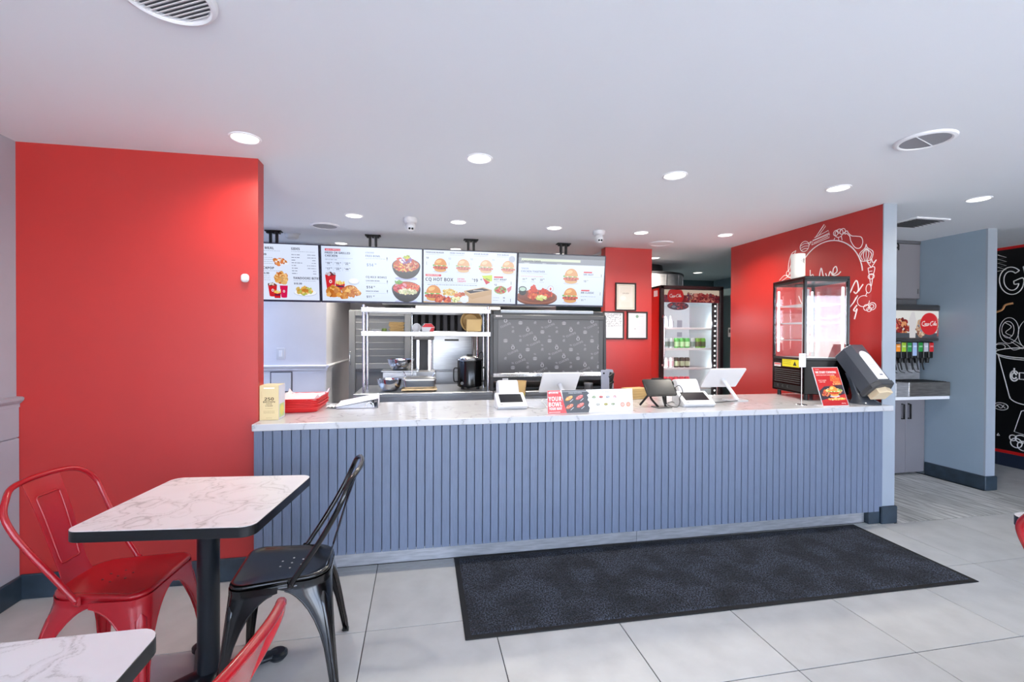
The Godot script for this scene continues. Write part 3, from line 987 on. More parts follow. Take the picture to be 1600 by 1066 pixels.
# ---------------------------------------------------------------- printed pictures
class Canvas:
	var im: Image
	var w: int
	var h: int
	var rng := RandomNumberGenerator.new()
	static var fonts := {}
	func _init(pw: int, ph: int, bg: Color, sd := 1) -> void:
		w = pw; h = ph
		im = Image.create(w, h, false, Image.FORMAT_RGB8)
		im.fill(bg)
		rng.seed = sd
	func rect(x: float, y: float, rw: float, rh: float, c: Color) -> void:
		im.fill_rect(Rect2i(roundi(x * w), roundi(y * h), maxi(1, roundi(rw * w)), maxi(1, roundi(rh * h))), c)
	# polygon in pixels
	func poly_px(p: PackedVector2Array, c: Color) -> void:
		var y0 := h; var y1 := 0
		for v in p:
			y0 = mini(y0, int(floor(v.y))); y1 = maxi(y1, int(ceil(v.y)))
		y0 = maxi(y0, 0); y1 = mini(y1, h - 1)
		var n := p.size()
		for y in range(y0, y1 + 1):
			var yc := y + 0.5
			var xs := []
			for i in n:
				var a := p[i]; var b := p[(i + 1) % n]
				if (a.y <= yc) != (b.y <= yc): xs.append(a.x + (yc - a.y) / (b.y - a.y) * (b.x - a.x))
			xs.sort()
			for i in range(0, xs.size() - 1, 2):
				var xa := maxi(0, roundi(xs[i])); var xb := mini(w, roundi(xs[i + 1]))
				if xb > xa: im.fill_rect(Rect2i(xa, y, xb - xa, 1), c)
	func poly(p: Array, c: Color) -> void:
		var q := PackedVector2Array()
		for v in p: q.append(Vector2(v.x * w, v.y * h))
		poly_px(q, c)
	# ellipse centre in fractions, radii in fractions of the width
	func oval(cx: float, cy: float, rx: float, ry: float, c: Color, a0 := 0.0, a1 := TAU, turn := 0.0) -> void:
		var q := PackedVector2Array()
		var n := 28
		for k in n + 1:
			var a := lerpf(a0, a1, float(k) / n)
			q.append(Vector2(cx * w, cy * h) + Vector2(cos(a) * rx * w, sin(a) * ry * w).rotated(turn))
		poly_px(q, c)
	func blobs(cx: float, cy: float, rx: float, ry: float, n: int, r: float, cols: Array) -> void:
		for i in n:
			var a := rng.randf() * TAU
			var d := sqrt(rng.randf())
			var c: Color = cols[rng.randi() % cols.size()]
			c = c.lerp(Color.BLACK if rng.randf() < 0.5 else Color.WHITE, rng.randf() * 0.18)
			var s := r * rng.randf_range(0.6, 1.2)
			oval(cx + cos(a) * d * rx, cy + sin(a) * d * ry * w / h, s, s * rng.randf_range(0.5, 0.95), c, 0.0, TAU, rng.randf() * PI)
	func line(pts: Array, wd: float, c: Color) -> void:  # pixels
		for i in pts.size() - 1:
			var a: Vector2 = pts[i]; var b: Vector2 = pts[i + 1]
			var d := (b - a).normalized().orthogonal() * wd / 2
			poly_px(PackedVector2Array([a + d, b + d, b - d, a - d]), c)
			if wd > 2.5:
				var q := PackedVector2Array()
				for k in 10: q.append(b + Vector2(cos(TAU * k / 10), sin(TAU * k / 10)) * wd / 2)
				poly_px(q, c)
	static func letters(s: String, bold: bool, serif := false) -> PackedVector3Array:
		var key := str(bold) + str(serif)
		if not fonts.has(key):
			var f := SystemFont.new()
			f.font_names = PackedStringArray(["Droid Serif" if serif else "Droid Sans"])
			f.font_weight = 700 if bold else 400
			fonts[key] = f
		var t := TextMesh.new()
		t.font = fonts[key]
		t.font_size = 64
		t.pixel_size = 1.0 / 64.0
		t.depth = 0.0
		t.curve_step = 1.0
		t.text = s
		var arr := t.get_mesh_arrays()
		var v: PackedVector3Array = arr[Mesh.ARRAY_VERTEX]
		var ix = arr[Mesh.ARRAY_INDEX]
		var out := PackedVector3Array()
		if ix != null:
			for i in ix: out.append(v[i])
		else: out = v
		return out
	# text centred at cy; x is left (-1), centre (0) or right (1); size is the em height in fractions of h
	func text(s: String, x: float, cy: float, size: float, c: Color, bold := false, side := -1, turn := 0.0, stretch := 1.0, serif := false) -> void:
		var v := letters(s, bold, serif)
		if v.is_empty(): return
		var lo := INF; var hi := -INF
		for p in v: lo = minf(lo, p.x); hi = maxf(hi, p.x)
		var ox := -lo if side < 0 else (-(lo + hi) / 2 if side == 0 else -hi)
		var k := size * h
		for i in range(0, v.size(), 3):
			var q := PackedVector2Array()
			for j in 3: q.append(Vector2(x * w, cy * h) + Vector2((v[i + j].x + ox) * k * stretch, -v[i + j].y * k).rotated(turn))
			poly_px(q, c)
	func greek(x: float, y: float, wd: float, size: float, c: Color) -> void:  # small print too fine to read in the photograph
		var e := x
		while e < x + wd:
			var l := rng.randf_range(0.4, 1.6) * size * h / w * 2.0
			rect(e, y, minf(l, x + wd - e), size * 0.5, c)
			e += l + size * h / w * 0.5
	func script_word(x: float, cy: float, k: float, c: Color, wd: float, sk := 0.18) -> void:  # the flowing soda logotype, k pixels high
		var o := Vector2(x * w, cy * h)
		var st := []
		var big := func(bx: float) -> void:
			var q := []
			for i in 17:
				var a := lerpf(-0.9, -TAU + 1.0, i / 16.0)
				q.append(Vector2(bx + 0.48 + cos(a) * 0.46, 0.0 + sin(a) * 0.62))
			st.append(q)
			st.append([Vector2(bx + 0.75, -0.45), Vector2(bx + 0.92, -0.62), Vector2(bx + 0.72, -0.75)])
		var ring := func(bx: float) -> void:
			var q := []
			for i in 13: q.append(Vector2(bx + 0.22 + cos(TAU * i / 12) * 0.2, 0.22 + sin(TAU * i / 12) * 0.27))
			st.append(q)
		big.call(0.0); ring.call(1.0)
		var q2 := []
		for i in 10:
			var a := lerpf(-0.8, -TAU + 0.8, i / 9.0)
			q2.append(Vector2(1.75 + cos(a) * 0.2, 0.22 + sin(a) * 0.27))
		st.append(q2)
		ring.call(2.05)
		st.append([Vector2(2.47, -0.05), Vector2(2.47, 0.42), Vector2(2.62, 0.46)])
		st.append([Vector2(2.72, 0.12), Vector2(3.0, 0.05)])
		big.call(3.05); ring.call(4.05)
		st.append([Vector2(4.6, 0.42), Vector2(4.75, -0.3), Vector2(4.68, -0.75), Vector2(4.55, -0.55), Vector2(4.6, 0.3), Vector2(4.72, 0.48), Vector2(4.85, 0.35)])
		ring.call(4.9)
		st.append([Vector2(5.32, -0.05), Vector2(5.32, 0.42), Vector2(5.5, 0.46)])
		st.append([Vector2(0.3, 0.62), Vector2(1.0, 0.78), Vector2(2.2, 0.62)])
		for s in st:
			var p := []
			for v in s: p.append(o + Vector2((v.x - 2.72 - v.y * sk) * k, v.y * k))
			line(p, wd, c)
	# ------ food
	func burger(cx: float, cy: float, s: float, fade := 0.0) -> void:
		var F := func(c: Color) -> Color: return c.lerp(Color(0.92, 0.93, 1.0), fade)
		oval(cx, cy + s * 0.86 * w / h, s * 0.9, s * 0.14, F.call(Color(0.80, 0.82, 0.92)))
		oval(cx, cy + s * 0.60 * w / h, s * 0.74, s * 0.30, F.call(Color(0.86, 0.60, 0.30)))
		oval(cx, cy + s * 0.32 * w / h, s * 0.86, s * 0.26, F.call(Color(0.66, 0.24, 0.12)))
		for i in 14: oval(cx + lerpf(-0.8, 0.8, i / 13.0) * s, cy + (0.34 + 0.10 * sin(i * 2.4)) * s * w / h, s * 0.12, s * 0.13, F.call([Color(0.78, 0.25, 0.12), Color(0.85, 0.34, 0.16), Color(0.60, 0.16, 0.10)][i % 3]))
		for i in 9: oval(cx + lerpf(-0.8, 0.8, i / 8.0) * s, cy + 0.06 * s * w / h, s * 0.15, s * 0.11, F.call([Color(0.40, 0.68, 0.28), Color(0.55, 0.75, 0.35), Color(0.95, 0.88, 0.75)][i % 3]))
		oval(cx, cy + s * 0.04 * w / h, s * 0.78, s * 0.86, F.call(Color(0.87, 0.55, 0.24)), PI, TAU)
		oval(cx - s * 0.2, cy - s * 0.42 * w / h, s * 0.36, s * 0.2, F.call(Color(0.95, 0.74, 0.45)), 0.0, TAU, -0.3)
	func chicken(cx: float, cy: float, s: float) -> void:
		oval(cx, cy, s, s * 0.8, Color(0.80, 0.46, 0.14))
		blobs(cx, cy, s * 0.92, s * 0.72, 26, s * 0.3, [Color(0.88, 0.55, 0.18), Color(0.93, 0.64, 0.28), Color(0.78, 0.42, 0.12), Color(0.97, 0.74, 0.38)])
	func cup(x0: float, y0: float, x1: float, y1: float, c: Color) -> void:
		var d := (x1 - x0) * 0.14
		poly([Vector2(x0, y0), Vector2(x1, y0), Vector2(x1 - d, y1), Vector2(x0 + d, y1)], c)
		oval((x0 + x1) / 2, y1, (x1 - x0) / 2 - d, (x1 - x0) * 0.1, c)
		oval((x0 + x1) / 2, (y0 + y1) / 2, (x1 - x0) * 0.13, (x1 - x0) * 0.17, Color(0.97, 0.95, 0.95))
		oval((x0 + x1) / 2, (y0 + y1) / 2, (x1 - x0) * 0.06, (x1 - x0) * 0.10, c)
	func fries(cx: float, y0: float, y1: float, wd: float) -> void:
		for i in 12:
			var x := cx + lerpf(-0.5, 0.5, i / 11.0) * wd
			var t := y0 - (y1 - y0) * rng.randf_range(0.15, 0.6)
			poly([Vector2(x - wd * 0.05, y0 + 0.02), Vector2(x - wd * 0.05 + rng.randf_range(-0.004, 0.004), t), Vector2(x + wd * 0.05, t), Vector2(x + wd * 0.05, y0 + 0.02)], [Color(0.96, 0.80, 0.36), Color(0.90, 0.69, 0.25), Color(0.99, 0.88, 0.52)][i % 3])
		poly([Vector2(cx - wd * 0.55, y0), Vector2(cx, y0 + (y1 - y0) * 0.2), Vector2(cx + wd * 0.55, y0), Vector2(cx + wd * 0.45, y1), Vector2(cx - wd * 0.45, y1)], Color(0.82, 0.10, 0.16))
		rect(cx - wd * 0.42, y0 + (y1 - y0) * 0.32, wd * 0.84, (y1 - y0) * 0.22, Color(0.16, 0.12, 0.28))
	func bowl(cx: float, cy: float, s: float, kinds: Array) -> void:
		oval(cx, cy + s * 0.95 * w / h, s * 0.8, s * 0.14, Color(0.72, 0.74, 0.88))
		oval(cx, cy, s, s * 0.98, Color(0.15, 0.16, 0.19), 0.0, PI)
		oval(cx, cy, s, s * 0.52, Color(0.20, 0.21, 0.24))
		oval(cx, cy - 0.01, s * 0.93, s * 0.46, Color(0.75, 0.35, 0.2))
		for k in kinds: blobs(cx + k[0] * s, cy + k[1] * s * w / h, k[2] * s, k[3] * s, k[4], s * 0.10, k[5])
	func tex() -> ImageTexture:
		return ImageTexture.create_from_image(im)

func print_mat(c: Canvas, rough := 0.45) -> StandardMaterial3D:
	var m := mat(Color.WHITE, rough)
	m.albedo_texture = c.tex()
	m.texture_repeat = false
	return m

# ---------------------------------------------------------------- on the ceiling
func build_ceiling_things() -> void:
	var down := Transform3D(Basis(Vector3.RIGHT, PI), Vector3.ZERO)
	# round louvred air diffuser
	var t := thing("air_vent", "large round white louvred air vent at the top left edge of the photo", "vent", Vector3(-0.735, H, -1.565), -0.5)
	var st := ST()
	lathe(st, [Vector2(0.110, 0.001), Vector2(0.110, 0.016), Vector2(0.116, 0.02), Vector2(0.126, 0.016), Vector2(0.131, 0.006), Vector2(0.131, 0.001)], 40, down)
	obj("rim", st, M.trim_white, t)
	st = ST()
	lathe(st, [Vector2(0, 0.003), Vector2(0.110, 0.003), Vector2(0.110, 0.0005), Vector2(0, 0.0005)], 40, down)
	obj("backing", st, mat(Color(0.45, 0.45, 0.47), 0.8), t)
	for k in 15:
		var z := lerpf(-0.101, 0.101, k / 14.0)
		var half := sqrt(0.111 * 0.111 - z * z)
		st = ST()
		bx(st, Vector3.ZERO, Vector3(half * 2, 0.0022, 0.0125), 0.0008, Transform3D(Basis(Vector3.RIGHT, 0.5), Vector3(0, -0.0105, z)))
		obj("louvre", st, M.trim_white, t)
	# round ceiling speakers
	var sp := [[2.512, -1.945, 0.128, "round ceiling speaker with grey grille nearest the right edge, far from the counter", true],
		[-0.845, -4.53, 0.128, "round grey ceiling speaker behind the counter at left, before the menu screens", false],
		[2.522, -4.617, 0.128, "flat round white ceiling disc above the red column's right side", false]]
	for s in sp:
		t = thing("ceiling_speaker", s[3], "speaker", Vector3(s[0], H, s[1]))
		st = ST()
		var r: float = s[2]
		lathe(st, [Vector2(r * 0.80, 0.001), Vector2(r * 0.80, 0.010), Vector2(r * 0.86, 0.013), Vector2(r * 0.96, 0.010), Vector2(r, 0.004), Vector2(r, 0.001)], 40, down)
		obj("rim", st, M.trim_white, t)
		st = ST()
		lathe(st, [Vector2(0, 0.009), Vector2(r * 0.5, 0.0088), Vector2(r * 0.80, 0.007), Vector2(r * 0.80, 0.001), Vector2(0, 0.001)], 40, down)
		var gm := tri(mat(Color(0.70, 0.70, 0.72), 0.6), noise_tex(0.35, [[0.0, grey(0.45)], [0.6, grey(0.9)], [1.0, grey(1.0)]], 256), Vector3.ONE * 4.0)
		obj("grille", st, gm if s[1] > -4.6 else M.trim_white, t)
		if s[4]:
			st = ST()
			bx(st, Vector3(0, -0.010, 0), Vector3(r * 1.6, 0.003, 0.005), 0.001, Transform3D(Basis(Vector3.UP, 0.35), Vector3.ZERO))
			obj("cross_bar", st, M.trim_white, t)
	# square vent over the nook
	t = thing("ceiling_register", "small square ceiling air register above the drink nook entrance", "vent", Vector3(4.20, H, -3.33))
	st = ST()
	for e in [[-0.16, 0, 0.03, 0.32], [0.16, 0, 0.03, 0.32], [0, -0.145, 0.29, 0.03], [0, 0.145, 0.29, 0.03]]: bx(st, Vector3(e[0], -0.006, e[1]), Vector3(e[2], 0.012, e[3]), 0.002)
	obj("frame", st, M.trim_white, t)
	for k in 8:
		st = ST()
		bx(st, Vector3.ZERO, Vector3(0.29, 0.002, 0.03), 0.0, Transform3D(Basis(Vector3.RIGHT, 0.6), Vector3(0, -0.009, -0.119 + k * 0.034)))
		obj("louvre", st, M.mid, t)
	# turret cameras
	for s in [[-0.08, -4.10, 0.15, "white turret security camera on the ceiling above the left menu screens"], [1.664, -4.216, -0.1, "white turret security camera on the ceiling near the red column"]]:
		t = thing("security_camera", s[3], "camera", Vector3(s[0], H, s[1]), s[2])
		st = ST()
		lathe(st, [Vector2(0, -0.0), Vector2(0.056, 0.0), Vector2(0.058, 0.008), Vector2(0.056, 0.03), Vector2(0.048, 0.042), Vector2(0.03, 0.05), Vector2(0, 0.05)], 28, down)
		obj("mount", st, M.plastic, t)
		st = ST()
		var prof := []
		for k in 13: prof.append(Vector2(sin(PI * k / 12) * 0.043, -cos(PI * k / 12) * 0.043))
		lathe(st, prof, 24, X(Vector3(0, -0.072, 0.006)))
		obj("ball", st, M.plastic, t)
		st = ST()
		lathe(st, [Vector2(0, 0.0), Vector2(0.03, 0.0), Vector2(0.030, 0.005), Vector2(0.024, 0.008), Vector2(0, 0.009)], 20, Transform3D(Basis(Vector3.RIGHT, 2.05), Vector3(0, -0.091, 0.039)))
		obj("face_plate", st, M.plastic, t)
		for e in [-0.012, 0.012]:
			st = ST()
			lathe(st, [Vector2(0, 0.0), Vector2(0.0095, 0.0), Vector2(0.009, 0.003), Vector2(0, 0.004)], 14, Transform3D(Basis(Vector3.RIGHT, 2.05), Vector3(e, -0.0965, 0.0455)))
			obj("eye", st, M.black_gloss, t)
	# smoke detector
	t = thing("smoke_detector", "white smoke detector on the kitchen ceiling above the leftmost menu screen", "smoke detector", Vector3(-1.26, H + 0.035, -5.08))
	st = ST()
	lathe(st, [Vector2(0, 0), Vector2(0.075, 0.0), Vector2(0.078, 0.012), Vector2(0.065, 0.018), Vector2(0.058, 0.05), Vector2(0.045, 0.062), Vector2(0, 0.064)], 28, down)
	obj("housing", st, M.plastic, t)

# ---------------------------------------------------------------- menu screens
func menu_one() -> Canvas:
	var c := Canvas.new(1152, 648, Color(0.90, 0.925, 0.985), 3)
	var ink := Color(0.15, 0.16, 0.22); var soft := Color(0.62, 0.64, 0.72)
	c.text("KIDS MEAL", 0.42, 0.075, 0.058, ink, true)
	c.greek(0.42, 0.12, 0.22, 0.012, soft)
	c.text("8.99", 0.46, 0.19, 0.05, ink, true)
	for k in 4: c.greek(0.44, 0.24 + k * 0.035, 0.13, 0.012, soft)
	c.blobs(0.635, 0.31, 0.05, 0.028, 26, 0.02, [Color(0.86, 0.42, 0.18), Color(0.93, 0.58, 0.28), Color(0.75, 0.30, 0.14)])
	c.oval(0.66, 0.345, 0.06, 0.012, Color(0.95, 0.95, 0.97))
	c.blobs(0.635, 0.315, 0.045, 0.02, 22, 0.016, [Color(0.86, 0.42, 0.18), Color(0.93, 0.58, 0.28), Color(0.98, 0.9, 0.85)])
	c.text("CHICKPOP", 0.42, 0.43, 0.058, ink, true)
	c.greek(0.42, 0.475, 0.24, 0.012, soft)
	c.text("10.99", 0.47, 0.525, 0.045, ink, true)
	for k in 3: c.greek(0.44, 0.57 + k * 0.035, 0.1, 0.012, soft)
	c.blobs(0.645, 0.60, 0.055, 0.055, 60, 0.02, [Color(0.90, 0.62, 0.30), Color(0.82, 0.46, 0.2), Color(0.97, 0.76, 0.48)])
	c.cup(0.515, 0.73, 0.60, 0.93, Color(0.82, 0.13, 0.16))
	c.blobs(0.557, 0.725, 0.035, 0.012, 20, 0.011, [Color(0.25, 0.1, 0.08), Color(0.9, 0.85, 0.8), Color(0.5, 0.2, 0.12)])
	c.cup(0.625, 0.74, 0.70, 0.95, Color(0.85, 0.10, 0.32))
	c.fries(0.60, 0.87, 0.97, 0.06)
	c.text("SIDES", 0.745, 0.075, 0.055, ink, true)
	c.greek(0.745, 0.12, 0.22, 0.012, soft)
	for k in 8:
		c.greek(0.745, 0.175 + k * 0.048, [0.08, 0.075, 0.04, 0.1, 0.04, 0.055, 0.055, 0.05][k], 0.022, Color(0.45, 0.47, 0.55))
		c.greek(0.975 - [0.08, 0.08, 0.035, 0.04, 0.085, 0.08, 0.03, 0.03][k], 0.175 + k * 0.048, [0.08, 0.08, 0.035, 0.04, 0.085, 0.08, 0.03, 0.03][k], 0.022, Color(0.55, 0.57, 0.65))
	c.text("TANDOORI BITES", 0.755, 0.60, 0.056, ink, true)
	c.greek(0.755, 0.645, 0.215, 0.012, soft)
	c.text("$10.99", 0.76, 0.70, 0.045, ink, true)
	c.oval(0.865, 0.87, 0.11, 0.035, Color(0.80, 0.82, 0.90)); c.oval(0.865, 0.86, 0.105, 0.032, Color(0.97, 0.97, 0.98))
	c.blobs(0.86, 0.825, 0.075, 0.035, 60, 0.02, [Color(0.90, 0.66, 0.25), Color(0.84, 0.52, 0.2), Color(0.96, 0.80, 0.45), Color(0.7, 0.72, 0.3)])
	return c

func menu_two() -> Canvas:
	var c := Canvas.new(1152, 648, Color(0.88, 0.915, 0.99), 5)
	var ink := Color(0.13, 0.17, 0.28); var soft := Color(0.62, 0.66, 0.76)
	c.rect(0.035, 0.045, 0.15, 0.04, Color(0.86, 0.20, 0.30))
	c.text("NEW & IMPROVED", 0.045, 0.065, 0.03, Color(1, 0.9, 0.92), true)
	c.text("FRIED OR GRILLED", 0.035, 0.12, 0.05, ink, true)
	c.text("CHICKEN", 0.035, 0.175, 0.05, ink, true)
	c.greek(0.035, 0.215, 0.27, 0.008, soft)
	c.text("DIP EXTRA 1.99", 0.035, 0.245, 0.03, Color(0.4, 0.42, 0.5), false)
	var nums := ["10", "15", "22", "17", "33", "44"]
	for k in 6:
		var x := 0.05 + (k % 3) * 0.09; var y := 0.31 + (k / 3) * 0.10
		c.text("$", x - 0.012, y - 0.012, 0.025, ink)
		c.text(nums[k], x, y, 0.05, ink, true)
		c.text("99", x + 0.036, y - 0.012, 0.022, ink, true)
		c.greek(x, y + 0.035, 0.04, 0.01, soft)
		if k % 3 < 2: c.rect(x + 0.062, y - 0.03, 0.002, 0.07, soft)
	c.cup(0.03, 0.52, 0.135, 0.77, Color(0.82, 0.13, 0.17))
	c.blobs(0.082, 0.51, 0.045, 0.012, 26, 0.013, [Color(0.16, 0.10, 0.12), Color(0.55, 0.12, 0.16), Color(0.8, 0.75, 0.78)])
	c.fries(0.175, 0.68, 0.80, 0.085)
	c.oval(0.31, 0.64, 0.055, 0.036, Color(0.78, 0.81, 0.88)); c.oval(0.31, 0.625, 0.05, 0.027, Color(0.96, 0.95, 0.93))
	c.chicken(0.11, 0.83, 0.075); c.chicken(0.275, 0.81, 0.075); c.chicken(0.21, 0.90, 0.045); c.chicken(0.345, 0.85, 0.035)
	c.text("LOADED", 0.43, 0.095, 0.04, Color(0.5, 0.56, 0.72), true)
	c.text("FRIES BOWL", 0.43, 0.155, 0.046, Color(0.35, 0.42, 0.58), true)
	c.greek(0.43, 0.20, 0.2, 0.012, soft)
	c.text("$14", 0.44, 0.32, 0.075, Color(0.5, 0.58, 0.75), true); c.text("99", 0.52, 0.30, 0.03, Color(0.5, 0.58, 0.75), true)
	c.text("CQ RICE BOWLS", 0.43, 0.545, 0.05, ink, true)
	c.text("CHICKEN BOWL", 0.43, 0.615, 0.034, ink, true)
	c.greek(0.43, 0.655, 0.2, 0.01, soft)
	c.text("$14", 0.435, 0.735, 0.068, ink, true); c.text("99", 0.505, 0.72, 0.028, ink, true)
	c.text("PANEER BOWL", 0.43, 0.81, 0.034, ink, true)
	c.greek(0.43, 0.845, 0.2, 0.01, soft)
	c.text("$11", 0.435, 0.915, 0.06, ink, true); c.text("99", 0.50, 0.90, 0.026, ink, true)
	for y in [0.19, 0.62, 0.80]:
		c.oval(0.645, y, 0.004, 0.014, ink); c.rect(0.6435, y, 0.003, 0.05, ink)
	c.bowl(0.84, 0.31, 0.145, [[-0.15, 0.12, 0.7, 0.3, 90, [Color(0.93, 0.66, 0.28), Color(0.85, 0.25, 0.15), Color(0.96, 0.80, 0.40), Color(0.72, 0.2, 0.12)]], [0.35, -0.05, 0.45, 0.35, 60, [Color(0.80, 0.32, 0.22), Color(0.90, 0.70, 0.55), Color(0.65, 0.2, 0.15)]], [-0.1, -0.38, 0.55, 0.2, 60, [Color(0.93, 0.90, 0.95), Color(0.55, 0.35, 0.60), Color(0.90, 0.30, 0.25)]], [0.05, -0.62, 0.2, 0.08, 18, [Color(0.85, 0.85, 0.25), Color(0.70, 0.78, 0.3)]]])
	c.bowl(0.84, 0.745, 0.148, [[-0.4, -0.05, 0.45, 0.32, 80, [Color(0.86, 0.22, 0.30), Color(0.93, 0.60, 0.66), Color(0.72, 0.12, 0.22)]], [0.45, -0.12, 0.42, 0.24, 60, [Color(0.92, 0.36, 0.22), Color(0.96, 0.62, 0.45), Color(0.80, 0.22, 0.15)]], [0.1, 0.22, 0.62, 0.18, 80, [Color(0.95, 0.92, 0.78), Color(0.90, 0.86, 0.66), Color(0.80, 0.82, 0.62)]], [-0.55, -0.45, 0.2, 0.12, 18, [Color(0.35, 0.60, 0.25), Color(0.5, 0.7, 0.3)]]])
	return c

func menu_three() -> Canvas:
	var c := Canvas.new(1152, 648, Color(0.885, 0.915, 0.99), 8)
	var ink := Color(0.12, 0.13, 0.20); var soft := Color(0.60, 0.63, 0.73); var red := Color(0.85, 0.18, 0.26)
	var names := ["TANDOORI BURGER", "FRIED CRUNCHY", "VEGGIE BURGER", "FISH BURGER"]
	for k in 4:
		c.text(names[k], 0.02 + k * 0.255, 0.045, 0.036, ink if k == 0 else Color(0.42, 0.45, 0.56), true)
		c.greek(0.02 + k * 0.255, 0.08, 0.15, 0.01, soft)
		c.text(["10", "12", "11", "11"][k], 0.025 + k * 0.235, 0.15, 0.045, ink if k == 0 else soft, true)
		c.rect(0.03 + k * 0.235, 0.22, 0.003, 0.06, ink if k == 0 else soft)
		c.burger(0.175 + k * 0.245, 0.275, 0.085, [0.0, 0.35, 0.4, 0.35][k])
	c.oval(0.95, 0.12, 0.035, 0.035, Color(0.72, 0.74, 0.80))
	c.rect(0.02, 0.455, 0.165, 0.04, red)
	c.text("FAMOUS COMBO", 0.03, 0.475, 0.03, Color(1, 0.92, 0.92), true)
	c.text("CQ HOT BOX", 0.02, 0.555, 0.088, ink, true)
	c.text("EXTRA", 0.36, 0.535, 0.045, red, true); c.text("CRISPY!", 0.36, 0.58, 0.045, red, true)
	c.text("$", 0.515, 0.53, 0.04, ink); c.text("19", 0.53, 0.555, 0.085, ink, true); c.text("99", 0.605, 0.535, 0.035, ink, true)
	c.poly([Vector2(0.62, 0.46), Vector2(0.74, 0.44), Vector2(0.74, 0.56), Vector2(0.67, 0.58)], Color(0.78, 0.86, 0.22))
	c.poly([Vector2(0.63, 0.50), Vector2(0.715, 0.585), Vector2(0.67, 0.63)], Color(0.80, 0.14, 0.22))
	c.text("NEW!", 0.665, 0.515, 0.035, ink, true, -1, 0.35)
	c.greek(0.02, 0.615, 0.55, 0.008, soft)
	c.greek(0.04, 0.65, 0.53, 0.018, Color(0.45, 0.48, 0.58))
	c.rect(0.0, 0.975, 0.735, 0.025, Color(0.80, 0.66, 0.52))
	c.poly([Vector2(0.48, 1.0), Vector2(0.48, 0.86), Vector2(0.735, 0.80), Vector2(0.735, 1.0)], Color(0.82, 0.68, 0.54))
	c.burger(0.105, 0.81, 0.10)
	c.blobs(0.28, 0.80, 0.075, 0.032, 60, 0.016, [Color(0.95, 0.80, 0.42), Color(0.90, 0.70, 0.30), Color(0.98, 0.88, 0.6)])
	c.blobs(0.21, 0.935, 0.08, 0.025, 50, 0.02, [Color(0.83, 0.22, 0.14), Color(0.90, 0.40, 0.22), Color(0.70, 0.15, 0.1)])
	c.blobs(0.39, 0.855, 0.06, 0.02, 20, 0.02, [Color(0.85, 0.40, 0.25), Color(0.92, 0.62, 0.4)])
	c.blobs(0.345, 0.935, 0.04, 0.022, 20, 0.02, [Color(0.55, 0.65, 0.25), Color(0.95, 0.92, 0.7)])
	c.oval(0.435, 0.93, 0.045, 0.04, Color(0.93, 0.94, 0.97))
	c.poly([Vector2(0.43, 0.76), Vector2(0.64, 0.68), Vector2(0.735, 0.73), Vector2(0.735, 0.82), Vector2(0.52, 0.92), Vector2(0.44, 0.83)], Color(0.78, 0.63, 0.47))
	c.poly([Vector2(0.43, 0.76), Vector2(0.64, 0.68), Vector2(0.735, 0.73), Vector2(0.50, 0.83)], Color(0.86, 0.72, 0.56))
	c.poly([Vector2(0.45, 0.765), Vector2(0.63, 0.70), Vector2(0.715, 0.735), Vector2(0.50, 0.81)], Color(0.17, 0.17, 0.22))
	c.rect(0.53, 0.745, 0.11, 0.012, Color(0.85, 0.82, 0.8))
	c.rect(0.735, 0.44, 0.265, 0.56, Color(0.90, 0.925, 0.985))
	c.rect(0.755, 0.465, 0.10, 0.03, red)
	c.text("HOT WRAP", 0.755, 0.525, 0.05, ink, true)
	c.greek(0.755, 0.565, 0.13, 0.016, soft)
	c.text("12", 0.76, 0.63, 0.05, ink, true)
	c.oval(0.83, 0.73, 0.07, 0.045, Color(0.55, 0.70, 0.38))
	c.blobs(0.83, 0.725, 0.055, 0.035, 60, 0.014, [Color(0.82, 0.16, 0.16), Color(0.90, 0.40, 0.30), Color(0.62, 0.1, 0.12), Color(0.45, 0.62, 0.28)])
	c.poly([Vector2(0.90, 0.70), Vector2(0.955, 0.64), Vector2(0.95, 0.72), Vector2(0.92, 0.78)], Color(0.86, 0.45, 0.5))
	c.greek(0.75, 0.88, 0.07, 0.016, soft); c.greek(0.75, 0.93, 0.06, 0.016, soft)
	c.text("10", 0.86, 0.885, 0.04, ink, true); c.text("8", 0.868, 0.94, 0.04, ink, true)
	for y in [0.56, 0.90]: c.rect(0.945, y, 0.004, 0.06, ink)
	return c

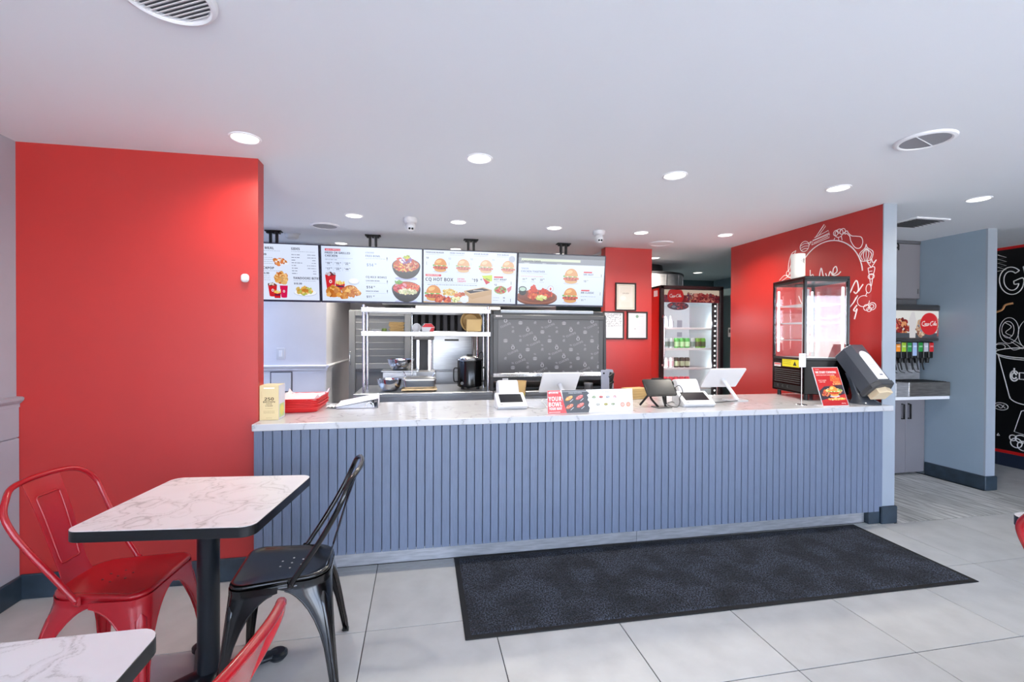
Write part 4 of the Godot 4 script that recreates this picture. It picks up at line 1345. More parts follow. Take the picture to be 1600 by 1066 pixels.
func menu_four() -> Canvas:
	var c := Canvas.new(1152, 648, Color(0.885, 0.915, 0.985), 13)
	var ink := Color(0.13, 0.15, 0.22); var soft := Color(0.62, 0.65, 0.74); var red := Color(0.86, 0.24, 0.3)
	c.rect(0, 0, 1.0, 0.075, Color(0.40, 0.42, 0.46))
	c.rect(0, 0.075, 1.0, 0.115, Color(0.55, 0.57, 0.61))
	c.rect(0.03, 0.09, 0.68, 0.05, Color(0.86, 0.89, 0.78))
	c.text("CHICKEN TIKKA", 0.04, 0.14, 0.05, Color(0.25, 0.27, 0.3), true)
	c.text("COMBO", 0.06, 0.185, 0.03, Color(0.92, 0.93, 0.95), true)
	c.text("FRIES", 0.27, 0.185, 0.03, Color(0.86, 0.87, 0.9), true)
	c.text("DRINK", 0.44, 0.185, 0.03, Color(0.86, 0.87, 0.9), true)
	c.text("TENDER", 0.03, 0.29, 0.04, Color(0.55, 0.6, 0.74), true)
	c.text("CHICKEN TOGETHER", 0.03, 0.345, 0.05, Color(0.42, 0.46, 0.6), true)
	c.greek(0.03, 0.385, 0.30, 0.01, soft)
	c.greek(0.03, 0.44, 0.25, 0.014, red.lightened(0.4))
	for k in 3:
		c.text(["11", "16", "22"][k], 0.05 + k * 0.10, 0.505, 0.05, ink, true)
		c.text("99", 0.086 + k * 0.10, 0.49, 0.022, ink, true)
		c.greek(0.045 + k * 0.10, 0.55, 0.05, 0.012, soft)
	c.oval(0.22, 0.875, 0.235, 0.085, Color(0.45, 0.22, 0.14)); c.oval(0.22, 0.85, 0.235, 0.08, Color(0.62, 0.34, 0.22)); c.oval(0.22, 0.845, 0.215, 0.068, Color(0.50, 0.25, 0.16))
	c.oval(0.055, 0.70, 0.045, 0.032, Color(0.14, 0.20, 0.20)); c.oval(0.055, 0.735, 0.045, 0.05, Color(0.10, 0.14, 0.15), 0, PI); c.oval(0.055, 0.70, 0.036, 0.022, Color(0.75, 0.85, 0.78))
	c.blobs(0.17, 0.755, 0.05, 0.07, 60, 0.022, [Color(0.86, 0.24, 0.12), Color(0.93, 0.40, 0.20), Color(0.74, 0.15, 0.10)])
	c.poly([Vector2(0.145, 0.74), Vector2(0.175, 0.60), Vector2(0.20, 0.62), Vector2(0.21, 0.76)], Color(0.85, 0.25, 0.14))
	c.blobs(0.32, 0.78, 0.075, 0.04, 70, 0.022, [Color(0.86, 0.24, 0.12), Color(0.93, 0.40, 0.20), Color(0.72, 0.15, 0.10)])
	c.poly([Vector2(0.26, 0.76), Vector2(0.28, 0.665), Vector2(0.305, 0.68), Vector2(0.33, 0.77)], Color(0.82, 0.22, 0.13))
	c.blobs(0.19, 0.845, 0.07, 0.025, 40, 0.02, [Color(0.90, 0.40, 0.15), Color(0.82, 0.25, 0.12)])
	c.blobs(0.275, 0.865, 0.055, 0.022, 24, 0.022, [Color(0.80, 0.82, 0.40), Color(0.20, 0.28, 0.12), Color(0.93, 0.92, 0.62)])
	c.oval(0.375, 0.68, 0.035, 0.035, Color(0.70, 0.62, 0.68)); c.oval(0.375, 0.68, 0.031, 0.031, Color(0.92, 0.93, 0.98)); c.oval(0.375, 0.685, 0.01, 0.016, red)
	c.burger(0.61, 0.41, 0.10, 0.22)
	c.burger(0.61, 0.80, 0.10)
	c.rect(0.755, 0.315, 0.10, 0.03, red); c.text("MR HEAT", 0.755, 0.375, 0.05, Color(0.4, 0.43, 0.55), true)
	c.greek(0.755, 0.42, 0.2, 0.01, soft); c.text("12", 0.76, 0.51, 0.05, ink, true); c.text("99", 0.80, 0.495, 0.024, ink)
	c.rect(0.735, 0.685, 0.10, 0.03, red); c.text("MR CLASSIC", 0.735, 0.745, 0.05, ink, true)
	c.greek(0.735, 0.82, 0.18, 0.02, soft); c.text("11", 0.74, 0.90, 0.05, ink, true); c.text("99", 0.78, 0.885, 0.024, ink)
	for y in [0.36, 0.73]: c.rect(0.965, y, 0.004, 0.06, ink)
	return c

func build_screens() -> void:
	var pics := [menu_one(), menu_two(), menu_three(), menu_four()]
	var cx := [-1.408, -0.447, 0.505, 1.462]
	var labels := ["leftmost wall menu screen with kids meal and sides, partly hidden by the red wall",
		"second menu screen from the red wall, showing two dark rice bowls",
		"third menu screen from the red wall, showing the hot box burger combo",
		"rightmost menu screen showing a board of tandoori chicken, beside the red column"]
	var w := 0.954; var h := 0.545
	var xf := Transform3D(Basis(Vector3.RIGHT, 0.15), Vector3.ZERO)
	var body := ST()
	bx(body, Vector3(0, 0, -0.026), Vector3(w, h, 0.045), 0.006, xf)
	var bm := mesh_of(body)
	var bez := ST()
	for e in [[0, h / 2 - 0.005, w, 0.010], [0, -h / 2 + 0.009, w, 0.018], [-w / 2 + 0.005, 0, 0.010, h - 0.028], [w / 2 - 0.005, 0, 0.010, h - 0.028]]: bx(bez, Vector3(e[0], e[1], 0.0005), Vector3(e[2], e[3], 0.009), 0.0015, xf)
	var bzm := mesh_of(bez)
	var bezel_mat := mat(Color(0.16, 0.18, 0.26), 0.35)
	for k in 4:
		var t := thing("menu_screen", labels[k], "screen", Vector3(cx[k], 1.984, -4.75), 0.0, "menu screens over the kitchen pass")
		part_mesh("housing", bm, M.black, t)
		part_mesh("bezel", bzm, bezel_mat, t)
		var sm := glow(Color(0.96, 0.98, 1.0), 1.02, pics[k].tex())
		sm.texture_repeat = false
		sm.roughness = 0.2
		obj("display", picture(w - 0.02, h - 0.028, xf * X(Vector3(0, 0.004, 0.002))), sm, t)
		# ceiling bracket of its own, screwed to the ceiling
		var b := thing("screen_bracket", ["black ceiling bracket of the leftmost menu screen, by the red wall", "black ceiling bracket holding the second menu screen from the red wall", "black ceiling bracket holding the third menu screen from the red wall", "black ceiling bracket holding the rightmost menu screen"][k], "bracket", Vector3([-1.37, -0.456, 0.519, 1.515][k], H, -4.86))
		var st := ST()
		bx(st, Vector3(0, -0.006, 0), Vector3(0.15, 0.012, 0.07), 0.003)
		for e in [-0.05, 0.0, 0.05]: bx(st, Vector3(e, -0.02, 0.01), Vector3(0.02, 0.02, 0.05), 0.003)
		obj("ceiling_plate", st, M.black, b)
		for e in [-0.028, 0.028]:
			st = ST()
			bx(st, Vector3(e, -0.16, 0), Vector3(0.024, 0.30, 0.03), 0.004)
			obj("arm", st, M.black, b)
		st = ST()
		bx(st, Vector3(0, -0.37, 0.012), Vector3(0.20, 0.16, 0.02), 0.004)
		bx(st, Vector3(0, -0.33, 0.03), Vector3(0.06, 0.08, 0.05), 0.004)
		obj("screen_plate", st, M.black, b)

# ---------------------------------------------------------------- kitchen
func bowl_shape(r: float, h: float) -> SurfaceTool:
	var st := ST()
	var prof := []
	for k in 9:
		var a := k / 8.0 * PI / 2
		prof.append(Vector2(r * 0.42 + r * 0.58 * sin(a), h * (1.0 - cos(a))))
	prof[0] = Vector2(r * 0.42, 0.0)
	var full := [Vector2(0, 0)]
	full.append_array(prof)
	full.append(Vector2(r * 1.05, h * 1.0)); full.append(Vector2(r * 1.05, h * 0.985 + 0.004)); full.append(Vector2(r * 0.985, h + 0.001))
	for k in range(7, -1, -1): full.append(prof[k] + Vector2(-0.002, 0.003))
	full.append(Vector2(0, 0.003))
	lathe(st, full, 40, Transform3D(), 0.7)
	return st

func build_kitchen() -> void:
	var st := ST()
	var t := thing("prep_table", "stainless steel prep table behind the counter at left, under the open shelves", "table", Vector3(0.05, 0, -4.63))
	bb(st, Vector3(-0.61, 0.855, -0.38), Vector3(0.61, 0.888, 0.38), 0.004)
	obj("tabletop", st, M.steel, t)
	st = ST()
	bb(st, Vector3(-0.61, 0.79, 0.355), Vector3(0.61, 0.855, 0.378), 0.003)
	obj("apron", st, M.steel, t)
	for s in [[-0.57, 0.33], [0.57, 0.33], [-0.57, -0.34], [0.57, -0.34]]:
		st = ST()
		tube(st, [Vector3(s[0], 0, s[1]), Vector3(s[0], 0.856, s[1])], 0.02, 12)
		obj("leg", st, M.steel_smooth, t)
	st = ST()
	bb(st, Vector3(-0.57, 0.22, -0.34), Vector3(0.57, 0.245, 0.33), 0.003)
	obj("undershelf", st, M.steel, t)
	# overshelf standing on the table
	t = thing("overshelf", "two-tier open stainless steel shelf standing on the prep table", "shelf", Vector3(0.07, 0.888, -4.45))
	for s in [[-0.55, 0.15], [0.55, 0.15], [-0.55, -0.15], [0.55, -0.15], [-0.14, -0.15]]:
		st = ST()
		tube(st, [Vector3(s[0], 0, s[1]), Vector3(s[0], 0.78, s[1])], 0.0125 if s[0] != -0.14 else 0.006, 12)
		obj("post", st, M.steel_smooth, t)
	for yy in [0.745, 0.535]:
		st = ST()
		bb(st, Vector3(-0.572, yy, -0.165), Vector3(0.572, yy + 0.008, 0.165), 0.002)
		bb(st, Vector3(-0.572, yy - 0.032, 0.158), Vector3(0.572, yy + 0.010, 0.168), 0.003)
		bb(st, Vector3(-0.572, yy - 0.032, -0.168), Vector3(0.572, yy + 0.010, -0.158), 0.003)
		obj("shelf_board", st, M.steel, t)
	var sy := 1.4315
	# things on the middle shelf
	t = thing("kraft_bag", "bundle of folded kraft paper bags on the middle steel shelf", "bag", Vector3(-0.205, sy, -4.44))
	for k in 9:
		st = ST()
		bx(st, Vector3(0, 0.0055 + k * 0.0098, 0), Vector3(0.125 + rng.randf_range(-0.008, 0.012), 0.008, 0.16), 0.003, Transform3D(Basis(Vector3.UP, rng.randf_range(-0.08, 0.08)), Vector3(rng.randf_range(-0.005, 0.005), 0, 0)))
		obj("folded_bag", st, M.kraft, t)
	t = thing("tape_roll", "small roll of green tape lying on the middle steel shelf", "tape", Vector3(-0.315, sy, -4.42))
	st = ST()
	lathe(st, [Vector2(0.013, 0), Vector2(0.021, 0), Vector2(0.021, 0.03), Vector2(0.013, 0.03), Vector2(0.013, 0)], 20)
	obj("tape", st, mat(Color(0.45, 0.55, 0.22), 0.5), t)
	t = thing("lid_stack", "low stack of clear white lids at the left end of the middle shelf", "lids", Vector3(-0.385, sy, -4.42))
	for k in 3:
		st = ST()
		lathe(st, [Vector2(0, 0.001), Vector2(0.045, 0.001), Vector2(0.047, 0.005), Vector2(0.040, 0.007), Vector2(0, 0.007)], 20, Transform3D(Basis(), Vector3(k * 0.004 - 0.004, k * 0.0072, 0)))
		obj("lid", st, M.plastic, t)
	t = thing("paper_tub", "white round paper tub lying beside the red food boat on the shelf", "tub", Vector3(-0.027, sy, -4.43))
	st = ST()
	lathe(st, [Vector2(0, 0), Vector2(0.036, 0), Vector2(0.04, 0.003), Vector2(0.037, 0.05), Vector2(0.040, 0.052), Vector2(0.040, 0.056), Vector2(0.034, 0.056), Vector2(0.033, 0.006), Vector2(0, 0.006)], 24, Transform3D(Basis(Vector3.RIGHT, PI / 2), Vector3(0, 0.04, -0.02)))
	obj("tub_body", st, M.paper, t)
	t = thing("food_box", "white and red printed paper food box on the middle steel shelf", "box", Vector3(0.07, sy, -4.43), 0.2)
	st = ST()
	prism(st, PackedVector2Array([Vector2(-0.055, 0), Vector2(0.05, 0), Vector2(0.062, 0.045), Vector2(0.03, 0.078), Vector2(-0.03, 0.078), Vector2(-0.062, 0.045)]), -0.04, 0.04, Transform3D(), 0.003)
	obj("box_body", st, M.paper, t)
	st = ST()
	prism(st, PackedVector2Array([Vector2(-0.058, 0.044), Vector2(0.060, 0.044), Vector2(0.03, 0.076), Vector2(-0.028, 0.076)]), 0.0395, 0.0412)
	prism(st, PackedVector2Array([Vector2(0.01, 0.004), Vector2(0.05, 0.004), Vector2(0.058, 0.04), Vector2(0.03, 0.04)]), 0.0395, 0.0412)
	obj("printed_band", st, mat(Color(0.82, 0.13, 0.18), 0.5), t)
	t = thing("bowl_sleeve", "large round kraft takeout bowl stack standing on edge on the middle shelf", "bowls", Vector3(0.475, sy + 0.1025, -4.44))
	st = ST()
	lathe(st, [Vector2(0, -0.05), Vector2(0.074, -0.05), Vector2(0.098, 0.045), Vector2(0.102, 0.05), Vector2(0.102, 0.055), Vector2(0.096, 0.055), Vector2(0.07, -0.03), Vector2(0, -0.03)], 36, Transform3D(Basis(Vector3.RIGHT, PI / 2), Vector3.ZERO))
	obj("bowl", st, M.kraft, t)
	st = ST()
	bx(st, Vector3(0.02, -0.038, 0.062), Vector3(0.14, 0.118, 0.05), 0.006)
	obj("square_box", st, mat(Color(0.80, 0.68, 0.47), 0.8), t)
	# bowls, pan, riser
	t = thing("plate_riser", "low stainless riser box on the prep table carrying a mixing bowl", "riser", Vector3(-0.185, 0.888, -4.765))
	st = ST()
	bb(st, Vector3(-0.16, 0.0, -0.12), Vector3(0.16, 0.16, 0.12), 0.004)
	obj("riser_body", st, M.steel_dull, t)
	st = ST()
	bb(st, Vector3(-0.175, 0.16, -0.13), Vector3(0.175, 0.172, 0.13), 0.003)
	obj("riser_top", st, M.steel, t)
	tag(obj("mixing_bowl", bowl_shape(0.125, 0.105), M.chrome, self, X(Vector3(-0.182, 1.0605, -4.75))), "shiny steel mixing bowl raised on the riser box, the upper of two", "bowl")
	tag(obj("mixing_bowl", bowl_shape(0.108, 0.108), M.chrome, self, X(Vector3(-0.27, 0.8885, -4.46))), "shiny steel mixing bowl standing on the prep table, lower of two", "bowl")
	t = thing("cutting_board", "thin pale wooden board under the rectangular steel pan", "board", Vector3(0.0, 0.8885, -4.46))
	st = ST()
	bx(st, Vector3(0, 0.016, 0), Vector3(0.32, 0.014, 0.24), 0.004)
	obj("board_top", st, mat(Color(0.80, 0.70, 0.54), 0.6), t)
	for s in [-0.14, 0.14]:
		st = ST()
		bx(st, Vector3(s, 0.0045, 0), Vector3(0.02, 0.009, 0.22), 0.001)
		obj("foot", st, M.black_matte, t)
	t = thing("steam_pan", "rectangular lidded stainless pan on the wooden board", "pan", Vector3(0.0, 0.912, -4.46))
	st = ST()
	var rows := []
	for e in [[0.27, 0.19, 0.0], [0.285, 0.205, 0.02], [0.292, 0.212, 0.075], [0.31, 0.23, 0.078], [0.31, 0.23, 0.084]]:
		var row := []
		for p in rrect(e[0], e[1], 0.03, 5): row.append(Vector3(p.x, e[2], p.y))
		rows.append(row)
	grid(st, rows, true, true, true, PackedInt32Array([0, 1, 2, 3]))
	obj("pan_body", st, M.steel_smooth, t)
	st = ST()
	rows = []
	for e in [[0.305, 0.225, 0.0845], [0.30, 0.22, 0.094], [0.26, 0.18, 0.104], [0.2, 0.12, 0.107]]:
		var row := []
		for p in rrect(e[0], e[1], 0.03, 5): row.append(Vector3(p.x, e[2], p.y))
		rows.append(row)
	grid(st, rows, true, true, true)
	obj("lid", st, M.steel, t)
	for s in [-1, 1]:
		st = ST()
		tube(st, smooth_path([Vector3(0.12 * s, 0.10, 0.03), Vector3(0.145 * s, 0.145, 0.03), Vector3(0.145 * s, 0.145, -0.03), Vector3(0.12 * s, 0.10, -0.03)], 5), 0.006, 8)
		obj("handle", st, M.steel_smooth, t)
	# soup kettle
	t = thing("soup_kettle", "black round soup kettle with steel rim and lid on the prep table", "kettle", Vector3(0.475, 0.8885, -4.53))
	st = ST()
	lathe(st, [Vector2(0, 0.02), Vector2(0.105, 0.02), Vector2(0.118, 0.03), Vector2(0.118, 0.262), Vector2(0.114, 0.27), Vector2(0, 0.27)], 36)
	obj("body", st, M.black_gloss, t)
	st = ST()
	lathe(st, [Vector2(0.108, 0.27), Vector2(0.124, 0.27), Vector2(0.126, 0.278), Vector2(0.122, 0.288), Vector2(0.108, 0.288)], 36)
	obj("rim", st, M.steel_smooth, t)
	st = ST()
	lathe(st, [Vector2(0, 0.288), Vector2(0.108, 0.288), Vector2(0.106, 0.296), Vector2(0.06, 0.312), Vector2(0, 0.316)], 36)
	obj("lid", st, M.steel_smooth, t)
	st = ST()
	bx(st, Vector3(0, 0.324, 0), Vector3(0.06, 0.018, 0.018), 0.006)
	obj("lid_knob", st, M.black, t)
	st = ST()
	lathe(st, [Vector2(0, 0.012), Vector2(0.014, 0.010), Vector2(0.016, 0.0), Vector2(0, 0)], 16, Transform3D(Basis(Vector3.RIGHT, PI / 2), Vector3(-0.08, 0.06, 0.088)))
	obj("dial", st, M.mid, t)
	for k in 3:
		st = ST()
		lathe(st, [Vector2(0, 0), Vector2(0.014, 0), Vector2(0.014, 0.022), Vector2(0, 0.022)], 12, X(Vector3(cos(TAU * k / 3.0 + 0.5) * 0.085, 0, sin(TAU * k / 3.0 + 0.5) * 0.085)))
		obj("foot", st, M.black, t)
	for s in [-1, 1]:
		st = ST()
		tube(st, smooth_path([Vector3(0.114 * s, 0.20, 0), Vector3(0.15 * s, 0.19, 0), Vector3(0.15 * s, 0.08, 0), Vector3(0.114 * s, 0.07, 0)], 5), 0.006, 8)
		obj("handle", st, M.black, t)
	st = ST()
	tube(st, smooth_path([Vector3(0.085, 0.292, -0.03), Vector3(0.10, 0.34, -0.03), Vector3(0.125, 0.35, -0.03), Vector3(0.135, 0.31, -0.03), Vector3(0.13, 0.27, -0.04)], 6), 0.004, 8)
	obj("ladle_hook", st, M.black, t)
	# holding station with header sign
	t = thing("holding_station", "steel holding station with dark header and dark back panel behind the pan", "station", Vector3(0.03, 0, -5.20))
	st = ST()
	bb(st, Vector3(-0.22, 0.0, -0.18), Vector3(0.14, 1.02, 0.16), 0.005)
	obj("cabinet", st, M.steel_dull, t)
	st = ST()
	bb(st, Vector3(-0.125, 1.355, -0.10), Vector3(0.122, 1.424, 0.13), 0.006)
	obj("header", st, mat(Color(0.30, 0.30, 0.31), 0.4), t)
	for s in [-0.047, 0.076]:
		st = ST()
		bb(st, Vector3(s - 0.016, 1.02, 0.06), Vector3(s + 0.016, 1.356, 0.10), 0.004)
		obj("post", st, M.steel_smooth, t)
	st = ST()
	bb(st, Vector3(-0.10, 1.02, -0.10), Vector3(0.06, 1.356, -0.085), 0.002)
	obj("back_panel", st, M.dark, t)
	lettering(t, "header_lettering", "BURGERS & WRAPS", 0.018, Transform3D(Basis(), Vector3(0.0, 1.39, 0.1305)), M.line, false)
	# tall steel cabinet with slot handle
	t = thing("steel_cabinet", "white-lit stainless cabinet with a slot handle behind the soup kettle", "cabinet", Vector3(0.37, 0, -5.72))
	st = ST()
	bb(st, Vector3(-0.24, 0.02, -0.3), Vector3(0.24, 1.42, 0.3), 0.004)
	obj("body", st, M.steel_dull, t)
	st = ST()
	bb(st, Vector3(-0.225, 1.01, 0.3), Vector3(0.225, 1.405, 0.32), 0.006)
	var d := obj("door", st, M.steel, t)
	st = ST()
	bx(st, Vector3(-0.01, 1.352, 0.3205), Vector3(0.16, 0.02, 0.004), 0.0015)
	obj("slot_handle", st, M.dark, d)
	st = ST()
	bb(st, Vector3(-0.225, 0.06, 0.3), Vector3(0.225, 0.995, 0.32), 0.006)
	obj("lower_door", st, M.steel, t)
	t = thing("equipment_column", "narrow stainless equipment column at the right of the white-lit cabinet", "equipment", Vector3(0.74, 0, -5.6))
	st = ST()
	bb(st, Vector3(-0.08, 0.0, -0.15), Vector3(0.10, 1.40, 0.15), 0.004)
	obj("column_body", st, M.steel, t)
	for s in [-0.085, 0.11]:
		st = ST()
		tube(st, [Vector3(s, 0, 0.17), Vector3(s, 1.62, 0.17)], 0.014, 12)
		obj("post", st, M.steel_smooth, t)
	# exhaust hood with baffle filters
	t = thing("exhaust_hood", "stainless exhaust hood with dark vertical baffle filters at the back", "hood", Vector3(0.55, 0, -6.5))
	st = ST()
	bb(st, Vector3(-1.0, 1.78, -0.6), Vector3(1.2, 2.40, 0.55), 0.005)
	obj("canopy", st, M.steel, t)
	st = ST()
	bb(st, Vector3(-1.0, 1.46, -0.6), Vector3(1.2, 1.78, -0.5), 0.005)
	obj("filter_bank", st, M.black_matte, t)
	for k in 20:
		st = ST()
		bx(st, Vector3(-0.92 + k * 0.105, 1.62, -0.42), Vector3(0.066, 0.30, 0.04), 0.008, Transform3D())
		obj("baffle", st, mat(Color(0.17, 0.18, 0.23), 0.5), t)
	st = ST()
	bb(st, Vector3(-0.98, 1.455, -0.46), Vector3(1.18, 1.475, -0.36), 0.003)
	obj("grease_rail", st, M.steel_smooth, t)
	# hood lamp
	t = thing("hood_lamp", "strip lamp under the exhaust hood, hidden behind the menu screens", "lamp", Vector3(0.5, 1.765, -6.2))
	st = ST()
	bx(st, Vector3.ZERO, Vector3(1.1, 0.02, 0.10), 0.004)
	obj("diffuser", st, glow(Color(1, 0.98, 0.95), 2.0), t)
	var al := AreaLight3D.new()
	al.name = "hood_light"
	al.area_size = Vector2(1.1, 0.10)
	al.light_energy = 1.0
	al.light_color = Color(1, 0.98, 0.95)
	al.rotation.x = -PI / 2
	al.position = Vector3(0, -0.016, 0)
	al.shadow_enabled = true
	t.add_child(al, true)
	# louvred grey cabinet
	t = thing("louvred_cabinet", "tall grey cabinet with a louvred door panel left of the open shelves", "cabinet", Vector3(-0.47, 0, -6.05))
	st = ST()
	bb(st, Vector3(-0.36, 0.0, -0.3), Vector3(0.36, 1.71, 0.12), 0.004)
	var cabm := mat(Color(0.50, 0.51, 0.52), 0.4)
	obj("body", st, cabm, t)
	st = ST()
	for e in [[-0.325, 0.85, 0.07, 1.70], [0.325, 0.85, 0.07, 1.70]]: bx(st, Vector3(e[0], e[1], 0.135), Vector3(e[2], e[3], 0.03), 0.005)
	for e in [1.67, 1.03, 0.06]: bx(st, Vector3(0, e, 0.135), Vector3(0.58, 0.07, 0.03), 0.005)
	obj("door_frame", st, cabm, t)
	for k in 7:
		st = ST()
		bx(st, Vector3.ZERO, Vector3(0.575, 0.085, 0.008), 0.002, Transform3D(Basis(Vector3.RIGHT, 0.18), Vector3(0, 1.115 + k * 0.081, 0.128)))
		obj("louvre", st, cabm, t)
	st = ST()
	bx(st, Vector3(0, 0.53, 0.124), Vector3(0.56, 0.86, 0.008), 0.002)
	obj("lower_panel", st, mat(Color(0.42, 0.43, 0.44), 0.4), t)
	st = ST()
	tube(st, smooth_path([Vector3(-0.345, 1.20, 0.15), Vector3(-0.345, 1.20, 0.185), Vector3(-0.345, 1.06, 0.185), Vector3(-0.345, 1.06, 0.15)], 4), 0.008, 8)
	obj("pull_handle", st, M.steel_smooth, t)
	# printed heated display
	t = thing("warmer_stand", "stainless stand under the dark printed display unit behind the counter", "stand", Vector3(1.235, 0, -4.62))
	st = ST()
	bb(st, Vector3(-0.565, 0.845, -0.37), Vector3(0.58, 0.885, 0.37), 0.004)
	obj("stand_top", st, M.steel, t)
	st = ST()
	bb(st, Vector3(-0.55, 0.0, -0.34), Vector3(0.56, 0.845, 0.35), 0.004)
	obj("stand_body", st, M.steel_dull, t)
	t = thing("display_warmer", "wide dark food display unit covered with a grey patterned film", "display unit", Vector3(1.215, 0.8855, -4.60))
	st = ST()
	var prof := PackedVector2Array([Vector2(0.30, 0.0), Vector2(-0.29, 0.0), Vector2(-0.29, 0.75), Vector2(0.20, 0.75), Vector2(0.27, 0.71), Vector2(0.285, 0.15), Vector2(0.30, 0.13)])
	var side := Transform3D(Basis(Vector3(0, 0, 1), Vector3(0, 1, 0), Vector3(-1, 0, 0)), Vector3.ZERO)
	for s in [-0.57, 0.545]:
		st = ST()
		prism(st, prof, -0.013, 0.013, Transform3D(side.basis, Vector3(s + 0.012, 0, 0)), 0.003)
		obj("side_panel", st, M.dark, t)
	st = ST()
	bb(st, Vector3(-0.545, 0.685, -0.28), Vector3(0.545, 0.752, 0.262), 0.006)
	bb(st, Vector3(-0.545, 0.09, -0.285), Vector3(0.545, 0.69, 0.20), 0.004)
	bb(st, Vector3(-0.545, 0.0, -0.285), Vector3(0.545, 0.03, 0.25), 0.004)
	obj("carcass", st, M.black, t)
	st = ST()
	bb(st, Vector3(-0.47, 0.728, 0.215), Vector3(0.44, 0.758, 0.272), 0.004)
	obj("light_bar", st, M.pale_grey, t)
	st = ST()
	for e in [[-0.52, 0.43, 0.05, 0.54], [0.52, 0.43, 0.05, 0.54]]: bx(st, Vector3(e[0], e[1], 0.258), Vector3(e[2], e[3], 0.03), 0.005)
	bx(st, Vector3(0, 0.69, 0.262), Vector3(1.09, 0.045, 0.03), 0.005)
	obj("front_frame", st, mat(Color(0.25, 0.25, 0.255), 0.4), t)
	st = ST()
	bb(st, Vector3(-0.545, 0.128, 0.25), Vector3(0.545, 0.165, 0.305), 0.005)
	obj("lower_rail", st, M.steel_smooth, t)
	st = ST()
	bb(st, Vector3(-0.545, 0.088, 0.22), Vector3(0.545, 0.128, 0.29), 0.005)
	obj("drawer_front", st, M.dark, t)
	st = ST()
	bx(st, Vector3(-0.43, 0.108, 0.2905), Vector3(0.055, 0.018, 0.003), 0.001)
	obj("rating_label", st, M.paper, t)
	var c := Canvas.new(1024, 560, Color(0.235, 0.22, 0.225), 40)
	var ink := Color(0.47, 0.455, 0.465)
	for r in 6:
		for q in 7:
			var x := (q + 0.5 + (0.5 if r % 2 else 0.0)) / 7.0; var y := (r + 0.35) / 6.0
			match (q + r * 2) % 3:
				0:
					c.oval(x, y - 0.03, 0.017, 0.020, ink.lightened(0.1)); c.oval(x, y - 0.03, 0.009, 0.011, Color(0.235, 0.22, 0.225)); c.rect(x - 0.002, y - 0.06, 0.004, 0.06, Color(0.235, 0.22, 0.225))
					c.text("CLUCKQ", x, y + 0.055, 0.05, ink, true, 0, -0.42)
				1:
					c.oval(x, y, 0.021, 0.014, ink, PI, TAU); c.oval(x, y + 0.015, 0.022, 0.006, ink); c.oval(x, y + 0.03, 0.018, 0.006, ink)
				2:
					c.oval(x, y, 0.012, 0.016, ink.darkened(0.15), 0, TAU, 0.5); c.line([Vector2(x * 1024, y * 560), Vector2(x * 1024 + 14, y * 560 + 18)], 3, ink.darkened(0.15))
			c.oval(x + 0.07, y + 0.09, 0.013, 0.009, ink.darkened(0.2), 0, TAU, 0.4)
	obj("printed_film", picture(0.995, 0.505, X(Vector3(0, 0.417, 0.2735))), print_mat(c, 0.3), t)
	st = ST()
	bx(st, Vector3(0, 0.417, 0.265), Vector3(0.99, 0.50, 0.014), 0.002)
	obj("door_panel", st, M.dark, t)
	lettering(t, "maker_plate", "MERCO", 0.018, Transform3D(Basis(), Vector3(-0.49, 0.697, 0.2785)), M.line, true)
	# round silver duct behind the fridge
	t = thing("air_duct", "round silver duct below the ceiling behind the drinks fridge", "duct", Vector3(3.1, 0, -6.22))
	st = ST()
	lathe(st, [Vector2(0.0, 1.99), Vector2(0.53, 1.99), Vector2(0.55, 2.01), Vector2(0.55, 2.235), Vector2(0.0, 2.235)], 56)
	obj("duct_body", st, M.steel_dull, t)
	st = ST()
	lathe(st, [Vector2(0.0, 2.235), Vector2(0.562, 2.235), Vector2(0.566, 2.25), Vector2(0.555, 2.262), Vector2(0.3, 2.27), Vector2(0.28, 2.395), Vector2(0, 2.395)], 56)
	obj("flange", st, M.dark, t)
	for k in 6:
		st = ST()
		bx(st, Vector3.ZERO, Vector3(0.012, 0.215, 0.006), 0.001, Transform3D(Basis(Vector3.UP, k * 0.45 - 1.2), Vector3(sin(k * 0.45 - 1.2) * 0.551, 2.122, cos(k * 0.45 - 1.2) * 0.551)))
		obj("seam", st, M.steel_smooth, t)

# raised flat lettering made of real letter shapes, on the xy plane of xf, centred
func lettering(parent: Node3D, called: String, s: String, size: float, xf: Transform3D, m: Material, bold := true, squeeze := 1.0) -> MeshInstance3D:
	var v := Canvas.letters(s, bold)
	var st := ST()
	st.set_smooth_group(-1)
	var lo := INF; var hi := -INF
	for p in v: lo = minf(lo, p.x); hi = maxf(hi, p.x)
	for i in range(0, v.size(), 3):
		for k in 3:
			var p := v[i + k]
			st.add_vertex(xf * Vector3((p.x - (lo + hi) / 2) * size * squeeze, p.y * size, 0))
	return obj(called, st, m, parent)

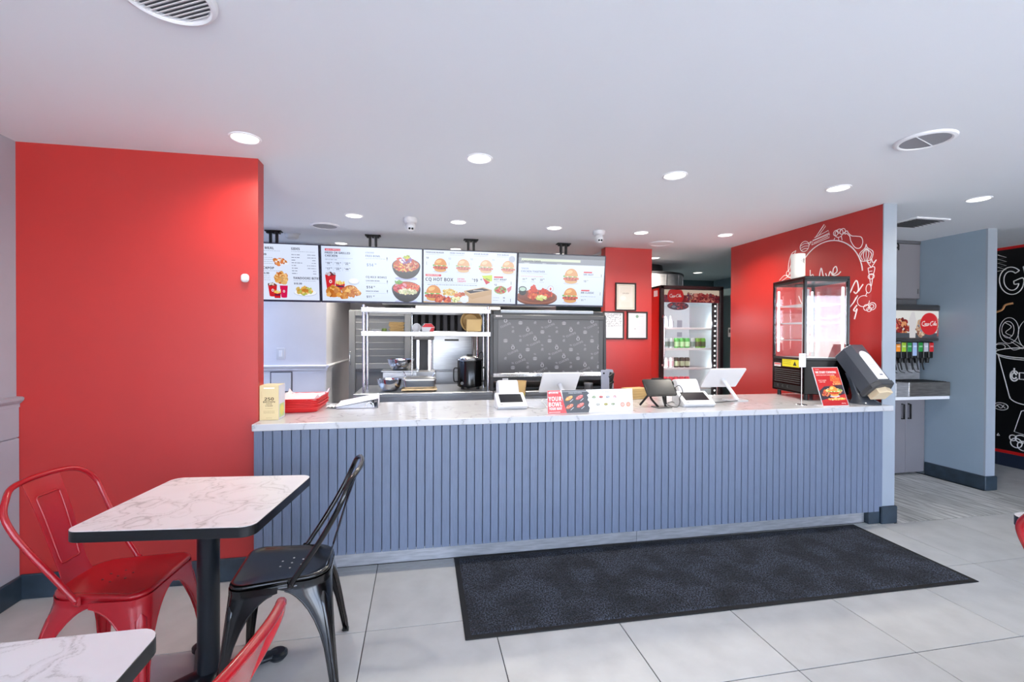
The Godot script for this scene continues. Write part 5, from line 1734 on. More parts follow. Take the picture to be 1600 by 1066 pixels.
# ---------------------------------------------------------------- drinks fridge
func build_fridge() -> void:
	var t := thing("drinks_fridge", "tall glass-door drinks fridge with red sides beside the red column", "fridge", Vector3(3.09, 0, -5.28))
	var w := 0.80; var h := 1.985
	var st := ST()
	for s in [-1, 1]:
		st = ST()
		bx(st, Vector3(s * (w / 2 - 0.015), 1.04, 0), Vector3(0.03, 1.87, 0.64), 0.003)
		obj("side_panel", st, M.fridge_red, t)
	st = ST()
	bb(st, Vector3(-w / 2, 0.02, -0.32), Vector3(w / 2, 0.16, 0.31), 0.004)
	bb(st, Vector3(-w / 2, 1.955, -0.32), Vector3(w / 2, h, 0.31), 0.004)
	obj("base_and_top", st, M.black, t)
	st = ST()
	bb(st, Vector3(-w / 2 + 0.03, 0.16, -0.32), Vector3(w / 2 - 0.03, 1.955, -0.295))
	for s in [-1, 1]: bx(st, Vector3(s * (w / 2 - 0.034), 1.05, -0.01), Vector3(0.008, 1.79, 0.6))
	bb(st, Vector3(-w / 2 + 0.03, 1.90, -0.3), Vector3(w / 2 - 0.03, 1.955, 0.28))
	obj("liner", st, mat(Color(0.90, 0.92, 0.93), 0.4), t)
	var frame := mat(Color(0.13, 0.07, 0.08), 0.35)
	st = ST()
	for s in [-1, 1]: bx(st, Vector3(s * (w / 2 - 0.022), 1.07, 0.335), Vector3(0.044, 1.83, 0.045), 0.005)
	bx(st, Vector3(0, 1.965, 0.335), Vector3(w, 0.042, 0.045), 0.005)
	bx(st, Vector3(0, 0.175, 0.335), Vector3(w, 0.05, 0.045), 0.005)
	var fr := obj("door_frame", st, frame, t)
	st = ST()
	bx(st, Vector3(0, 0.975, 0.325), Vector3(w - 0.08, 1.56, 0.006))
	obj("pane", st, M.glass, t)
	st = ST()
	tube(st, smooth_path([Vector3(-0.38, 1.62, 0.36), Vector3(-0.38, 1.60, 0.395), Vector3(-0.38, 1.1, 0.395), Vector3(-0.38, 1.08, 0.36)], 4), 0.010, 8)
	obj("door_handle", st, M.steel_smooth, fr)
	st = ST()
	bx(st, Vector3(-w / 2 - 0.0008, 1.90, 0.24), Vector3(0.0016, 0.07, 0.09), 0.0005)
	obj("side_sticker", st, M.paper, t)
	# header print
	var c := Canvas.new(720, 150, Color(0.93, 0.85, 0.76), 51)
	c.rect(0, 0.42, 1.0, 0.58, Color(0.50, 0.12, 0.16))
	c.blobs(0.70, 0.62, 0.32, 0.06, 130, 0.028, [Color(0.55, 0.12, 0.16), Color(0.72, 0.25, 0.24), Color(0.40, 0.08, 0.14), Color(0.85, 0.50, 0.42)])
	c.blobs(0.05, 0.7, 0.06, 0.05, 26, 0.02, [Color(0.55, 0.16, 0.2), Color(0.35, 0.15, 0.3)])
	c.blobs(0.47, 0.6, 0.05, 0.08, 30, 0.02, [Color(0.35, 0.16, 0.34), Color(0.6, 0.3, 0.3), Color(0.75, 0.55, 0.4)])
	c.oval(0.215, 0.5, 0.145, 0.145, Color(0.82, 0.12, 0.13))
	c.script_word(0.215, 0.48, 27, Color(0.97, 0.95, 0.94), 5.0)
	var hm := glow(Color.WHITE, 0.55, c.tex())
	hm.texture_repeat = false
	obj("header_sign", picture(w - 0.088, 0.145, X(Vector3(0, 1.868, 0.333))), hm, t)
	st = ST()
	bx(st, Vector3(0, 1.868, 0.326), Vector3(w - 0.088, 0.146, 0.012), 0.001)
	obj("header_box", st, M.trim_white, t)
	# oval sticker
	c = Canvas.new(256, 120, Color(0.20, 0.18, 0.22), 52)
	c.blobs(0.5, 0.5, 0.45, 0.18, 90, 0.05, [Color(0.35, 0.10, 0.14), Color(0.55, 0.18, 0.20), Color(0.22, 0.22, 0.28)])
	c.oval(0.3, 0.6, 0.13, 0.1, Color(0.12, 0.16, 0.2)); c.oval(0.3, 0.6, 0.1, 0.07, Color(0.35, 0.42, 0.46))
	st = ST()
	var e := ellipse(0.135, 0.048, 32)
	var tri_i := Geometry2D.triangulate_polygon(e)
	st.set_smooth_group(-1)
	for i in range(tri_i.size() - 1, -1, -1):
		var p := e[tri_i[i]]
		st.set_uv(Vector2(p.x / 0.27 + 0.5, 0.5 - p.y / 0.096))
		st.add_vertex(Vector3(p.x - 0.17, p.y + 1.755, 0.3295))
	obj("oval_sticker", st, print_mat(c), t)
	# shelves, lights
	for y in [0.56, 0.80, 1.03, 1.26, 1.50]:
		st = ST()
		for k in 12: bx(st, Vector3(-0.34 + k * 0.0618, y, -0.01), Vector3(0.006, 0.006, 0.52))
		bx(st, Vector3(0, y - 0.004, 0.255), Vector3(0.71, 0.026, 0.010), 0.002)
		bx(st, Vector3(0, y, -0.265), Vector3(0.71, 0.01, 0.010), 0.002)
		obj("wire_shelf", st, M.plastic, t)
	st = ST()
	bx(st, Vector3(0.325, 1.02, 0.285), Vector3(0.06, 1.62, 0.02), 0.003)
	obj("light_post", st, frame, t)
	var led := glow(Color(0.95, 0.98, 1.0), 2.2)
	var dot := ST()
	bx(dot, Vector3.ZERO, Vector3(0.018, 0.018, 0.006), 0.002)
	var dm := mesh_of(dot)
	for k in 26: part_mesh("led", dm, led, t, X(Vector3(0.328, 0.30 + k * 0.0585, 0.298)))
	st = ST()
	bx(st, Vector3(-0.335, 1.05, 0.27), Vector3(0.014, 1.55, 0.012), 0.003)
	obj("light_tube", st, led, t)
	for s in [-0.29, 0.29]:
		for y in [0.9, 1.4]:
			var l := OmniLight3D.new()
			l.name = "fridge_lamp"
			l.light_energy = 0.05
			l.light_color = Color(0.93, 0.97, 1.0)
			l.light_size = 0.03
			l.omni_range = 8.0; l.omni_attenuation = 2.0
			l.shadow_enabled = true
			l.position = Vector3(s, y + 0.16, 0.24)
			t.add_child(l, true)
	for s in [[0.10, 1.56, 0.075, 0.09], [0.22, 1.56, 0.07, 0.11], [0.22, 1.43, 0.07, 0.06]]:
		st = ST()
		bx(st, Vector3(s[0], s[1], -0.29), Vector3(s[2], s[3], 0.004), 0.001)
		obj("notice", st, mat(Color(0.66, 0.68, 0.72), 0.7), t)
	# cans and bottles on the shelves, each a thing
	var can := ST()
	lathe(can, [Vector2(0, 0.004), Vector2(0.022, 0.0), Vector2(0.026, 0.003), Vector2(0.033, 0.014), Vector2(0.033, 0.103), Vector2(0.027, 0.116), Vector2(0.0265, 0.120), Vector2(0.025, 0.117), Vector2(0, 0.116)], 18)
	var cm := mesh_of(can)
	var band := ST()
	lathe(band, [Vector2(0.0334, 0.02), Vector2(0.0336, 0.022), Vector2(0.0336, 0.075), Vector2(0.0334, 0.077)], 18)
	var bm := mesh_of(band)
	var kinds := {
		"silver": [Color(0.72, 0.76, 0.76), Color(0.40, 0.50, 0.46), "silver and grey-green, on the second fridge shelf"],
		"green": [Color(0.30, 0.72, 0.32), Color(0.70, 0.88, 0.66), "bright green, on the second fridge shelf"],
		"lime": [Color(0.36, 0.62, 0.16), Color(0.22, 0.30, 0.10), "dark green and lime, on the second fridge shelf"],
		"white": [Color(0.86, 0.84, 0.84), Color(0.76, 0.60, 0.62), "white and pink, on the third fridge shelf"],
		"dark": [Color(0.20, 0.22, 0.18), Color(0.62, 0.66, 0.52), "dark, on the third fridge shelf"],
		"red": [Color(0.80, 0.20, 0.26), Color(0.90, 0.80, 0.82), "red and white, on the lowest visible fridge shelf"]}
	var rowsc := [[1.265, ["silver", "silver", "silver", "green", "green", "green", "silver", "lime", "lime"], 0.0],
		[1.035, ["white", "white", "white", "dark", "dark", "dark"], 0.0], [0.805, ["red", "red", "red", "red", "red", "red"], 0.0]]
	var mats := {}
	for k in kinds: mats[k] = [mat(kinds[k][0], 0.3, 0.35), mat(kinds[k][1], 0.35, 0.1)]
	for r in rowsc:
		for i in r[1].size():
			var kd: String = r[1][i]
			var o := thing("soda_can", ["leftmost", "second", "third", "fourth", "fifth", "sixth", "seventh", "eighth", "ninth"][i] + " can from the left, " + kinds[kd][2], "can", Vector3(2.785 + i * 0.0688, r[0], -5.10), rng.randf() * 3.0, kd + " soda cans in the drinks fridge")
			part_mesh("can_body", cm, mats[kd][0], o)
			part_mesh("can_band", bm, mats[kd][1], o)
	for i in 3:
		var o := thing("water_bottle", ["leftmost", "middle", "rightmost"][i] + " of three small white bottles on the top shelf of the drinks fridge", "bottle", Vector3(2.79 + i * 0.062, 1.504, -5.10), 0.0, "bottles on the top fridge shelf")
		st = ST()
		lathe(st, [Vector2(0, 0), Vector2(0.027, 0), Vector2(0.028, 0.004), Vector2(0.028, 0.085), Vector2(0.012, 0.115), Vector2(0.012, 0.125), Vector2(0, 0.125)], 16)
		obj("bottle_body", st, mat(Color(0.82, 0.83, 0.86), 0.25), o)
		st = ST()
		lathe(st, [Vector2(0, 0.126), Vector2(0.014, 0.126), Vector2(0.014, 0.142), Vector2(0, 0.142)], 14)
		obj("cap", st, M.plastic, o)

# ---------------------------------------------------------------- things on the counter
const CT := 0.9008

func build_counter_things() -> void:
	var st := ST()
	var c: Canvas
	# box of paper straws
	var t := thing("straw_box", "upright kraft box of paper straws at the left end of the counter", "box", Vector3(-0.851, CT, -2.995))
	st = ST()
	bx(st, Vector3(0, 0.1, 0), Vector3(0.102, 0.20, 0.13), 0.001)
	obj("carton", st, mat(Color(0.84, 0.76, 0.58), 0.7), t)
	c = Canvas.new(300, 600, Color(0.84, 0.765, 0.585), 60)
	var brown := Color(0.28, 0.20, 0.12)
	c.rect(0.22, 0.055, 0.56, 0.035, Color(0.97, 0.95, 0.90))
	c.text("250", 0.5, 0.39, 0.12, brown, true, 0, 0.0, 1.35)
	c.text("BROWN", 0.5, 0.475, 0.068, brown, true, 0, 0.0, 1.3)
	c.text("PAPER", 0.5, 0.535, 0.044, brown, true, 0, 0.0, 1.2)
	c.text("STRAWS", 0.5, 0.59, 0.044, brown, true, 0, 0.0, 1.2)
	c.greek(0.3, 0.66, 0.4, 0.014, Color(0.55, 0.45, 0.3))
	for k in 3: c.greek(0.2, 0.74 + k * 0.03, 0.6, 0.014, Color(0.55, 0.45, 0.3))
	c.greek(0.35, 0.94, 0.3, 0.012, Color(0.5, 0.4, 0.28))
	for k in 5: c.line([Vector2(20, 130 + k * 24), Vector2(34 + k * 3, 100 + k * 22)], 2, Color(0.68, 0.58, 0.40))
	obj("front_print", picture(0.101, 0.198, X(Vector3(0, 0.1, 0.0655))), print_mat(c, 0.65), t)
	c = Canvas.new(200, 400, Color(0.80, 0.80, 0.84), 61)
	c.rect(0.1, 0.55, 0.8, 0.4, Color(0.72, 0.80, 0.55))
	c.oval(0.5, 0.75, 0.3, 0.3, Color(0.85, 0.82, 0.45))
	obj("side_print", picture(0.128, 0.198, X(Vector3(0.0515, 0.1, 0), PI / 2)), print_mat(c, 0.5), t)
	# stack of red trays
	var tray := ST()
	var rows := []
	for e in [[0.225, 0.345, 0.001, 0.03], [0.235, 0.355, 0.0015, 0.04], [0.262, 0.388, 0.034, 0.055], [0.272, 0.40, 0.036, 0.06], [0.276, 0.404, 0.031, 0.06], [0.273, 0.401, 0.030, 0.06], [0.268, 0.395, 0.033, 0.058], [0.258, 0.384, 0.031, 0.055], [0.233, 0.352, 0.004, 0.04]]:
		var row := []
		for p in rrect(e[0], e[1], e[3], 6): row.append(Vector3(p.x, e[2], p.y))
		rows.append(row)
	grid(tray, rows, true, true, true, PackedInt32Array([0, 1, 2, 2, 2, 2, 3, 4]))
	var tm := mesh_of(tray)
	var first: Node3D = null
	for k in 6:
		var lab: String = ["bottom red tray of the stack", "second red tray up in the stack", "third red tray up in the stack", "fourth red tray up in the stack", "fifth red tray, just under the topmost", "topmost red tray, holding a paper liner"][k] + " beside the straw box"
		var o := thing("serving_tray", lab, "tray", Vector3(-0.765 + rng.randf_range(-0.003, 0.003), CT + k * 0.0105, -3.36 + rng.randf_range(-0.003, 0.003)), 0.0, "red serving trays stacked on the counter")
		part_mesh("tray_body", tm, M.tray_red, o)
	st = ST()
	rows = []
	for v in 17:
		var row := []
		for u in 13:
			var fx := u / 12.0 - 0.5; var fz := v / 16.0 - 0.5
			var y := 0.0595 + maxf(0.0, absf(fx) - 0.40) * 0.34 + maxf(0.0, absf(fz) - 0.42) * 0.30 + rng.randf_range(0, 0.003) + (0.016 * smoothstep(-0.1, -0.5, fx) * smoothstep(0.0, 0.4, fz))
			row.append(Vector3(fx * 0.268, y, fz * 0.385))
		rows.append(row)
	shell(st, rows, 0.0008)
	tag(obj("tray_liner", st, mat(Color(0.93, 0.80, 0.80), 0.7), self, X(Vector3(-0.765, CT, -3.36))), "creased pale paper liner lying in the topmost red tray", "paper")
	# ring binder lying on its side
	t = thing("ring_binder", "white ring binder with black edges lying flat on the counter", "binder", Vector3(-0.42, CT, -3.46), 0.05)
	var edge: Material = M.black
	var white := mat(Color(0.90, 0.90, 0.95), 0.5)
	st = ST()
	bb(st, Vector3(-0.135, 0.0005, -0.155), Vector3(0.135, 0.004, 0.155), 0.001)
	obj("lower_cover", st, white, t)
	st = ST()
	var tilt := Transform3D(Basis(Vector3(0, 0, 1), 0.185), Vector3(-0.136, 0.012, 0))
	bb(st, Vector3(0, 0, -0.155), Vector3(0.275, 0.0035, 0.155), 0.001, tilt)
	obj("upper_cover", st, white, t)
	st = ST()
	bb(st, Vector3(0, -0.0022, 0.150), Vector3(0.275, 0.0002, 0.1565), 0.0, tilt)
	bb(st, Vector3(0.131, 0.001, 0.150), Vector3(0.137, 0.062, 0.1565))
	bb(st, Vector3(-0.135, 0.0002, 0.150), Vector3(0.135, 0.0022, 0.1565))
	obj("edge_binding", st, edge, t)
	st = ST()
	bb(st, Vector3(0.130, 0.0005, -0.155), Vector3(0.137, 0.063, 0.152), 0.002)
	obj("spine", st, white, t)
	st = ST()
	prism(st, PackedVector2Array([Vector2(-0.125, 0.005), Vector2(0.10, 0.005), Vector2(0.10, 0.048), Vector2(-0.125, 0.011)]), -0.145, 0.142)
	obj("paper_block", st, M.paper, t)
	st = ST()
	var circ := []
	for k in 21: circ.append(Vector3(0.082 + cos(PI * k / 20) * 0.026, 0.006 + sin(PI * k / 20) * 0.034, 0.149))
	tube(st, circ, 0.004, 8)
	obj("arch_ring", st, M.chrome, t)
	st = ST()
	lathe(st, [Vector2(0, 0), Vector2(0.011, 0), Vector2(0.011, 0.003), Vector2(0, 0.003)], 16, Transform3D(Basis(Vector3.RIGHT, PI / 2), Vector3(0.096, 0.034, 0.1435)))
	obj("finger_hole", st, M.black, t)
	t = thing("crumpled_paper", "small crumpled white slip of paper at the thin end of the binder", "paper", Vector3(-0.575, CT, -3.37))
	st = ST()
	rows = []
	for v in 9:
		var row := []
		for u in 9: row.append(Vector3((u - 4) * 0.011, 0.003 + absf(rng.randf_range(0.0, 0.018)) * (1.0 if u > 0 and u < 8 else 0.2), (v - 4) * 0.012))
		rows.append(row)
	shell(st, rows, 0.001)
	obj("slip", st, M.paper, t)
	# payment terminals: wedge with a screen in front of a taller printer hump
	for q in 2:
		t = thing("payment_terminal", ["white payment terminal with dark screen left of the bowl menu card", "white payment terminal with dark screen between the black tablet and white tablet"][q], "terminal", [Vector3(0.612, CT, -3.075), Vector3(1.925, CT, -2.965)][q], [0.0, -0.06][q], "white payment terminals")
		var wv: float = [0.205, 0.235][q]
		var side := Transform3D(Basis(Vector3(0, 0, -1), Vector3(0, 1, 0), Vector3(1, 0, 0)), Vector3.ZERO)
		st = ST()
		prism(st, PackedVector2Array([Vector2(0.02, 0.0), Vector2(0.15, 0.0), Vector2(0.15, 0.092), Vector2(0.142, 0.098), Vector2(0.004, 0.030), Vector2(0.0, 0.022), Vector2(0.006, 0.012)]), -wv / 2, wv / 2, side, 0.005)
		obj("front_body", st, M.plastic, t)
		st = ST()
		prism(st, PackedVector2Array([Vector2(0.10, 0.0), Vector2(0.27, 0.0), Vector2(0.275, 0.15), Vector2(0.26, 0.172), Vector2(0.20, 0.180), Vector2(0.185, 0.172), Vector2(0.125, 0.075)]), -wv * 0.34, wv * 0.36, side, 0.008)
		obj("printer_hump", st, M.plastic, t)
		st = ST()
		var slope := atan2(0.068, 0.138)
		bx(st, Vector3.ZERO, Vector3(wv * 0.76, 0.003, 0.098), 0.001, Transform3D(Basis(Vector3.RIGHT, slope), Vector3(0.0, 0.0678, -0.079)))
		obj("display", st, mat(Color(0.10, 0.11, 0.13), 0.12), t)
		st = ST()
		bx(st, Vector3.ZERO, Vector3(0.02, 0.001, 0.004), 0.0, Transform3D(Basis(Vector3.RIGHT, slope), Vector3(-wv * 0.36, 0.0355, -0.013)))
		obj("maker_mark", st, M.mid, t)
	# white register tablets seen from behind
	for q in 2:
		var w: float = [0.285, 0.315][q]
		var hh: float = [0.205, 0.205][q]
		t = thing("register_tablet", ["large white register tablet seen from behind, behind the bowl menu card", "large white register tablet on a slanted leg, right of the second terminal"][q], "tablet", [Vector3(1.02, CT, -3.42), Vector3(2.36, CT, -3.33)][q], 0.0, "white register tablets facing the staff side")
		var lean := Transform3D(Basis(Vector3.RIGHT, 0.72), [Vector3(0.0, 0.150, 0.06), Vector3(0.0, 0.170, 0.0)][q])
		st = ST()
		prism(st, rrect(w, hh, 0.012, 4), -0.006, 0.006, lean, 0.002)
		obj("shell", st, M.plastic, t)
		st = ST()
		prism(st, rrect(w - 0.014, hh - 0.014, 0.008, 4), -0.0072, -0.0055, lean)
		obj("screen", st, M.black_gloss, t)
		st = ST()
		var top: Vector3 = lean * Vector3(0, -0.01, 0.004)
		tube(st, [top, top.lerp(Vector3(0.055, 0.006, 0.10), 0.5), Vector3(0.055, 0.006, 0.10)], 0.0115, 12, false, 1.4)
		obj("leg", st, M.plastic, t)
		st = ST()
		prism(st, rrect(0.16, 0.13, 0.02, 4), 0.0, 0.007, Transform3D(Basis(Vector3(1, 0, 0), Vector3(0, 0, -1), Vector3(0, 1, 0)), Vector3(0.055, 0, 0.07)), 0.002)
		obj("foot_plate", st, M.plastic, t)
	# bowl menu card
	t = thing("menu_card", "wide printed bowl menu card, red and dark at left and white at right", "sign", Vector3(1.092, CT, -2.885), 0.035)
	c = Canvas.new(1180, 292, Color(0.95, 0.95, 0.955), 71)
	var dk := Color(0.23, 0.24, 0.26)
	c.poly([Vector2(0.16, 0), Vector2(0.44, 0), Vector2(0.47, 0.12), Vector2(0.485, 0.14), Vector2(0.455, 0.24), Vector2(0.47, 0.34), Vector2(0.46, 0.45), Vector2(0.48, 0.55), Vector2(0.465, 0.7), Vector2(0.485, 0.8), Vector2(0.47, 1), Vector2(0.2, 1)], dk)
	c.poly([Vector2(0, 0), Vector2(0.145, 0), Vector2(0.215, 1), Vector2(0, 1)], Color(0.85, 0.24, 0.25))
	c.oval(0.022, 0.10, 0.010, 0.010, Color.WHITE); c.text("CLUCKQ", 0.036, 0.10, 0.09, Color.WHITE, true)
	c.text("YOUR", 0.01, 0.37, 0.26, Color(0.98, 0.95, 0.93), true, -1, 0.0, 0.86)
	c.text("BOWL", 0.012, 0.61, 0.26, Color(0.98, 0.95, 0.93), true, -1, 0.0, 0.86)
	c.text("YOUR WAY", 0.016, 0.80, 0.16, Color(0.98, 0.95, 0.93), true, -1, 0.0, 0.72)
	c.rect(0.012, 0.94, 0.13, 0.02, Color(0.98, 0.9, 0.88))
	c.text("CHOOSE YOUR PROTEIN", 0.24, 0.13, 0.055, Color(0.85, 0.85, 0.85), true)
	var boats := [[0.245, 0.36, Color(0.93, 0.60, 0.20)], [0.365, 0.33, Color(0.86, 0.34, 0.32)], [0.25, 0.72, Color(0.88, 0.40, 0.22)], [0.375, 0.68, Color(0.84, 0.34, 0.28)]]
	for b in boats:
		c.oval(b[0], b[1], 0.048, 0.020, b[2].darkened(0.2), 0, TAU, -0.45)
		c.oval(b[0], b[1] - 0.02, 0.042, 0.015, b[2].lightened(0.25), 0, TAU, -0.45)
		c.blobs(b[0], b[1] - 0.02, 0.03, 0.012, 12, 0.008, [b[2], b[2].lightened(0.35), Color(0.75, 0.2, 0.15)])
		c.line([Vector2((b[0] + 0.01) * 1180, (b[1] + 0.16) * 292), Vector2((b[0] + 0.045) * 1180, (b[1] + 0.05) * 292)], 5, Color(0.9, 0.9, 0.9))
	c.text("CHOOSE YOUR TOPPINGS", 0.56, 0.12, 0.055, Color(0.4, 0.4, 0.42), true)
	c.text("CHOOSE YOUR SAUCE", 0.83, 0.10, 0.055, Color(0.4, 0.4, 0.42), true)
	var tops := [[0.535, 0.33, Color(0.55, 0.62, 0.45)], [0.62, 0.33, Color(0.72, 0.25, 0.22)], [0.70, 0.33, Color(0.58, 0.60, 0.62)], [0.785, 0.33, Color(0.76, 0.55, 0.55)], [0.58, 0.66, Color(0.62, 0.62, 0.58)], [0.675, 0.66, Color(0.62, 0.58, 0.25)], [0.76, 0.66, Color(0.62, 0.66, 0.50)]]
	for o in tops:
		c.oval(o[0], o[1] + 0.03, 0.026, 0.013, Color(0.75, 0.75, 0.76)); c.oval(o[0], o[1], 0.024, 0.013, o[2]); c.blobs(o[0], o[1], 0.018, 0.01, 12, 0.007, [o[2].lightened(0.3), o[2].darkened(0.25), o[2]])
		c.greek(o[0] - 0.025, o[1] + 0.14, 0.05, 0.03, Color(0.55, 0.55, 0.58))
	for o in [[0.875, 0.33, Color(0.88, 0.88, 0.80)], [0.945, 0.33, Color(0.75, 0.82, 0.72)], [0.875, 0.70, Color(0.86, 0.50, 0.42)], [0.945, 0.70, Color(0.88, 0.46, 0.34)]]:
		c.oval(o[0], o[1], 0.027, 0.027, o[2]); c.oval(o[0], o[1], 0.019, 0.017, o[2].lightened(0.3))
		c.greek(o[0] - 0.02, o[1] + 0.15, 0.04, 0.025, Color(0.6, 0.5, 0.5))
	c.rect(0.825, 0.15, 0.002, 0.7, Color(0.8, 0.8, 0.82))
	var lean2 := Transform3D(Basis(Vector3.RIGHT, -0.09), Vector3.ZERO)
	st = ST()
	bx(st, Vector3(0, 0.0735, 0), Vector3(0.59, 0.147, 0.003), 0.001, lean2)
	obj("card", st, M.paper, t)
	obj("print", picture(0.588, 0.145, lean2 * X(Vector3(0, 0.0735, 0.0018))), print_mat(c, 0.4), t)
	st = ST()
	bx(st, Vector3(0, 0.06, -0.047), Vector3(0.56, 0.135, 0.003), 0.001, Transform3D(Basis(Vector3.RIGHT, 0.36), Vector3(0, 0.002, -0.012)))
	obj("back_flap", st, M.paper, t)
	# tumbler, kraft cup, card reader dock, kraft boxes
	t = thing("tumbler", "small dark grey metal tumbler behind the white register tablet", "cup", Vector3(1.30, CT, -3.50))
	st = ST()
	lathe(st, [Vector2(0, 0), Vector2(0.027, 0), Vector2(0.029, 0.003), Vector2(0.033, 0.118), Vector2(0.034, 0.122), Vector2(0.031, 0.122), Vector2(0.027, 0.01), Vector2(0, 0.01)], 24)
	obj("cup_body", st, mat(Color(0.33, 0.33, 0.34), 0.35, 0.6), t)
	st = ST()
	lathe(st, [Vector2(0.026, 0.118), Vector2(0.035, 0.118), Vector2(0.035, 0.128), Vector2(0.026, 0.13)], 24)
	obj("rim", st, M.mid, t)
	t = thing("kraft_cup", "kraft paper cup peeking out behind the left payment terminal", "cup", Vector3(0.755, CT, -3.50))
	st = ST()
	lathe(st, [Vector2(0, 0), Vector2(0.03, 0), Vector2(0.045, 0.15), Vector2(0.047, 0.153), Vector2(0.043, 0.153), Vector2(0.028, 0.01), Vector2(0, 0.01)], 24)
	obj("cup_body", st, M.kraft, t)
	st = ST()
	lathe(st, [Vector2(0.0335, 0.03), Vector2(0.0345, 0.031), Vector2(0.0372, 0.06), Vector2(0.0365, 0.061)], 24)
	obj("printed_ring", st, mat(Color(0.62, 0.60, 0.30), 0.7), t)
	t = thing("phone_dock", "pair of grey phones clipped in a black dock at the counter's back edge", "dock", Vector3(1.455, CT, -3.46), 0.3)
	for k in 2:
		st = ST()
		prism(st, rrect(0.075, 0.225, 0.012, 4), -0.005, 0.005, Transform3D(Basis(Vector3.RIGHT, -0.16) * Basis(Vector3(0, 0, 1), -0.10), Vector3(-0.055 + k * 0.085, 0.122, 0.02 - k * 0.05)), 0.0015)
		obj("phone", st, mat(Color(0.62, 0.63, 0.68), 0.35, 0.4), t)
		st = ST()
		lathe(st, [Vector2(0, 0), Vector2(0.007, 0), Vector2(0.007, 0.002), Vector2(0, 0.002)], 14, Transform3D(Basis(Vector3.RIGHT, PI / 2 - 0.16), Vector3(-0.062 + k * 0.085, 0.208, 0.0115 - k * 0.05)))
		obj("phone_camera", st, M.black_gloss, t)
	st = ST()
	bx(st, Vector3(0, 0.01, 0), Vector3(0.17, 0.02, 0.14), 0.004)
	bx(st, Vector3(-0.012, 0.11, -0.005), Vector3(0.04, 0.21, 0.022), 0.005, Transform3D(Basis(Vector3(0, 0, 1), -0.22), Vector3(0.0, 0, 0)))
	for y in [0.07, 0.13, 0.19]: bx(st, Vector3(0.015 + y * 0.12, y, 0.012), Vector3(0.055, 0.018, 0.02), 0.004, Transform3D(Basis(Vector3(0, 0, 1), 0.5), Vector3(y * 0.35, -0.008 + y * 0.06, 0)))
	obj("clamp", st, M.black, t)
	t = thing("kraft_tray_stack", "short stack of kraft food trays behind the black tablet stand", "trays", Vector3(1.68, CT, -3.50))
	for k in 4:
		st = ST()
		prism(st, PackedVector2Array([Vector2(-0.075, 0), Vector2(0.075, 0), Vector2(0.09, 0.02), Vector2(-0.09, 0.02)]), -0.06, 0.06, X(Vector3(k * 0.004, k * 0.021, 0), k * 0.06), 0.001)
		obj("food_tray", st, M.kraft, t)
	# black tablet on folding stand
	t = thing("black_tablet", "black tablet on a folding black stand, right of the menu card", "tablet", Vector3(1.655, CT, -3.04), 0.08)
	var lb := Transform3D(Basis(Vector3.RIGHT, -0.62), Vector3(0, 0.135, 0.0))
	st = ST()
	prism(st, rrect(0.235, 0.135, 0.012, 4), -0.006, 0.006, lb, 0.002)
	obj("case", st, M.black, t)
	st = ST()
	prism(st, rrect(0.215, 0.115, 0.004, 3), 0.0055, 0.0072, lb)
	obj("screen", st, mat(Color(0.10, 0.11, 0.125), 0.22), t)
	st = ST()
	bx(st, Vector3(0.117, 0.03, 0), Vector3(0.014, 0.03, 0.016), 0.003, lb)
	bx(st, Vector3(0.117, -0.02, 0), Vector3(0.014, 0.03, 0.016), 0.003, lb)
	bx(st, Vector3(0, 0.069, 0), Vector3(0.08, 0.012, 0.018), 0.003, lb)
	obj("clips", st, M.black_matte, t)
	for s in [-1, 1]:
		st = ST()
		tube(st, smooth_path([Vector3(s * 0.045, 0.105, -0.012), Vector3(s * 0.05, 0.06, -0.03), Vector3(s * 0.03, 0.006, 0.03)], 5), 0.008, 8)
		tube(st, [Vector3(s * 0.06, 0.10, -0.02), Vector3(s * 0.105, 0.006, -0.08)], 0.008, 8)
		obj("stand_leg", st, M.black, t)
	st = ST()
	prism(st, rrect(0.115, 0.095, 0.008, 3), 0.0, 0.005, Transform3D(Basis(Vector3(1, 0, 0), Vector3(0, 0, -1), Vector3(0, 1, 0)), Vector3(0.0, 0, 0.028)), 0.001)
	obj("foot_plate", st, M.dark, t)
	# cables
	st = ST()
	tube(st, smooth_path([Vector3(1.775, 1.03, -3.05), Vector3(1.82, 1.045, -3.06), Vector3(1.84, 1.0, -3.05), Vector3(1.81, 0.96, -3.04), Vector3(1.80, 0.93, -3.02), Vector3(1.765, 0.905, -2.99), Vector3(1.735, 0.905, -3.03), Vector3(1.79, 0.905, -3.17), Vector3(1.95, 0.905, -3.27), Vector3(2.15, 0.905, -3.15), Vector3(2.26, 0.905, -3.17), Vector3(2.40, 0.906, -3.20)], 8), 0.0028, 6)
	tag(obj("charging_cable", st, M.black), "thin black charging cable looping from the black tablet across the counter", "cable")
	st = ST()
	tube(st, smooth_path([Vector3(0.72, 0.905, -3.16), Vector3(0.79, 0.904, -3.08), Vector3(0.86, 0.904, -3.12), Vector3(0.85, 0.93, -3.22), Vector3(0.88, 0.94, -3.27), Vector3(0.93, 0.92, -3.25), Vector3(0.99, 0.904, -3.22), Vector3(1.02, 0.905, -3.28)], 8), 0.0032, 6)
	tag(obj("charging_cable", st, M.plastic), "thin white cable curling between the left terminal and the menu card", "cable")
	# little sign on a pole
	t = thing("pole_sign", "small white card on a thin metal pole in front of the cooler", "sign", Vector3(2.725, CT, -2.946))
	st = ST()
	lathe(st, [Vector2(0, 0), Vector2(0.036, 0), Vector2(0.037, 0.002), Vector2(0.034, 0.005), Vector2(0.006, 0.008), Vector2(0, 0.008)], 28)
	obj("foot", st, M.steel_smooth, t)
	st = ST()
	tube(st, [Vector3(0, 0.006, 0), Vector3(0, 0.30, 0)], 0.0032, 8)
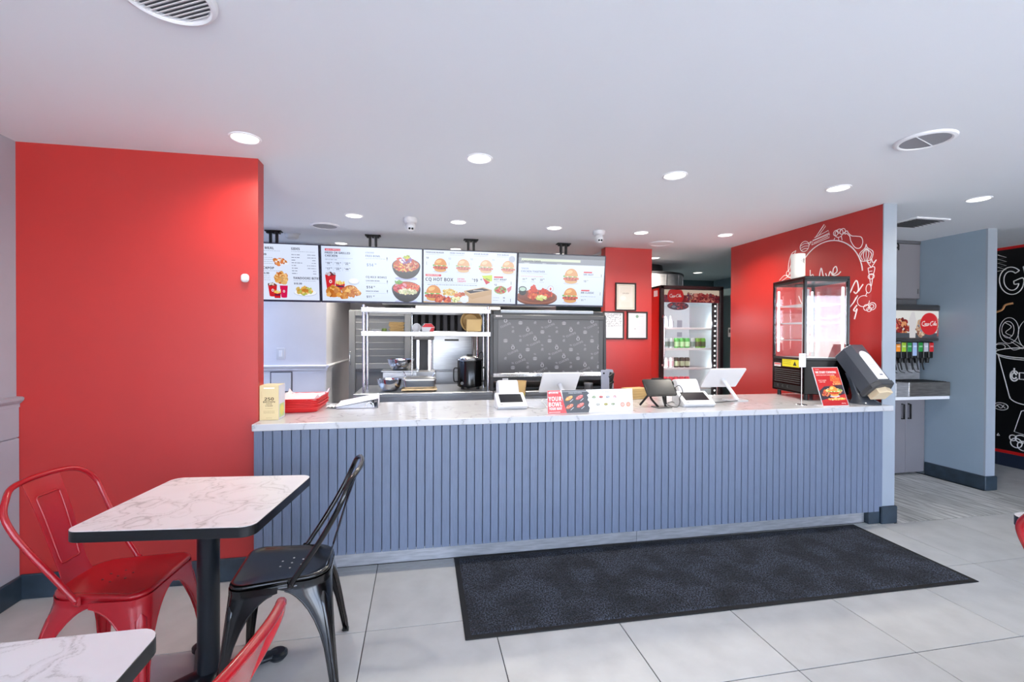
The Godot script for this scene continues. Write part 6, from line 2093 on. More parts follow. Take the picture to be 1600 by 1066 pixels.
	obj("pole", st, M.steel_smooth, t)
	st = ST()
	bx(st, Vector3(0.002, 0.325, 0.004), Vector3(0.058, 0.10, 0.003), 0.001)
	obj("card", st, M.paper, t)
	c = Canvas.new(116, 200, Color(0.93, 0.93, 0.94), 76)
	c.greek(0.2, 0.12, 0.6, 0.05, Color(0.5, 0.5, 0.52))
	c.greek(0.25, 0.85, 0.5, 0.04, Color(0.6, 0.6, 0.62))
	obj("print", picture(0.056, 0.098, X(Vector3(0.002, 0.325, 0.0058))), print_mat(c), t)
	# leaning promo sign
	t = thing("promo_sign", "leaning red burger poster in a clear holder before the cooler", "sign", Vector3(2.915, CT, -2.84), -0.02)
	c = Canvas.new(420, 570, Color(0.72, 0.15, 0.15), 81)
	c.text("CLUCKQ", 0.08, 0.05, 0.03, Color(0.95, 0.85, 0.8), true)
	c.text("WE START COOKING", 0.06, 0.125, 0.078, Color(0.98, 0.96, 0.94), true, -1, 0.0, 0.82)
	c.text("WHEN YOU PLACE YOUR ORDER", 0.06, 0.20, 0.036, Color(0.95, 0.85, 0.8), true)
	c.text("FRESH", 0.60, 0.245, 0.06, Color(0.96, 0.66, 0.25), true)
	for k in 4: c.text(["CHICKEN", "BURGERS", "BOWLS", "& MORE"][k], 0.94, 0.295 + k * 0.048, 0.055, [Color(0.96, 0.60, 0.25), Color(0.95, 0.52, 0.22), Color(0.96, 0.70, 0.35), Color(0.96, 0.80, 0.5)][k], true, 1, 0.0, 1.15)
	c.text("MADE TO ORDER", 0.09, 0.34, 0.03, Color(0.95, 0.85, 0.8), true)
	c.text("EVERY TIME", 0.12, 0.385, 0.03, Color(0.95, 0.85, 0.8), true)
	c.poly([Vector2(0.0, 0.62), Vector2(0.25, 0.50), Vector2(1.0, 0.46), Vector2(1.0, 0.70), Vector2(0.0, 0.86)], Color(0.22, 0.18, 0.22))
	c.blobs(0.55, 0.63, 0.36, 0.09, 150, 0.04, [Color(0.88, 0.72, 0.36), Color(0.45, 0.60, 0.22), Color(0.82, 0.30, 0.18), Color(0.95, 0.86, 0.60), Color(0.80, 0.45, 0.2)])
	c.burger(0.57, 0.62, 0.22)
	c.blobs(0.22, 0.70, 0.14, 0.07, 60, 0.03, [Color(0.78, 0.25, 0.18), Color(0.90, 0.60, 0.30), Color(0.55, 0.16, 0.16)])
	c.blobs(0.62, 0.83, 0.34, 0.03, 80, 0.03, [Color(0.93, 0.72, 0.32), Color(0.85, 0.55, 0.25), Color(0.96, 0.86, 0.55)])
	c.rect(0, 0.89, 1, 0.11, Color(0.68, 0.12, 0.13))
	c.text("cluckq", 0.75, 0.945, 0.04, Color(0.95, 0.85, 0.8), true)
	var l3 := Transform3D(Basis(Vector3.RIGHT, -0.36), Vector3.ZERO)
	st = ST()
	bx(st, Vector3(0, 0.147, -0.001), Vector3(0.216, 0.290, 0.004), 0.001, l3)
	obj("holder", st, M.plastic, t)
	obj("poster", picture(0.208, 0.282, l3 * X(Vector3(0, 0.147, 0.0014))), print_mat(c, 0.3), t)
	st = ST()
	bx(st, Vector3(0, 0.002, -0.04), Vector3(0.214, 0.004, 0.085), 0.001)
	obj("foot_flap", st, M.plastic, t)
	build_dispenser()

func build_dispenser() -> void:
	# napkin dispenser: tilted dark box on a curved stand
	var t := thing("napkin_dispenser", "dark glossy napkin dispenser tilted on a curved stand at the counter's right end", "dispenser", Vector3(3.262, CT, -2.93))
	var smoke := mat(Color(0.27, 0.29, 0.325), 0.2)
	smoke.clearcoat_enabled = true; smoke.clearcoat = 0.6; smoke.clearcoat_roughness = 0.08
	var st := ST()
	var rows := []
	# stand: swept section from wide foot to the box back
	var stn := [[0.0, 0.0, 0.105, 0.115], [0.012, -0.002, 0.10, 0.11], [0.03, -0.012, 0.085, 0.085], [0.06, -0.03, 0.075, 0.055], [0.10, -0.05, 0.07, 0.045], [0.16, -0.075, 0.068, 0.04], [0.22, -0.11, 0.066, 0.035]]
	for e in stn:
		var row := []
		for p in rrect(e[2] * 1.5, e[3] * 1.6, minf(e[2], e[3]) * 0.5, 4): row.append(Vector3(p.x, e[0], p.y + e[1]))
		rows.append(row)
	st = ST()
	grid(st, rows, true, true, true)
	obj("stand", st, smoke, t)
	# box axes: u along its length, n out of its front face
	var tilt := 0.72
	var xf := Transform3D(Basis(Vector3.RIGHT, -tilt), Vector3(0.0, 0.255, -0.015))
	st = ST()
	# cross-section: chamfered front corners; length along local y
	var sec := PackedVector2Array([Vector2(-0.078, -0.075), Vector2(0.078, -0.075), Vector2(0.078, 0.025), Vector2(0.052, 0.075), Vector2(-0.052, 0.075), Vector2(-0.078, 0.025)])
	# prism runs along z of its own frame: map (x, y) -> (x, z), depth -> y
	var fr := Transform3D(Basis(Vector3(1, 0, 0), Vector3(0, 0, 1), Vector3(0, 1, 0)), Vector3.ZERO)
	prism(st, sec, -0.17, 0.185, xf * fr, 0.008)
	obj("box", st, smoke, t)
	st = ST()
	# lower mouth collar with the arched opening
	var sec2 := PackedVector2Array([Vector2(-0.083, -0.08), Vector2(0.083, -0.08), Vector2(0.083, 0.028), Vector2(0.056, 0.082), Vector2(-0.056, 0.082), Vector2(-0.083, 0.028)])
	prism(st, sec2, -0.195, -0.155, xf * fr, 0.006)
	obj("mouth_collar", st, mat(Color(0.26, 0.27, 0.285), 0.28), t)
	st = ST()
	prism(st, PackedVector2Array([Vector2(-0.062, -0.055), Vector2(0.062, -0.055), Vector2(0.06, 0.03), Vector2(0.0, 0.05), Vector2(-0.06, 0.03)]), -0.235, -0.17, xf * fr, 0.004)
	tag(obj("napkin_stack", st, mat(Color(0.86, 0.78, 0.65), 0.85), self, Transform3D(Basis(), t.position)), "cream napkins sticking out of the dispenser's lower mouth", "napkins")
	# arched white label on the front face
	st = ST()
	var lab := PackedVector2Array([Vector2(-0.043, -0.145), Vector2(0.043, -0.145)])
	for k in 13:
		var a := PI * k / 12.0
		lab.append(Vector2(cos(a) * 0.043, 0.065 + sin(a) * 0.05))
	prism(st, lab, 0.0745, 0.0765, xf, 0.0)
	obj("label", st, M.paper, t)
	for k in 4: 
		st = ST()
		bx(st, Vector3(0.0, 0.03 - k * 0.022, 0.0767), Vector3([0.02, 0.05, 0.055, 0.045][k], 0.003, 0.0006), 0.0, xf)
		obj("label_print", st, mat(Color(0.62, 0.65, 0.68), 0.6), t)
	st = ST()
	bx(st, Vector3(0.012, -0.105, 0.0767), Vector3(0.026, 0.009, 0.0006), 0.0, xf)
	obj("label_logo", st, mat(Color(0.20, 0.24, 0.36), 0.6), t)

# ---------------------------------------------------------------- glass cooler
func build_cooler() -> void:
	var yaw := -0.20
	var t := thing("countertop_cooler", "lit glass countertop cooler with black base and frame", "cooler", Vector3(3.155, CT, -3.338), yaw)
	var w := 0.355; var d := 0.45
	var st := ST()
	bb(st, Vector3(-w / 2, 0.045, -d / 2), Vector3(w / 2, 0.315, d / 2), 0.006)
	obj("base", st, mat(Color(0.028, 0.028, 0.032), 0.22, 0.0, 0.25), t)
	st = ST()
	bb(st, Vector3(-w / 2, 0.945, -d / 2), Vector3(w / 2, 0.97, d / 2), 0.004)
	obj("top", st, M.black_gloss, t)
	for s in [[-1, -1], [1, -1], [-1, 1], [1, 1]]:
		st = ST()
		bx(st, Vector3(s[0] * (w / 2 - 0.011), 0.63, s[1] * (d / 2 - 0.011)), Vector3(0.022, 0.635, 0.022), 0.003)
		obj("corner_post", st, M.black_gloss, t)
		st = ST()
		lathe(st, [Vector2(0, 0), Vector2(0.016, 0), Vector2(0.014, 0.046), Vector2(0, 0.046)], 14, X(Vector3(s[0] * (w / 2 - 0.04), 0, s[1] * (d / 2 - 0.04))))
		obj("foot", st, M.black, t)
	for s in [-1, 1]:
		st = ST()
		bx(st, Vector3(0, 0.63, s * (d / 2 - 0.008)), Vector3(w - 0.046, 0.628, 0.004))
		obj("pane", st, M.glass, t)
		st = ST()
		bx(st, Vector3(s * (w / 2 - 0.008), 0.63, 0), Vector3(0.004, 0.628, d - 0.046))
		obj("pane", st, M.glass, t)
	st = ST()
	for y in [0.322, 0.938]:
		for s in [-1, 1]:
			bx(st, Vector3(0, y, s * (d / 2 - 0.006)), Vector3(w - 0.04, 0.018, 0.01), 0.001)
			bx(st, Vector3(s * (w / 2 - 0.006), y, 0), Vector3(0.01, 0.018, d - 0.04), 0.001)
	obj("pane_rails", st, M.black, t)
	for y in [0.325, 0.47, 0.61, 0.755]:
		st = ST()
		for k in 11: bx(st, Vector3(-0.145 + k * 0.029, y, 0), Vector3(0.003, 0.003, d - 0.07))
		for e in [-1, 1]:
			bx(st, Vector3(0, y, e * (d / 2 - 0.035)), Vector3(0.30, 0.008, 0.005))
			bx(st, Vector3(e * 0.148, y, 0), Vector3(0.005, 0.008, d - 0.07))
		obj("wire_shelf", st, M.plastic, t)
	var led := glow(Color(0.97, 0.97, 1.0), 2.4)
	for s in [[-1, -1], [1, 1], [1, -1], [-1, 1]]:
		if s[0] == -1 and s[1] == 1: continue
		st = ST()
		bx(st, Vector3(s[0] * (w / 2 - 0.034), 0.63, s[1] * (d / 2 - 0.034)), Vector3(0.016, 0.52, 0.016), 0.004)
		obj("light_strip", st, led, t)
		for y in [0.48, 0.78]:
			var l := OmniLight3D.new()
			l.name = "strip_lamp"
			l.light_energy = 0.0022
			l.light_color = Color(0.97, 0.97, 1.0)
			l.light_size = 0.012
			l.omni_range = 6.0; l.omni_attenuation = 2.0
			l.shadow_enabled = true
			l.position = Vector3(s[0] * (w / 2 - 0.055), y, s[1] * (d / 2 - 0.055))
			t.add_child(l, true)
	st = ST()
	bx(st, Vector3(0.02, 0.62, -0.08), Vector3(0.05, 0.56, 0.03), 0.006)
	obj("air_column", st, M.plastic, t)
	# left face of the base: vents, label, controls
	for k in 7:
		st = ST()
		bx(st, Vector3(-w / 2 - 0.002, 0.125 + k * 0.017, 0.0), Vector3(0.008, 0.007, d - 0.09), 0.001)
		obj("vent_slat", st, M.dark, t)
	st = ST()
	bx(st, Vector3(-w / 2 - 0.001, 0.085, 0), Vector3(0.004, 0.045, d - 0.06), 0.001)
	obj("control_strip", st, M.black_matte, t)
	for k in 3:
		st = ST()
		lathe(st, [Vector2(0, 0), Vector2(0.012, 0), Vector2(0.011, 0.006), Vector2(0, 0.007)], 14, Transform3D(Basis(Vector3(0, 0, 1), PI / 2), Vector3(-w / 2 - 0.003, 0.088, -0.12 + k * 0.07)))
		obj("knob", st, M.dark, t)
	var c := Canvas.new(360, 120, Color(0.92, 0.86, 0.12), 90)
	c.rect(0.06, 0.15, 0.5, 0.03, Color(0.2, 0.2, 0.1)); c.greek(0.06, 0.35, 0.45, 0.1, Color(0.35, 0.33, 0.1)); c.greek(0.06, 0.6, 0.45, 0.1, Color(0.35, 0.33, 0.1))
	c.poly([Vector2(0.74, 0.2), Vector2(0.84, 0.8), Vector2(0.64, 0.8)], Color(0.1, 0.1, 0.08))
	obj("warning_label", picture(0.24, 0.06, Transform3D(Basis(Vector3.UP, -PI / 2), Vector3(-w / 2 - 0.0015, 0.282, 0.05))), print_mat(c), t)
	c = Canvas.new(140, 60, Color(0.92, 0.90, 0.90), 91)
	c.rect(0.05, 0.1, 0.9, 0.35, Color(0.85, 0.25, 0.25)); c.greek(0.08, 0.6, 0.8, 0.15, Color(0.5, 0.4, 0.4))
	obj("rating_label", picture(0.10, 0.03, Transform3D(Basis(Vector3.UP, -PI / 2), Vector3(-w / 2 - 0.0015, 0.262, -0.14))), print_mat(c), t)
	# paper roll standing on the cooler
	t = thing("paper_roll", "white wrapped paper roll standing upright on the glass cooler", "roll", Vector3(3.028, 1.8715, -3.32))
	st = ST()
	lathe(st, [Vector2(0.012, 0), Vector2(0.05, 0), Vector2(0.052, 0.004), Vector2(0.052, 0.196), Vector2(0.05, 0.20), Vector2(0.012, 0.20), Vector2(0.012, 0)], 28)
	obj("roll_body", st, mat(Color(0.94, 0.93, 0.90), 0.6), t)
	st = ST()
	for sgm in [[[-0.02, 0.135], [0.0, 0.14], [0.012, 0.13], [0.022, 0.142]], [[0.012, 0.165], [0.018, 0.14], [0.012, 0.12]], [[0.022, 0.16], [0.02, 0.135], [0.026, 0.118]], [[0.005, 0.15], [0.016, 0.142], [0.026, 0.15]]]:
		var pts := []
		for p in sgm:
			var a: float = p[0] / 0.052
			pts.append(Vector3(sin(a - 0.25) * 0.0522, p[1], cos(a - 0.25) * 0.0522))
		tube(st, smooth_path(pts, 4), 0.0012, 5)
	obj("ink_scribble", st, M.black, t)

# ---------------------------------------------------------------- white line drawings
# strokes on a wall that faces -x: points are (metres right of the viewer's left, height), seen from the room
func strokes(parent: Node3D, called: String, lines: Array, x: float, c: Vector2, k: float, r: float, m: Material, smooth := true, turn := 0.0) -> void:
	var st := ST()
	for l in lines:
		var pts := []
		for p in l:
			var q := (Vector2(p[0], p[1]) * k).rotated(turn) + c
			pts.append(Vector3(x, q.y, q.x))
		if smooth and pts.size() > 2: pts = smooth_path(pts, 5)
		tube(st, pts, r, 6, false, 0.25, Vector3(-1, 0, 0))
	obj(called, st, m, parent)

func ringpts(cx: float, cy: float, rx: float, ry: float, n := 14, a0 := 0.0, a1 := TAU) -> Array:
	var o := []
	for i in n + 1:
		var a := lerpf(a0, a1, float(i) / n)
		o.append([cx + cos(a) * rx, cy + sin(a) * ry])
	return o

func build_mural() -> void:
	var t := thing("wall_drawing", "white line drawing of food round a ring on the red side wall", "wall art", Vector3.ZERO)
	var x := 3.4042
	var m: Material = M.line
	# here the first coordinate is world z, so right in the picture is +z
	var C := Vector2(-3.415, 1.885)
	strokes(t, "ring_arc", [ringpts(0, 0, 0.325, 0.328, 40, 0.10, PI - 0.25)], x, C, 1.0, 0.0052, m)
	strokes(t, "ring_arc", [ringpts(0, 0, 0.325, 0.328, 30, PI + 0.35, TAU - 0.5)], x, C, 1.0, 0.0052, m)
	# onion
	strokes(t, "onion_doodle", [ringpts(0, 0, 0.5, 0.45), [[-0.5, 0.1], [0, 0.25], [0.5, 0.15]], [[-0.48, -0.1], [0, 0.02], [0.5, -0.05]], [[-0.35, -0.3], [0, -0.2], [0.4, -0.25]], [[0.45, 0.2], [0.75, 0.3], [0.5, 0.0]]], x, Vector2(-3.66, 2.215), 0.10, 0.0032, m)
	strokes(t, "fries_doodle", [[[-1, -0.6], [0.9, -0.3], [0.95, 0.0], [-0.9, -0.25], [-1, -0.6]], [[-0.9, -0.2], [0.9, 0.1], [0.8, 0.35], [-0.7, 0.0]], [[-0.6, 0.0], [0.35, 1.0], [0.5, 0.8], [-0.3, 0.05]], [[-0.8, -0.45], [0.8, -0.15]], [[-0.5, 0.1], [0.3, 0.9]]], x, Vector2(-3.485, 2.27), 0.095, 0.0032, m, false)
	strokes(t, "broccoli_doodle", [ringpts(0, 0.1, 0.5, 0.45, 14), ringpts(-0.4, 0.2, 0.3, 0.3, 10), ringpts(0.45, 0.2, 0.35, 0.3, 10), [[-0.5, -0.3], [-0.7, -0.6]], [[-0.1, -0.3], [0.0, -0.7]], [[0.3, -0.3], [0.4, -0.75]], [[-0.3, 0.4], [0, 0.1], [0.3, 0.5]], [[0.5, 0.0], [0.9, 0.1]]], x, Vector2(-3.305, 2.25), 0.075, 0.0032, m)
	strokes(t, "drumstick_doodle", [[[-0.95, 0.9], [-0.6, 0.55], [-0.45, 0.0], [0.0, -0.65], [0.5, -0.75], [0.75, -0.3], [0.6, 0.2], [0.1, 0.4], [-0.4, 0.55], [-0.8, 0.95]], [[-0.95, 0.9], [-1.1, 0.85], [-1.05, 1.1], [-0.85, 1.1], [-0.8, 0.95]]], x, Vector2(-3.155, 2.165), 0.085, 0.0034, m)
	strokes(t, "garlic_doodle", [[[0, 1.0], [-0.15, 0.6], [-0.75, 0.1], [-0.6, -0.6], [0, -0.75], [0.6, -0.6], [0.75, 0.1], [0.15, 0.6], [0, 1.0]], [[0, 0.6], [-0.3, 0], [-0.15, -0.7]], [[0, 0.6], [0.3, 0], [0.15, -0.7]], [[0, 0.6], [0.0, -0.7]], [[-0.1, 0.5], [-0.6, -0.1], [-0.4, -0.6]], [[0.1, 0.5], [0.6, -0.1], [0.4, -0.6]]], x, Vector2(-3.062, 2.045), 0.075, 0.0032, m)
	strokes(t, "carrot_doodle", [[[-0.3, 0.4], [0.3, 0.4], [0.15, -0.4], [0.0, -1.2], [-0.15, -0.4], [-0.3, 0.4]], [[0, 0.4], [-0.4, 1.0], [-0.1, 0.8], [0, 1.2], [0.15, 0.8], [0.45, 1.0], [0, 0.4]], [[-0.25, 0.1], [0.1, 0.1]], [[-0.1, -0.2], [0.15, -0.2]], ringpts(0, -0.35, 0.28, 0.22, 10)], x, Vector2(-3.018, 1.895), 0.09, 0.0032, m)
	strokes(t, "tomato_doodle", [ringpts(-0.25, -0.25, 0.6, 0.5, 16, 0.9, TAU), ringpts(0.25, 0.85, 0.25, 0.4, 12), [[0.1, 0.5], [-0.05, 0.2]]], x, Vector2(-3.06, 1.70), 0.085, 0.0032, m)
	strokes(t, "berry_doodle", [ringpts(-0.4, 0, 0.35, 0.35, 10), ringpts(0.35, 0.1, 0.45, 0.42, 12), ringpts(0.3, 0.1, 0.25, 0.22, 10), ringpts(-0.05, -0.25, 0.3, 0.25, 10)], x, Vector2(-3.03, 1.627), 0.065, 0.0032, m)
	strokes(t, "chili_doodle", [[[0.4, 0.8], [-0.05, 0.6], [-0.3, 0.0], [-0.35, -0.7], [-0.1, -0.2], [0.1, 0.3], [0.4, 0.8]], ringpts(-0.4, -0.85, 0.15, 0.18, 8)], x, Vector2(-3.805, 2.10), 0.12, 0.0032, m)
	strokes(t, "leaf_doodle", [[[-0.9, -0.3], [-0.2, 0.1], [0.5, -0.2], [0.9, 0.6]], [[-0.6, -0.4], [0.2, -0.1], [0.7, -0.3]], [[0.3, 0.0], [0.75, 0.7]]], x, Vector2(-3.87, 1.975), 0.10, 0.0034, m)
	# handwriting inside the ring: have, then the letters that show beside the cooler
	strokes(t, "handwriting", [[[-0.2, 0.55], [-0.2, 0.0]], [[-0.2, 0.15], [-0.05, 0.3], [0.05, 0.1], [0.08, 0.0]], [[0.35, 0.0], [0.48, 0.55], [0.62, 0.1], [0.75, 0.05]], [[0.75, 0.25], [0.88, 0.0], [1.02, 0.3], [1.15, 0.1]], [[1.15, 0.1], [1.4, 0.25], [1.35, 0.5], [1.2, 0.4], [1.2, 0.1], [1.45, 0.1], [1.62, 0.22]]], x, Vector2(-3.56, 1.90), 0.17, 0.0055, m)
	strokes(t, "handwriting", [[[-0.9, -0.6], [0.0, 0.95], [0.35, -0.2], [0.0, -0.75], [-0.35, -0.5]], [[0.35, -0.5], [1.0, 0.35]]], x, Vector2(-3.145, 1.79), 0.060, 0.006, m)
	strokes(t, "handwriting", [[[0.2, 0.9], [-0.2, 0.4], [0.05, 0.25], [0.2, 0.45], [-0.1, -0.6]]], x, Vector2(-3.15, 1.585), 0.075, 0.0065, m)
	strokes(t, "handwriting", [[[-0.2, 1.2], [0.1, 1.7]]], x, Vector2(-3.15, 1.585), 0.075, 0.0065, m)

	# chalk-style mural in the hall at far right
	t = thing("chalk_mural", "black wall mural with chalk-style bucket and red edge in the right hall", "wall art", Vector3.ZERO)
	var st := ST()
	bb(st, Vector3(6.294, 0.17, -4.9), Vector3(6.302, 2.365, 2.0))
	obj("black_panel", st, mat(Color(0.045, 0.045, 0.05), 0.4), t)
	st = ST()
	bb(st, Vector3(6.293, 2.365, -4.9), Vector3(6.302, 2.394, 2.0))
	bb(st, Vector3(6.293, 0.14, -4.9), Vector3(6.302, 0.172, 2.0))
	obj("red_edge", st, mat(Color(0.78, 0.09, 0.09), 0.4), t)
	x = 6.2935
	strokes(t, "zigzag_doodle", [[[0, 0], [0.08, -0.04], [0, -0.045], [0.08, -0.085], [0, -0.09], [0.08, -0.13], [0, -0.135], [0.08, -0.175], [0.0, -0.18]]], x, Vector2(-4.09, 2.32), 1.0, 0.004, m, false)
	strokes(t, "worm_doodle", [[[-0.07, -0.05], [0.0, -0.02], [0.03, 0.03], [0.10, 0.045]]], x, Vector2(-4.045, 1.73), 1.0, 0.012, mat(Color(0.85, 0.62, 0.42), 0.6))
	# outlined letters Gr
	strokes(t, "chalk_letter", [ringpts(0, 0, 0.105, 0.15, 20, 0.6, TAU - 0.35), ringpts(0, 0, 0.065, 0.105, 20, 0.7, TAU - 0.5), [[0.02, -0.01], [0.10, 0.0], [0.10, -0.06]], [[0.02, -0.01], [0.02, -0.045], [0.06, -0.05]], [[0.085, 0.085], [0.05, 0.07]]], x, Vector2(-3.965, 2.02), 1.0, 0.006, m, true, 0.18)
	strokes(t, "chalk_letter", [[[0.0, -0.12], [0.0, 0.10], [0.04, 0.11], [0.045, 0.07], [0.10, 0.12], [0.11, 0.07], [0.06, 0.03], [0.045, -0.11], [0.0, -0.12]]], x, Vector2(-3.845, 2.06), 1.0, 0.006, m, false, 0.18)
	# bucket of chicken
	strokes(t, "bucket_doodle", [ringpts(0, 0, 0.29, 0.055, 40), ringpts(0, -0.02, 0.27, 0.055, 30, PI, TAU), [[-0.265, -0.03], [-0.155, -0.50]], [[0.265, -0.03], [0.155, -0.50]], ringpts(0, -0.48, 0.155, 0.07, 20, PI, TAU)], x, Vector2(-3.81, 1.24), 1.0, 0.006, m)
	strokes(t, "chicken_doodle", [ringpts(-0.12, 0.24, 0.085, 0.14, 18), ringpts(-0.13, 0.25, 0.055, 0.09, 12), [[-0.18, 0.2], [-0.06, 0.12], [0.02, 0.06]], [[-0.10, 0.12], [0.0, 0.04]], [[-0.26, 0.03], [-0.22, 0.10], [-0.14, 0.09], [-0.08, 0.03], [0.0, 0.05], [0.05, 0.02]], ringpts(-0.2, 0.06, 0.05, 0.03, 10), ringpts(0.08, 0.2, 0.12, 0.17, 18), [[0.02, 0.32], [0.1, 0.18], [0.05, 0.1]], [[-0.16, 0.33], [-0.1, 0.28], [-0.15, 0.22], [-0.09, 0.18]]], x, Vector2(-3.86, 1.24), 1.0, 0.0034, m)
	# round logo and first letters on the bucket
	st = ST()
	strokes(t, "bucket_logo", [ringpts(0, 0, 0.035, 0.055, 18, 0.5, TAU - 0.5), ringpts(0, 0, 0.02, 0.03, 12, 0.3, TAU - 0.3), [[0.0, 0.085], [0.0, 0.03]]], x, Vector2(-3.93, 0.99), 1.0, 0.008, m)
	strokes(t, "chalk_letter", [[[0.025, 0.035], [-0.02, 0.035], [-0.02, -0.035], [0.025, -0.035]], [[0.055, 0.04], [0.055, -0.035], [0.09, -0.035]]], x, Vector2(-3.865, 0.993), 1.0, 0.0075, m, false)
	strokes(t, "nugget_doodle", [ringpts(0, 0, 0.065, 0.04, 16), [[-0.04, 0.015], [0, -0.02], [0.03, 0.02]], [[-0.05, -0.01], [-0.01, 0.02], [0.04, -0.015]]], x, Vector2(-4.045, 0.645), 1.0, 0.004, m)
	strokes(t, "dot_doodle", [[[-0.01, -0.012], [0.0, 0.012], [0.012, -0.008], [-0.01, -0.012]]], x, Vector2(-4.066, 0.33), 1.0, 0.006, m, false)
	strokes(t, "sprig_doodle", [ringpts(0, 0, 0.05, 0.05, 14), ringpts(0.04, 0.05, 0.05, 0.04, 12), ringpts(-0.03, 0.05, 0.03, 0.03, 10), ringpts(0.06, -0.02, 0.05, 0.05, 12)], x, Vector2(-3.905, 0.27), 1.0, 0.006, m)
	strokes(t, "cup_doodle", [[[0.06, 0.13], [0.03, 0.12], [-0.03, -0.11], [0.06, -0.13]]], x, Vector2(-3.895, 0.50), 1.0, 0.004, m, false)

# ---------------------------------------------------------------- drink nook
func build_soda() -> void:
	var st := ST()
	var t := thing("base_cabinet", "grey two-door base cabinet under the drink dispenser", "cabinet", Vector3(4.5, 0, -4.22))
	st = ST()
	bb(st, Vector3(-0.62, 0.02, -0.32), Vector3(0.575, 0.795, 0.30), 0.003)
	obj("carcass", st, M.cabinet, t)
	for k in 3:
		var xa: float = [-0.27, 0.335 - 0.60, 0.338][k]
		st = ST()
		if k == 0: bb(st, Vector3(-0.617, 0.03, 0.30), Vector3(-0.27, 0.79, 0.32), 0.003)
		elif k == 1: bb(st, Vector3(-0.267, 0.03, 0.30), Vector3(0.333, 0.79, 0.32), 0.003)
		else: bb(st, Vector3(0.336, 0.03, 0.30), Vector3(0.573, 0.79, 0.32), 0.003)
		var d := obj("door", st, M.cabinet, t)
		if k > 0:
			var hx: float = 0.285 if k == 1 else 0.365
			st = ST()
			tube(st, [Vector3(hx, 0.725, 0.318), Vector3(hx, 0.725, 0.345), Vector3(hx, 0.578, 0.345), Vector3(hx, 0.578, 0.318)], 0.008, 6)
			obj("handle", st, M.black, d)
	st = ST()
	bb(st, Vector3(3.53, 0.80, -4.54), Vector3(5.078, 0.832, -3.675), 0.003)
	tag(obj("nook_worktop", st, mat(Color(0.92, 0.92, 0.93), 0.35)), "white worktop slab under the drink dispenser", "countertop")
	t = thing("wall_cabinet", "plain grey upper cabinet hung above the drink dispenser", "cabinet", Vector3(4.5, 0, -4.25))
	st = ST()
	bb(st, Vector3(-0.62, 1.795, -0.29), Vector3(0.575, 2.393, 0.27), 0.003)
	obj("carcass", st, M.cabinet, t)
	for k in 2:
		st = ST()
		if k == 0: bb(st, Vector3(-0.617, 1.80, 0.27), Vector3(-0.12, 2.36, 0.29), 0.003)
		else: bb(st, Vector3(-0.117, 1.80, 0.27), Vector3(0.573, 2.36, 0.29), 0.003)
		obj("door", st, M.cabinet, t)
	st = ST()
	bb(st, Vector3(-0.62, 2.362, 0.27), Vector3(0.575, 2.393, 0.295), 0.003)
	bb(st, Vector3(-0.62, 1.735, -0.29), Vector3(0.575, 1.793, 0.26), 0.003)
	obj("dark_trim", st, M.mid, t)
	st = ST()
	var ring := []
	for k in 16: ring.append(Vector3(0.275 + cos(TAU * k / 16) * 0.022, 2.335 + sin(TAU * k / 16) * 0.022, 0.294))
	tube(st, ring, 0.006, 8, true)
	tube(st, [Vector3(0.297, 2.335, 0.294), Vector3(0.296, 2.29, 0.294)], 0.006, 8)
	obj("hook", st, M.black, t)
	st = ST()
	bx(st, Vector3(0.545, 1.875, 0.293), Vector3(0.016, 0.05, 0.006), 0.002)
	obj("catch", st, M.mid, t)
	# drink dispenser
	t = thing("drink_dispenser", "soda fountain with lit red-disc header and row of flavour valves", "dispenser", Vector3(4.733, 0.833, -3.945))
	st = ST()
	bb(st, Vector3(-0.31, 0.0, -0.28), Vector3(0.30, 0.83, 0.02), 0.008)
	obj("back_body", st, M.dark, t)
	st = ST()
	bb(st, Vector3(-0.30, 0.14, 0.02), Vector3(0.29, 0.54, 0.032), 0.003)
	obj("splash_plate", st, M.steel_dull, t)
	st = ST()
	var lid := rrect(0.64, 0.50, 0.07, 6)
	var flat_up := Transform3D(Basis(Vector3(1, 0, 0), Vector3(0, 0, -1), Vector3(0, 1, 0)), Vector3(-0.003, 0, -0.02))
	prism(st, lid, 0.825, 0.885, flat_up, 0.012, true)
	prism(st, rrect(0.63, 0.49, 0.07, 6), 0.535, 0.562, flat_up, 0.006, true)
	obj("header_shell", st, mat(Color(0.20, 0.20, 0.21), 0.35), t)
	# lit header
	var c := Canvas.new(960, 410, Color(0.93, 0.92, 0.90), 95)
	c.rect(0, 0.0, 1, 0.35, Color(0.95, 0.95, 0.94))
	c.blobs(0.18, 0.60, 0.17, 0.13, 120, 0.03, [Color(0.62, 0.14, 0.12), Color(0.80, 0.25, 0.18), Color(0.45, 0.10, 0.10), Color(0.92, 0.62, 0.40)])
	c.rect(0, 0.82, 1, 0.18, Color(0.30, 0.32, 0.36))
	c.poly([Vector2(0.36, 1.0), Vector2(0.35, 0.3), Vector2(0.40, 0.05), Vector2(0.45, 0.05), Vector2(0.48, 0.35), Vector2(0.47, 1.0)], Color(0.90, 0.89, 0.90))
	c.blobs(0.58, 0.62, 0.09, 0.14, 90, 0.028, [Color(0.80, 0.62, 0.48), Color(0.62, 0.42, 0.35), Color(0.52, 0.54, 0.62), Color(0.90, 0.80, 0.68)])
	c.blobs(0.96, 0.50, 0.05, 0.13, 50, 0.025, [Color(0.85, 0.62, 0.32), Color(0.70, 0.45, 0.25), Color(0.90, 0.82, 0.68)])
	c.blobs(0.95, 0.78, 0.06, 0.06, 40, 0.025, [Color(0.75, 0.2, 0.18), Color(0.45, 0.4, 0.45)])
	c.oval(0.735, 0.48, 0.175, 0.175, Color(0.86, 0.13, 0.16))
	c.script_word(0.735, 0.47, 50, Color(0.98, 0.96, 0.95), 9.0)
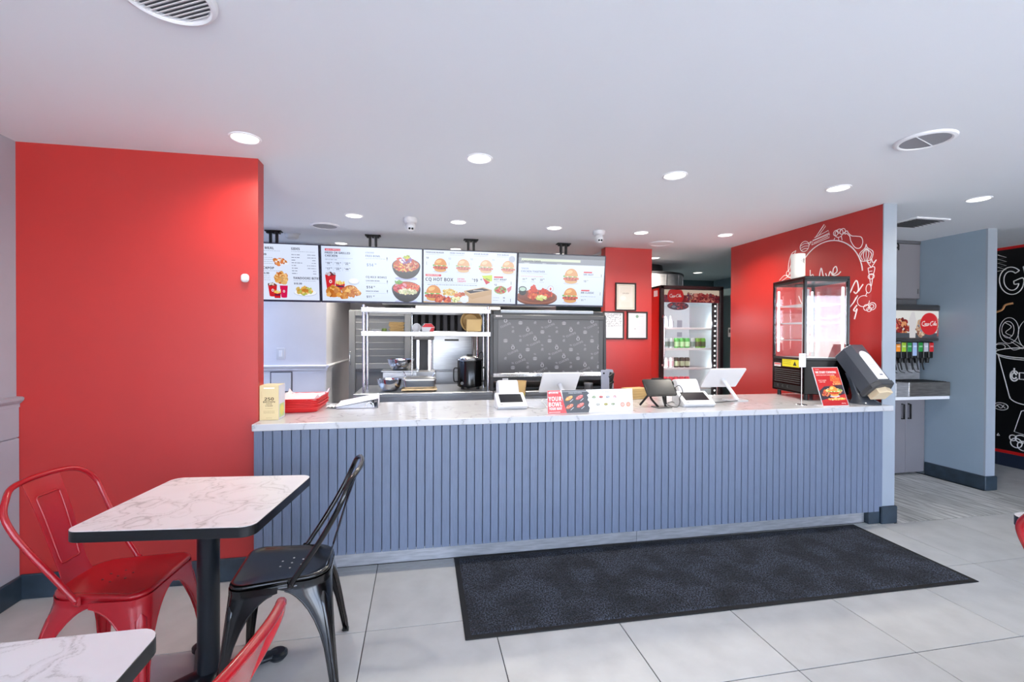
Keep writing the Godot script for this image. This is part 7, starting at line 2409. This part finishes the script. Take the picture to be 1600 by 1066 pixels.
	var hm := glow(Color.WHITE, 0.75, c.tex())
	hm.texture_repeat = false
	st = ST()
	# gently bowed lit panel
	var n := 16
	for i in n:
		var a := float(i) / n; var b := float(i + 1) / n
		var f := func(u: float) -> Vector3:
			var e := absf(u * 2.0 - 1.0)
			return Vector3(lerpf(-0.318, 0.312, u), 0, 0.229 - (0.05 * pow(maxf(0.0, e - 0.72) / 0.28, 2.2)))
		var p0: Vector3 = f.call(a); var p1: Vector3 = f.call(b)
		var vs := [p0 + Vector3(0, 0.562, 0), p0 + Vector3(0, 0.825, 0), p1 + Vector3(0, 0.825, 0), p1 + Vector3(0, 0.562, 0)]
		var us := [Vector2(a, 1), Vector2(a, 0), Vector2(b, 0), Vector2(b, 1)]
		for k in [0, 1, 2, 0, 2, 3]:
			st.set_smooth_group(900000); st.set_uv(us[k]); st.add_vertex(vs[k])
	obj("header_display", st, hm, t)
	st = ST()
	prism(st, rrect(0.615, 0.44, 0.06, 6), 0.562, 0.825, Transform3D(flat_up.basis, Vector3(-0.003, 0, -0.035)), 0.0, true)
	obj("header_core", st, M.trim_white, t)
	# valves
	var cols := [Color(0.92, 0.55, 0.15), Color(0.62, 0.78, 0.20), Color(0.15, 0.55, 0.28), Color(0.62, 0.70, 0.85), Color(0.12, 0.55, 0.22), Color(0.72, 0.72, 0.76), Color(0.80, 0.12, 0.14)]
	var vx := [-0.128, -0.062, 0.006, 0.070, 0.140, 0.208, 0.274]
	for k in 7:
		st = ST()
		bb(st, Vector3(vx[k] - 0.027, 0.36, 0.03), Vector3(vx[k] + 0.027, 0.525, 0.15), 0.006)
		lathe(st, [Vector2(0, -0.05), Vector2(0.014, -0.05), Vector2(0.022, 0.0), Vector2(0, 0.0)], 14, X(Vector3(vx[k], 0.362, 0.11)))
		var v := obj("valve", st, M.black, t)
		st = ST()
		bx(st, Vector3(vx[k], 0.470 if k != 3 else 0.45, 0.152), Vector3(0.050, 0.090 if k != 3 else 0.13, 0.006), 0.002)
		obj("flavour_label", st, mat(cols[k], 0.35), v)
		st = ST()
		bx(st, Vector3(vx[k], 0.478, 0.1555), Vector3(0.036, 0.014, 0.002), 0.0, Transform3D())
		obj("label_stripe", st, mat(cols[k].lightened(0.55), 0.4), v)
		st = ST()
		tube(st, smooth_path([Vector3(vx[k], 0.37, 0.05), Vector3(vx[k] - 0.004, 0.30, 0.07), Vector3(vx[k] - 0.006, 0.24, 0.085)], 4), 0.006, 6)
		obj("lever", st, M.black, v)
	st = ST()
	bb(st, Vector3(-0.31, 0.50, 0.10), Vector3(-0.12, 0.53, 0.17), 0.004)
	obj("ice_chute_lip", st, M.steel_smooth, t)
	st = ST()
	for k in 5: tube(st, smooth_path([Vector3(-0.26 + k * 0.09, 0.345, 0.10), Vector3(-0.25 + k * 0.09, 0.24, 0.12), Vector3(-0.20 + k * 0.09, 0.215, 0.13)], 4), 0.004, 6)
	obj("ice_levers", st, M.black, t)
	lettering(t, "maker_plate", "CORNELIUS", 0.022, X(Vector3(0.19, 0.225, 0.0335)), M.plastic, true)
	# drip tray
	st = ST()
	bb(st, Vector3(-0.155, 0.002, 0.02), Vector3(0.325, 0.135, 0.29), 0.005)
	obj("drip_tray", st, tri(mat(Color(0.50, 0.485, 0.47), 0.3, 0.5), noise_tex(0.02, [[0.0, grey(0.7)], [1.0, grey(1.0)]], 256), Vector3(1, 8, 8)), t)
	st = ST()
	bb(st, Vector3(-0.31, 0.002, 0.02), Vector3(-0.165, 0.135, 0.285), 0.005)
	obj("ice_tray", st, M.steel_dull, t)
	st = ST()
	bb(st, Vector3(-0.168, 0.002, 0.27), Vector3(-0.154, 0.137, 0.293), 0.002)
	obj("tray_divider", st, M.chrome, t)
	st = ST()
	for k in 9: bx(st, Vector3(0.085, 0.137, 0.05 + k * 0.026), Vector3(0.46, 0.004, 0.008), 0.001)
	obj("drip_grid", st, M.black, t)

# ---------------------------------------------------------------- things on the walls
func build_wall_things() -> void:
	var st := ST()
	var t := thing("wall_sensor", "small round white sensor on the red partition near its right edge", "sensor", Vector3(-0.968, 1.713, -2.911))
	st = ST()
	prism(st, rrect(0.042, 0.048, 0.018, 6), 0.0, 0.022, Transform3D(), 0.007, true)
	obj("housing", st, M.plastic, t)
	st = ST()
	prism(st, rrect(0.02, 0.024, 0.009, 5), 0.0215, 0.024, Transform3D(), 0.001)
	obj("lens", st, M.paper, t)
	t = thing("light_switch", "white light switch plate on the pale grey kitchen wall", "switch", Vector3(-1.508, 1.195, -5.6))
	st = ST()
	prism(st, rrect(0.085, 0.125, 0.008, 3), 0.0, 0.008, Transform3D(), 0.003)
	obj("plate", st, M.plastic, t)
	st = ST()
	bx(st, Vector3(0, 0, 0.009), Vector3(0.034, 0.068, 0.008), 0.002)
	obj("rocker", st, M.trim_white, t)
	t = thing("access_panel", "square white access panel below the kitchen chair rail", "panel", Vector3(-1.498, 0.882, -5.592))
	st = ST()
	bx(st, Vector3(0, 0, 0.006), Vector3(0.205, 0.205, 0.012), 0.003)
	obj("door", st, M.plastic, t)
	st = ST()
	bx(st, Vector3(0, 0, 0.002), Vector3(0.23, 0.23, 0.004), 0.001)
	obj("frame", st, M.mid, t)
	# framed papers on the red column
	var fr := [[2.270, 1.845, 0.25, 0.315, 0, "upper framed certificate with cream paper on the red column"], [2.128, 1.524, 0.25, 0.312, 1, "lower left framed paper with dense black print, partly behind the display unit"], [2.411, 1.525, 0.25, 0.312, 2, "lower right framed white permit on the red column"]]
	for f in fr:
		t = thing("picture_frame", f[5], "picture frame", Vector3(f[0], f[1], -4.949), 0.0, "framed papers on the red column")
		var w: float = f[2]; var h: float = f[3]
		st = ST()
		for e in [[0, h / 2 - 0.008, w, 0.016], [0, -h / 2 + 0.008, w, 0.016], [-w / 2 + 0.008, 0, 0.016, h - 0.032], [w / 2 - 0.008, 0, 0.016, h - 0.032]]: bx(st, Vector3(e[0], e[1], 0.010), Vector3(e[2], e[3], 0.020), 0.003)
		obj("moulding", st, mat(Color(0.16, 0.10, 0.09), 0.4), t)
		var c := Canvas.new(220, 280, Color(0.82, 0.80, 0.76) if f[4] == 0 else Color(0.80, 0.80, 0.81), 100 + f[4])
		if f[4] == 0:
			c.rect(0.06, 0.05, 0.88, 0.9, Color(0.72, 0.68, 0.58)); c.rect(0.09, 0.07, 0.82, 0.86, Color(0.81, 0.79, 0.75))
			c.text("AWARD", 0.5, 0.36, 0.07, Color(0.45, 0.42, 0.38), true, 0, 0.0, 1.0, true)
			for k in 5: c.greek(0.2, 0.14 + k * 0.05, 0.6, 0.018, Color(0.68, 0.64, 0.56))
			c.oval(0.36, 0.55, 0.16, 0.12, Color(0.86, 0.85, 0.80))
			for k in 4: c.greek(0.25, 0.72 + k * 0.05, 0.5, 0.018, Color(0.72, 0.69, 0.62))
		elif f[4] == 1:
			for y in 24:
				for x in 22:
					if y < 14 and c.rng.randf() < 0.45: c.rect(0.06 + x * 0.04, 0.05 + y * 0.036, 0.03, 0.018, Color(0.25, 0.25, 0.27))
			for k in 7: c.greek(0.1, 0.62 + k * 0.045, 0.8, 0.018, Color(0.66, 0.66, 0.70))
		else:
			c.oval(0.5, 0.14, 0.08, 0.08, Color(0.45, 0.58, 0.50)); c.greek(0.6, 0.12, 0.25, 0.02, Color(0.6, 0.6, 0.62))
			for k in 10: c.greek(0.14, 0.30 + k * 0.06, 0.72, 0.018, Color(0.74, 0.74, 0.78))
			c.rect(0.36, 0.62, 0.05, 0.03, Color(0.5, 0.5, 0.52))
		obj("paper", picture(w - 0.03, h - 0.03, X(Vector3(0, 0, 0.008))), print_mat(c, 0.25), t)
		st = ST()
		bx(st, Vector3(0, 0, 0.004), Vector3(w - 0.02, h - 0.02, 0.006))
		obj("backing", st, M.kraft, t)
	t = thing("wall_control", "small white control box on the dark teal wall beside the fridge", "switch", Vector3(3.619, 1.455, -4.95), -PI / 2)
	st = ST()
	bx(st, Vector3(0, 0, 0.012), Vector3(0.08, 0.11, 0.024), 0.004)
	obj("box", st, M.plastic, t)
	st = ST()
	bx(st, Vector3(0, 0.015, 0.025), Vector3(0.045, 0.04, 0.003), 0.001)
	obj("window", st, M.mid, t)
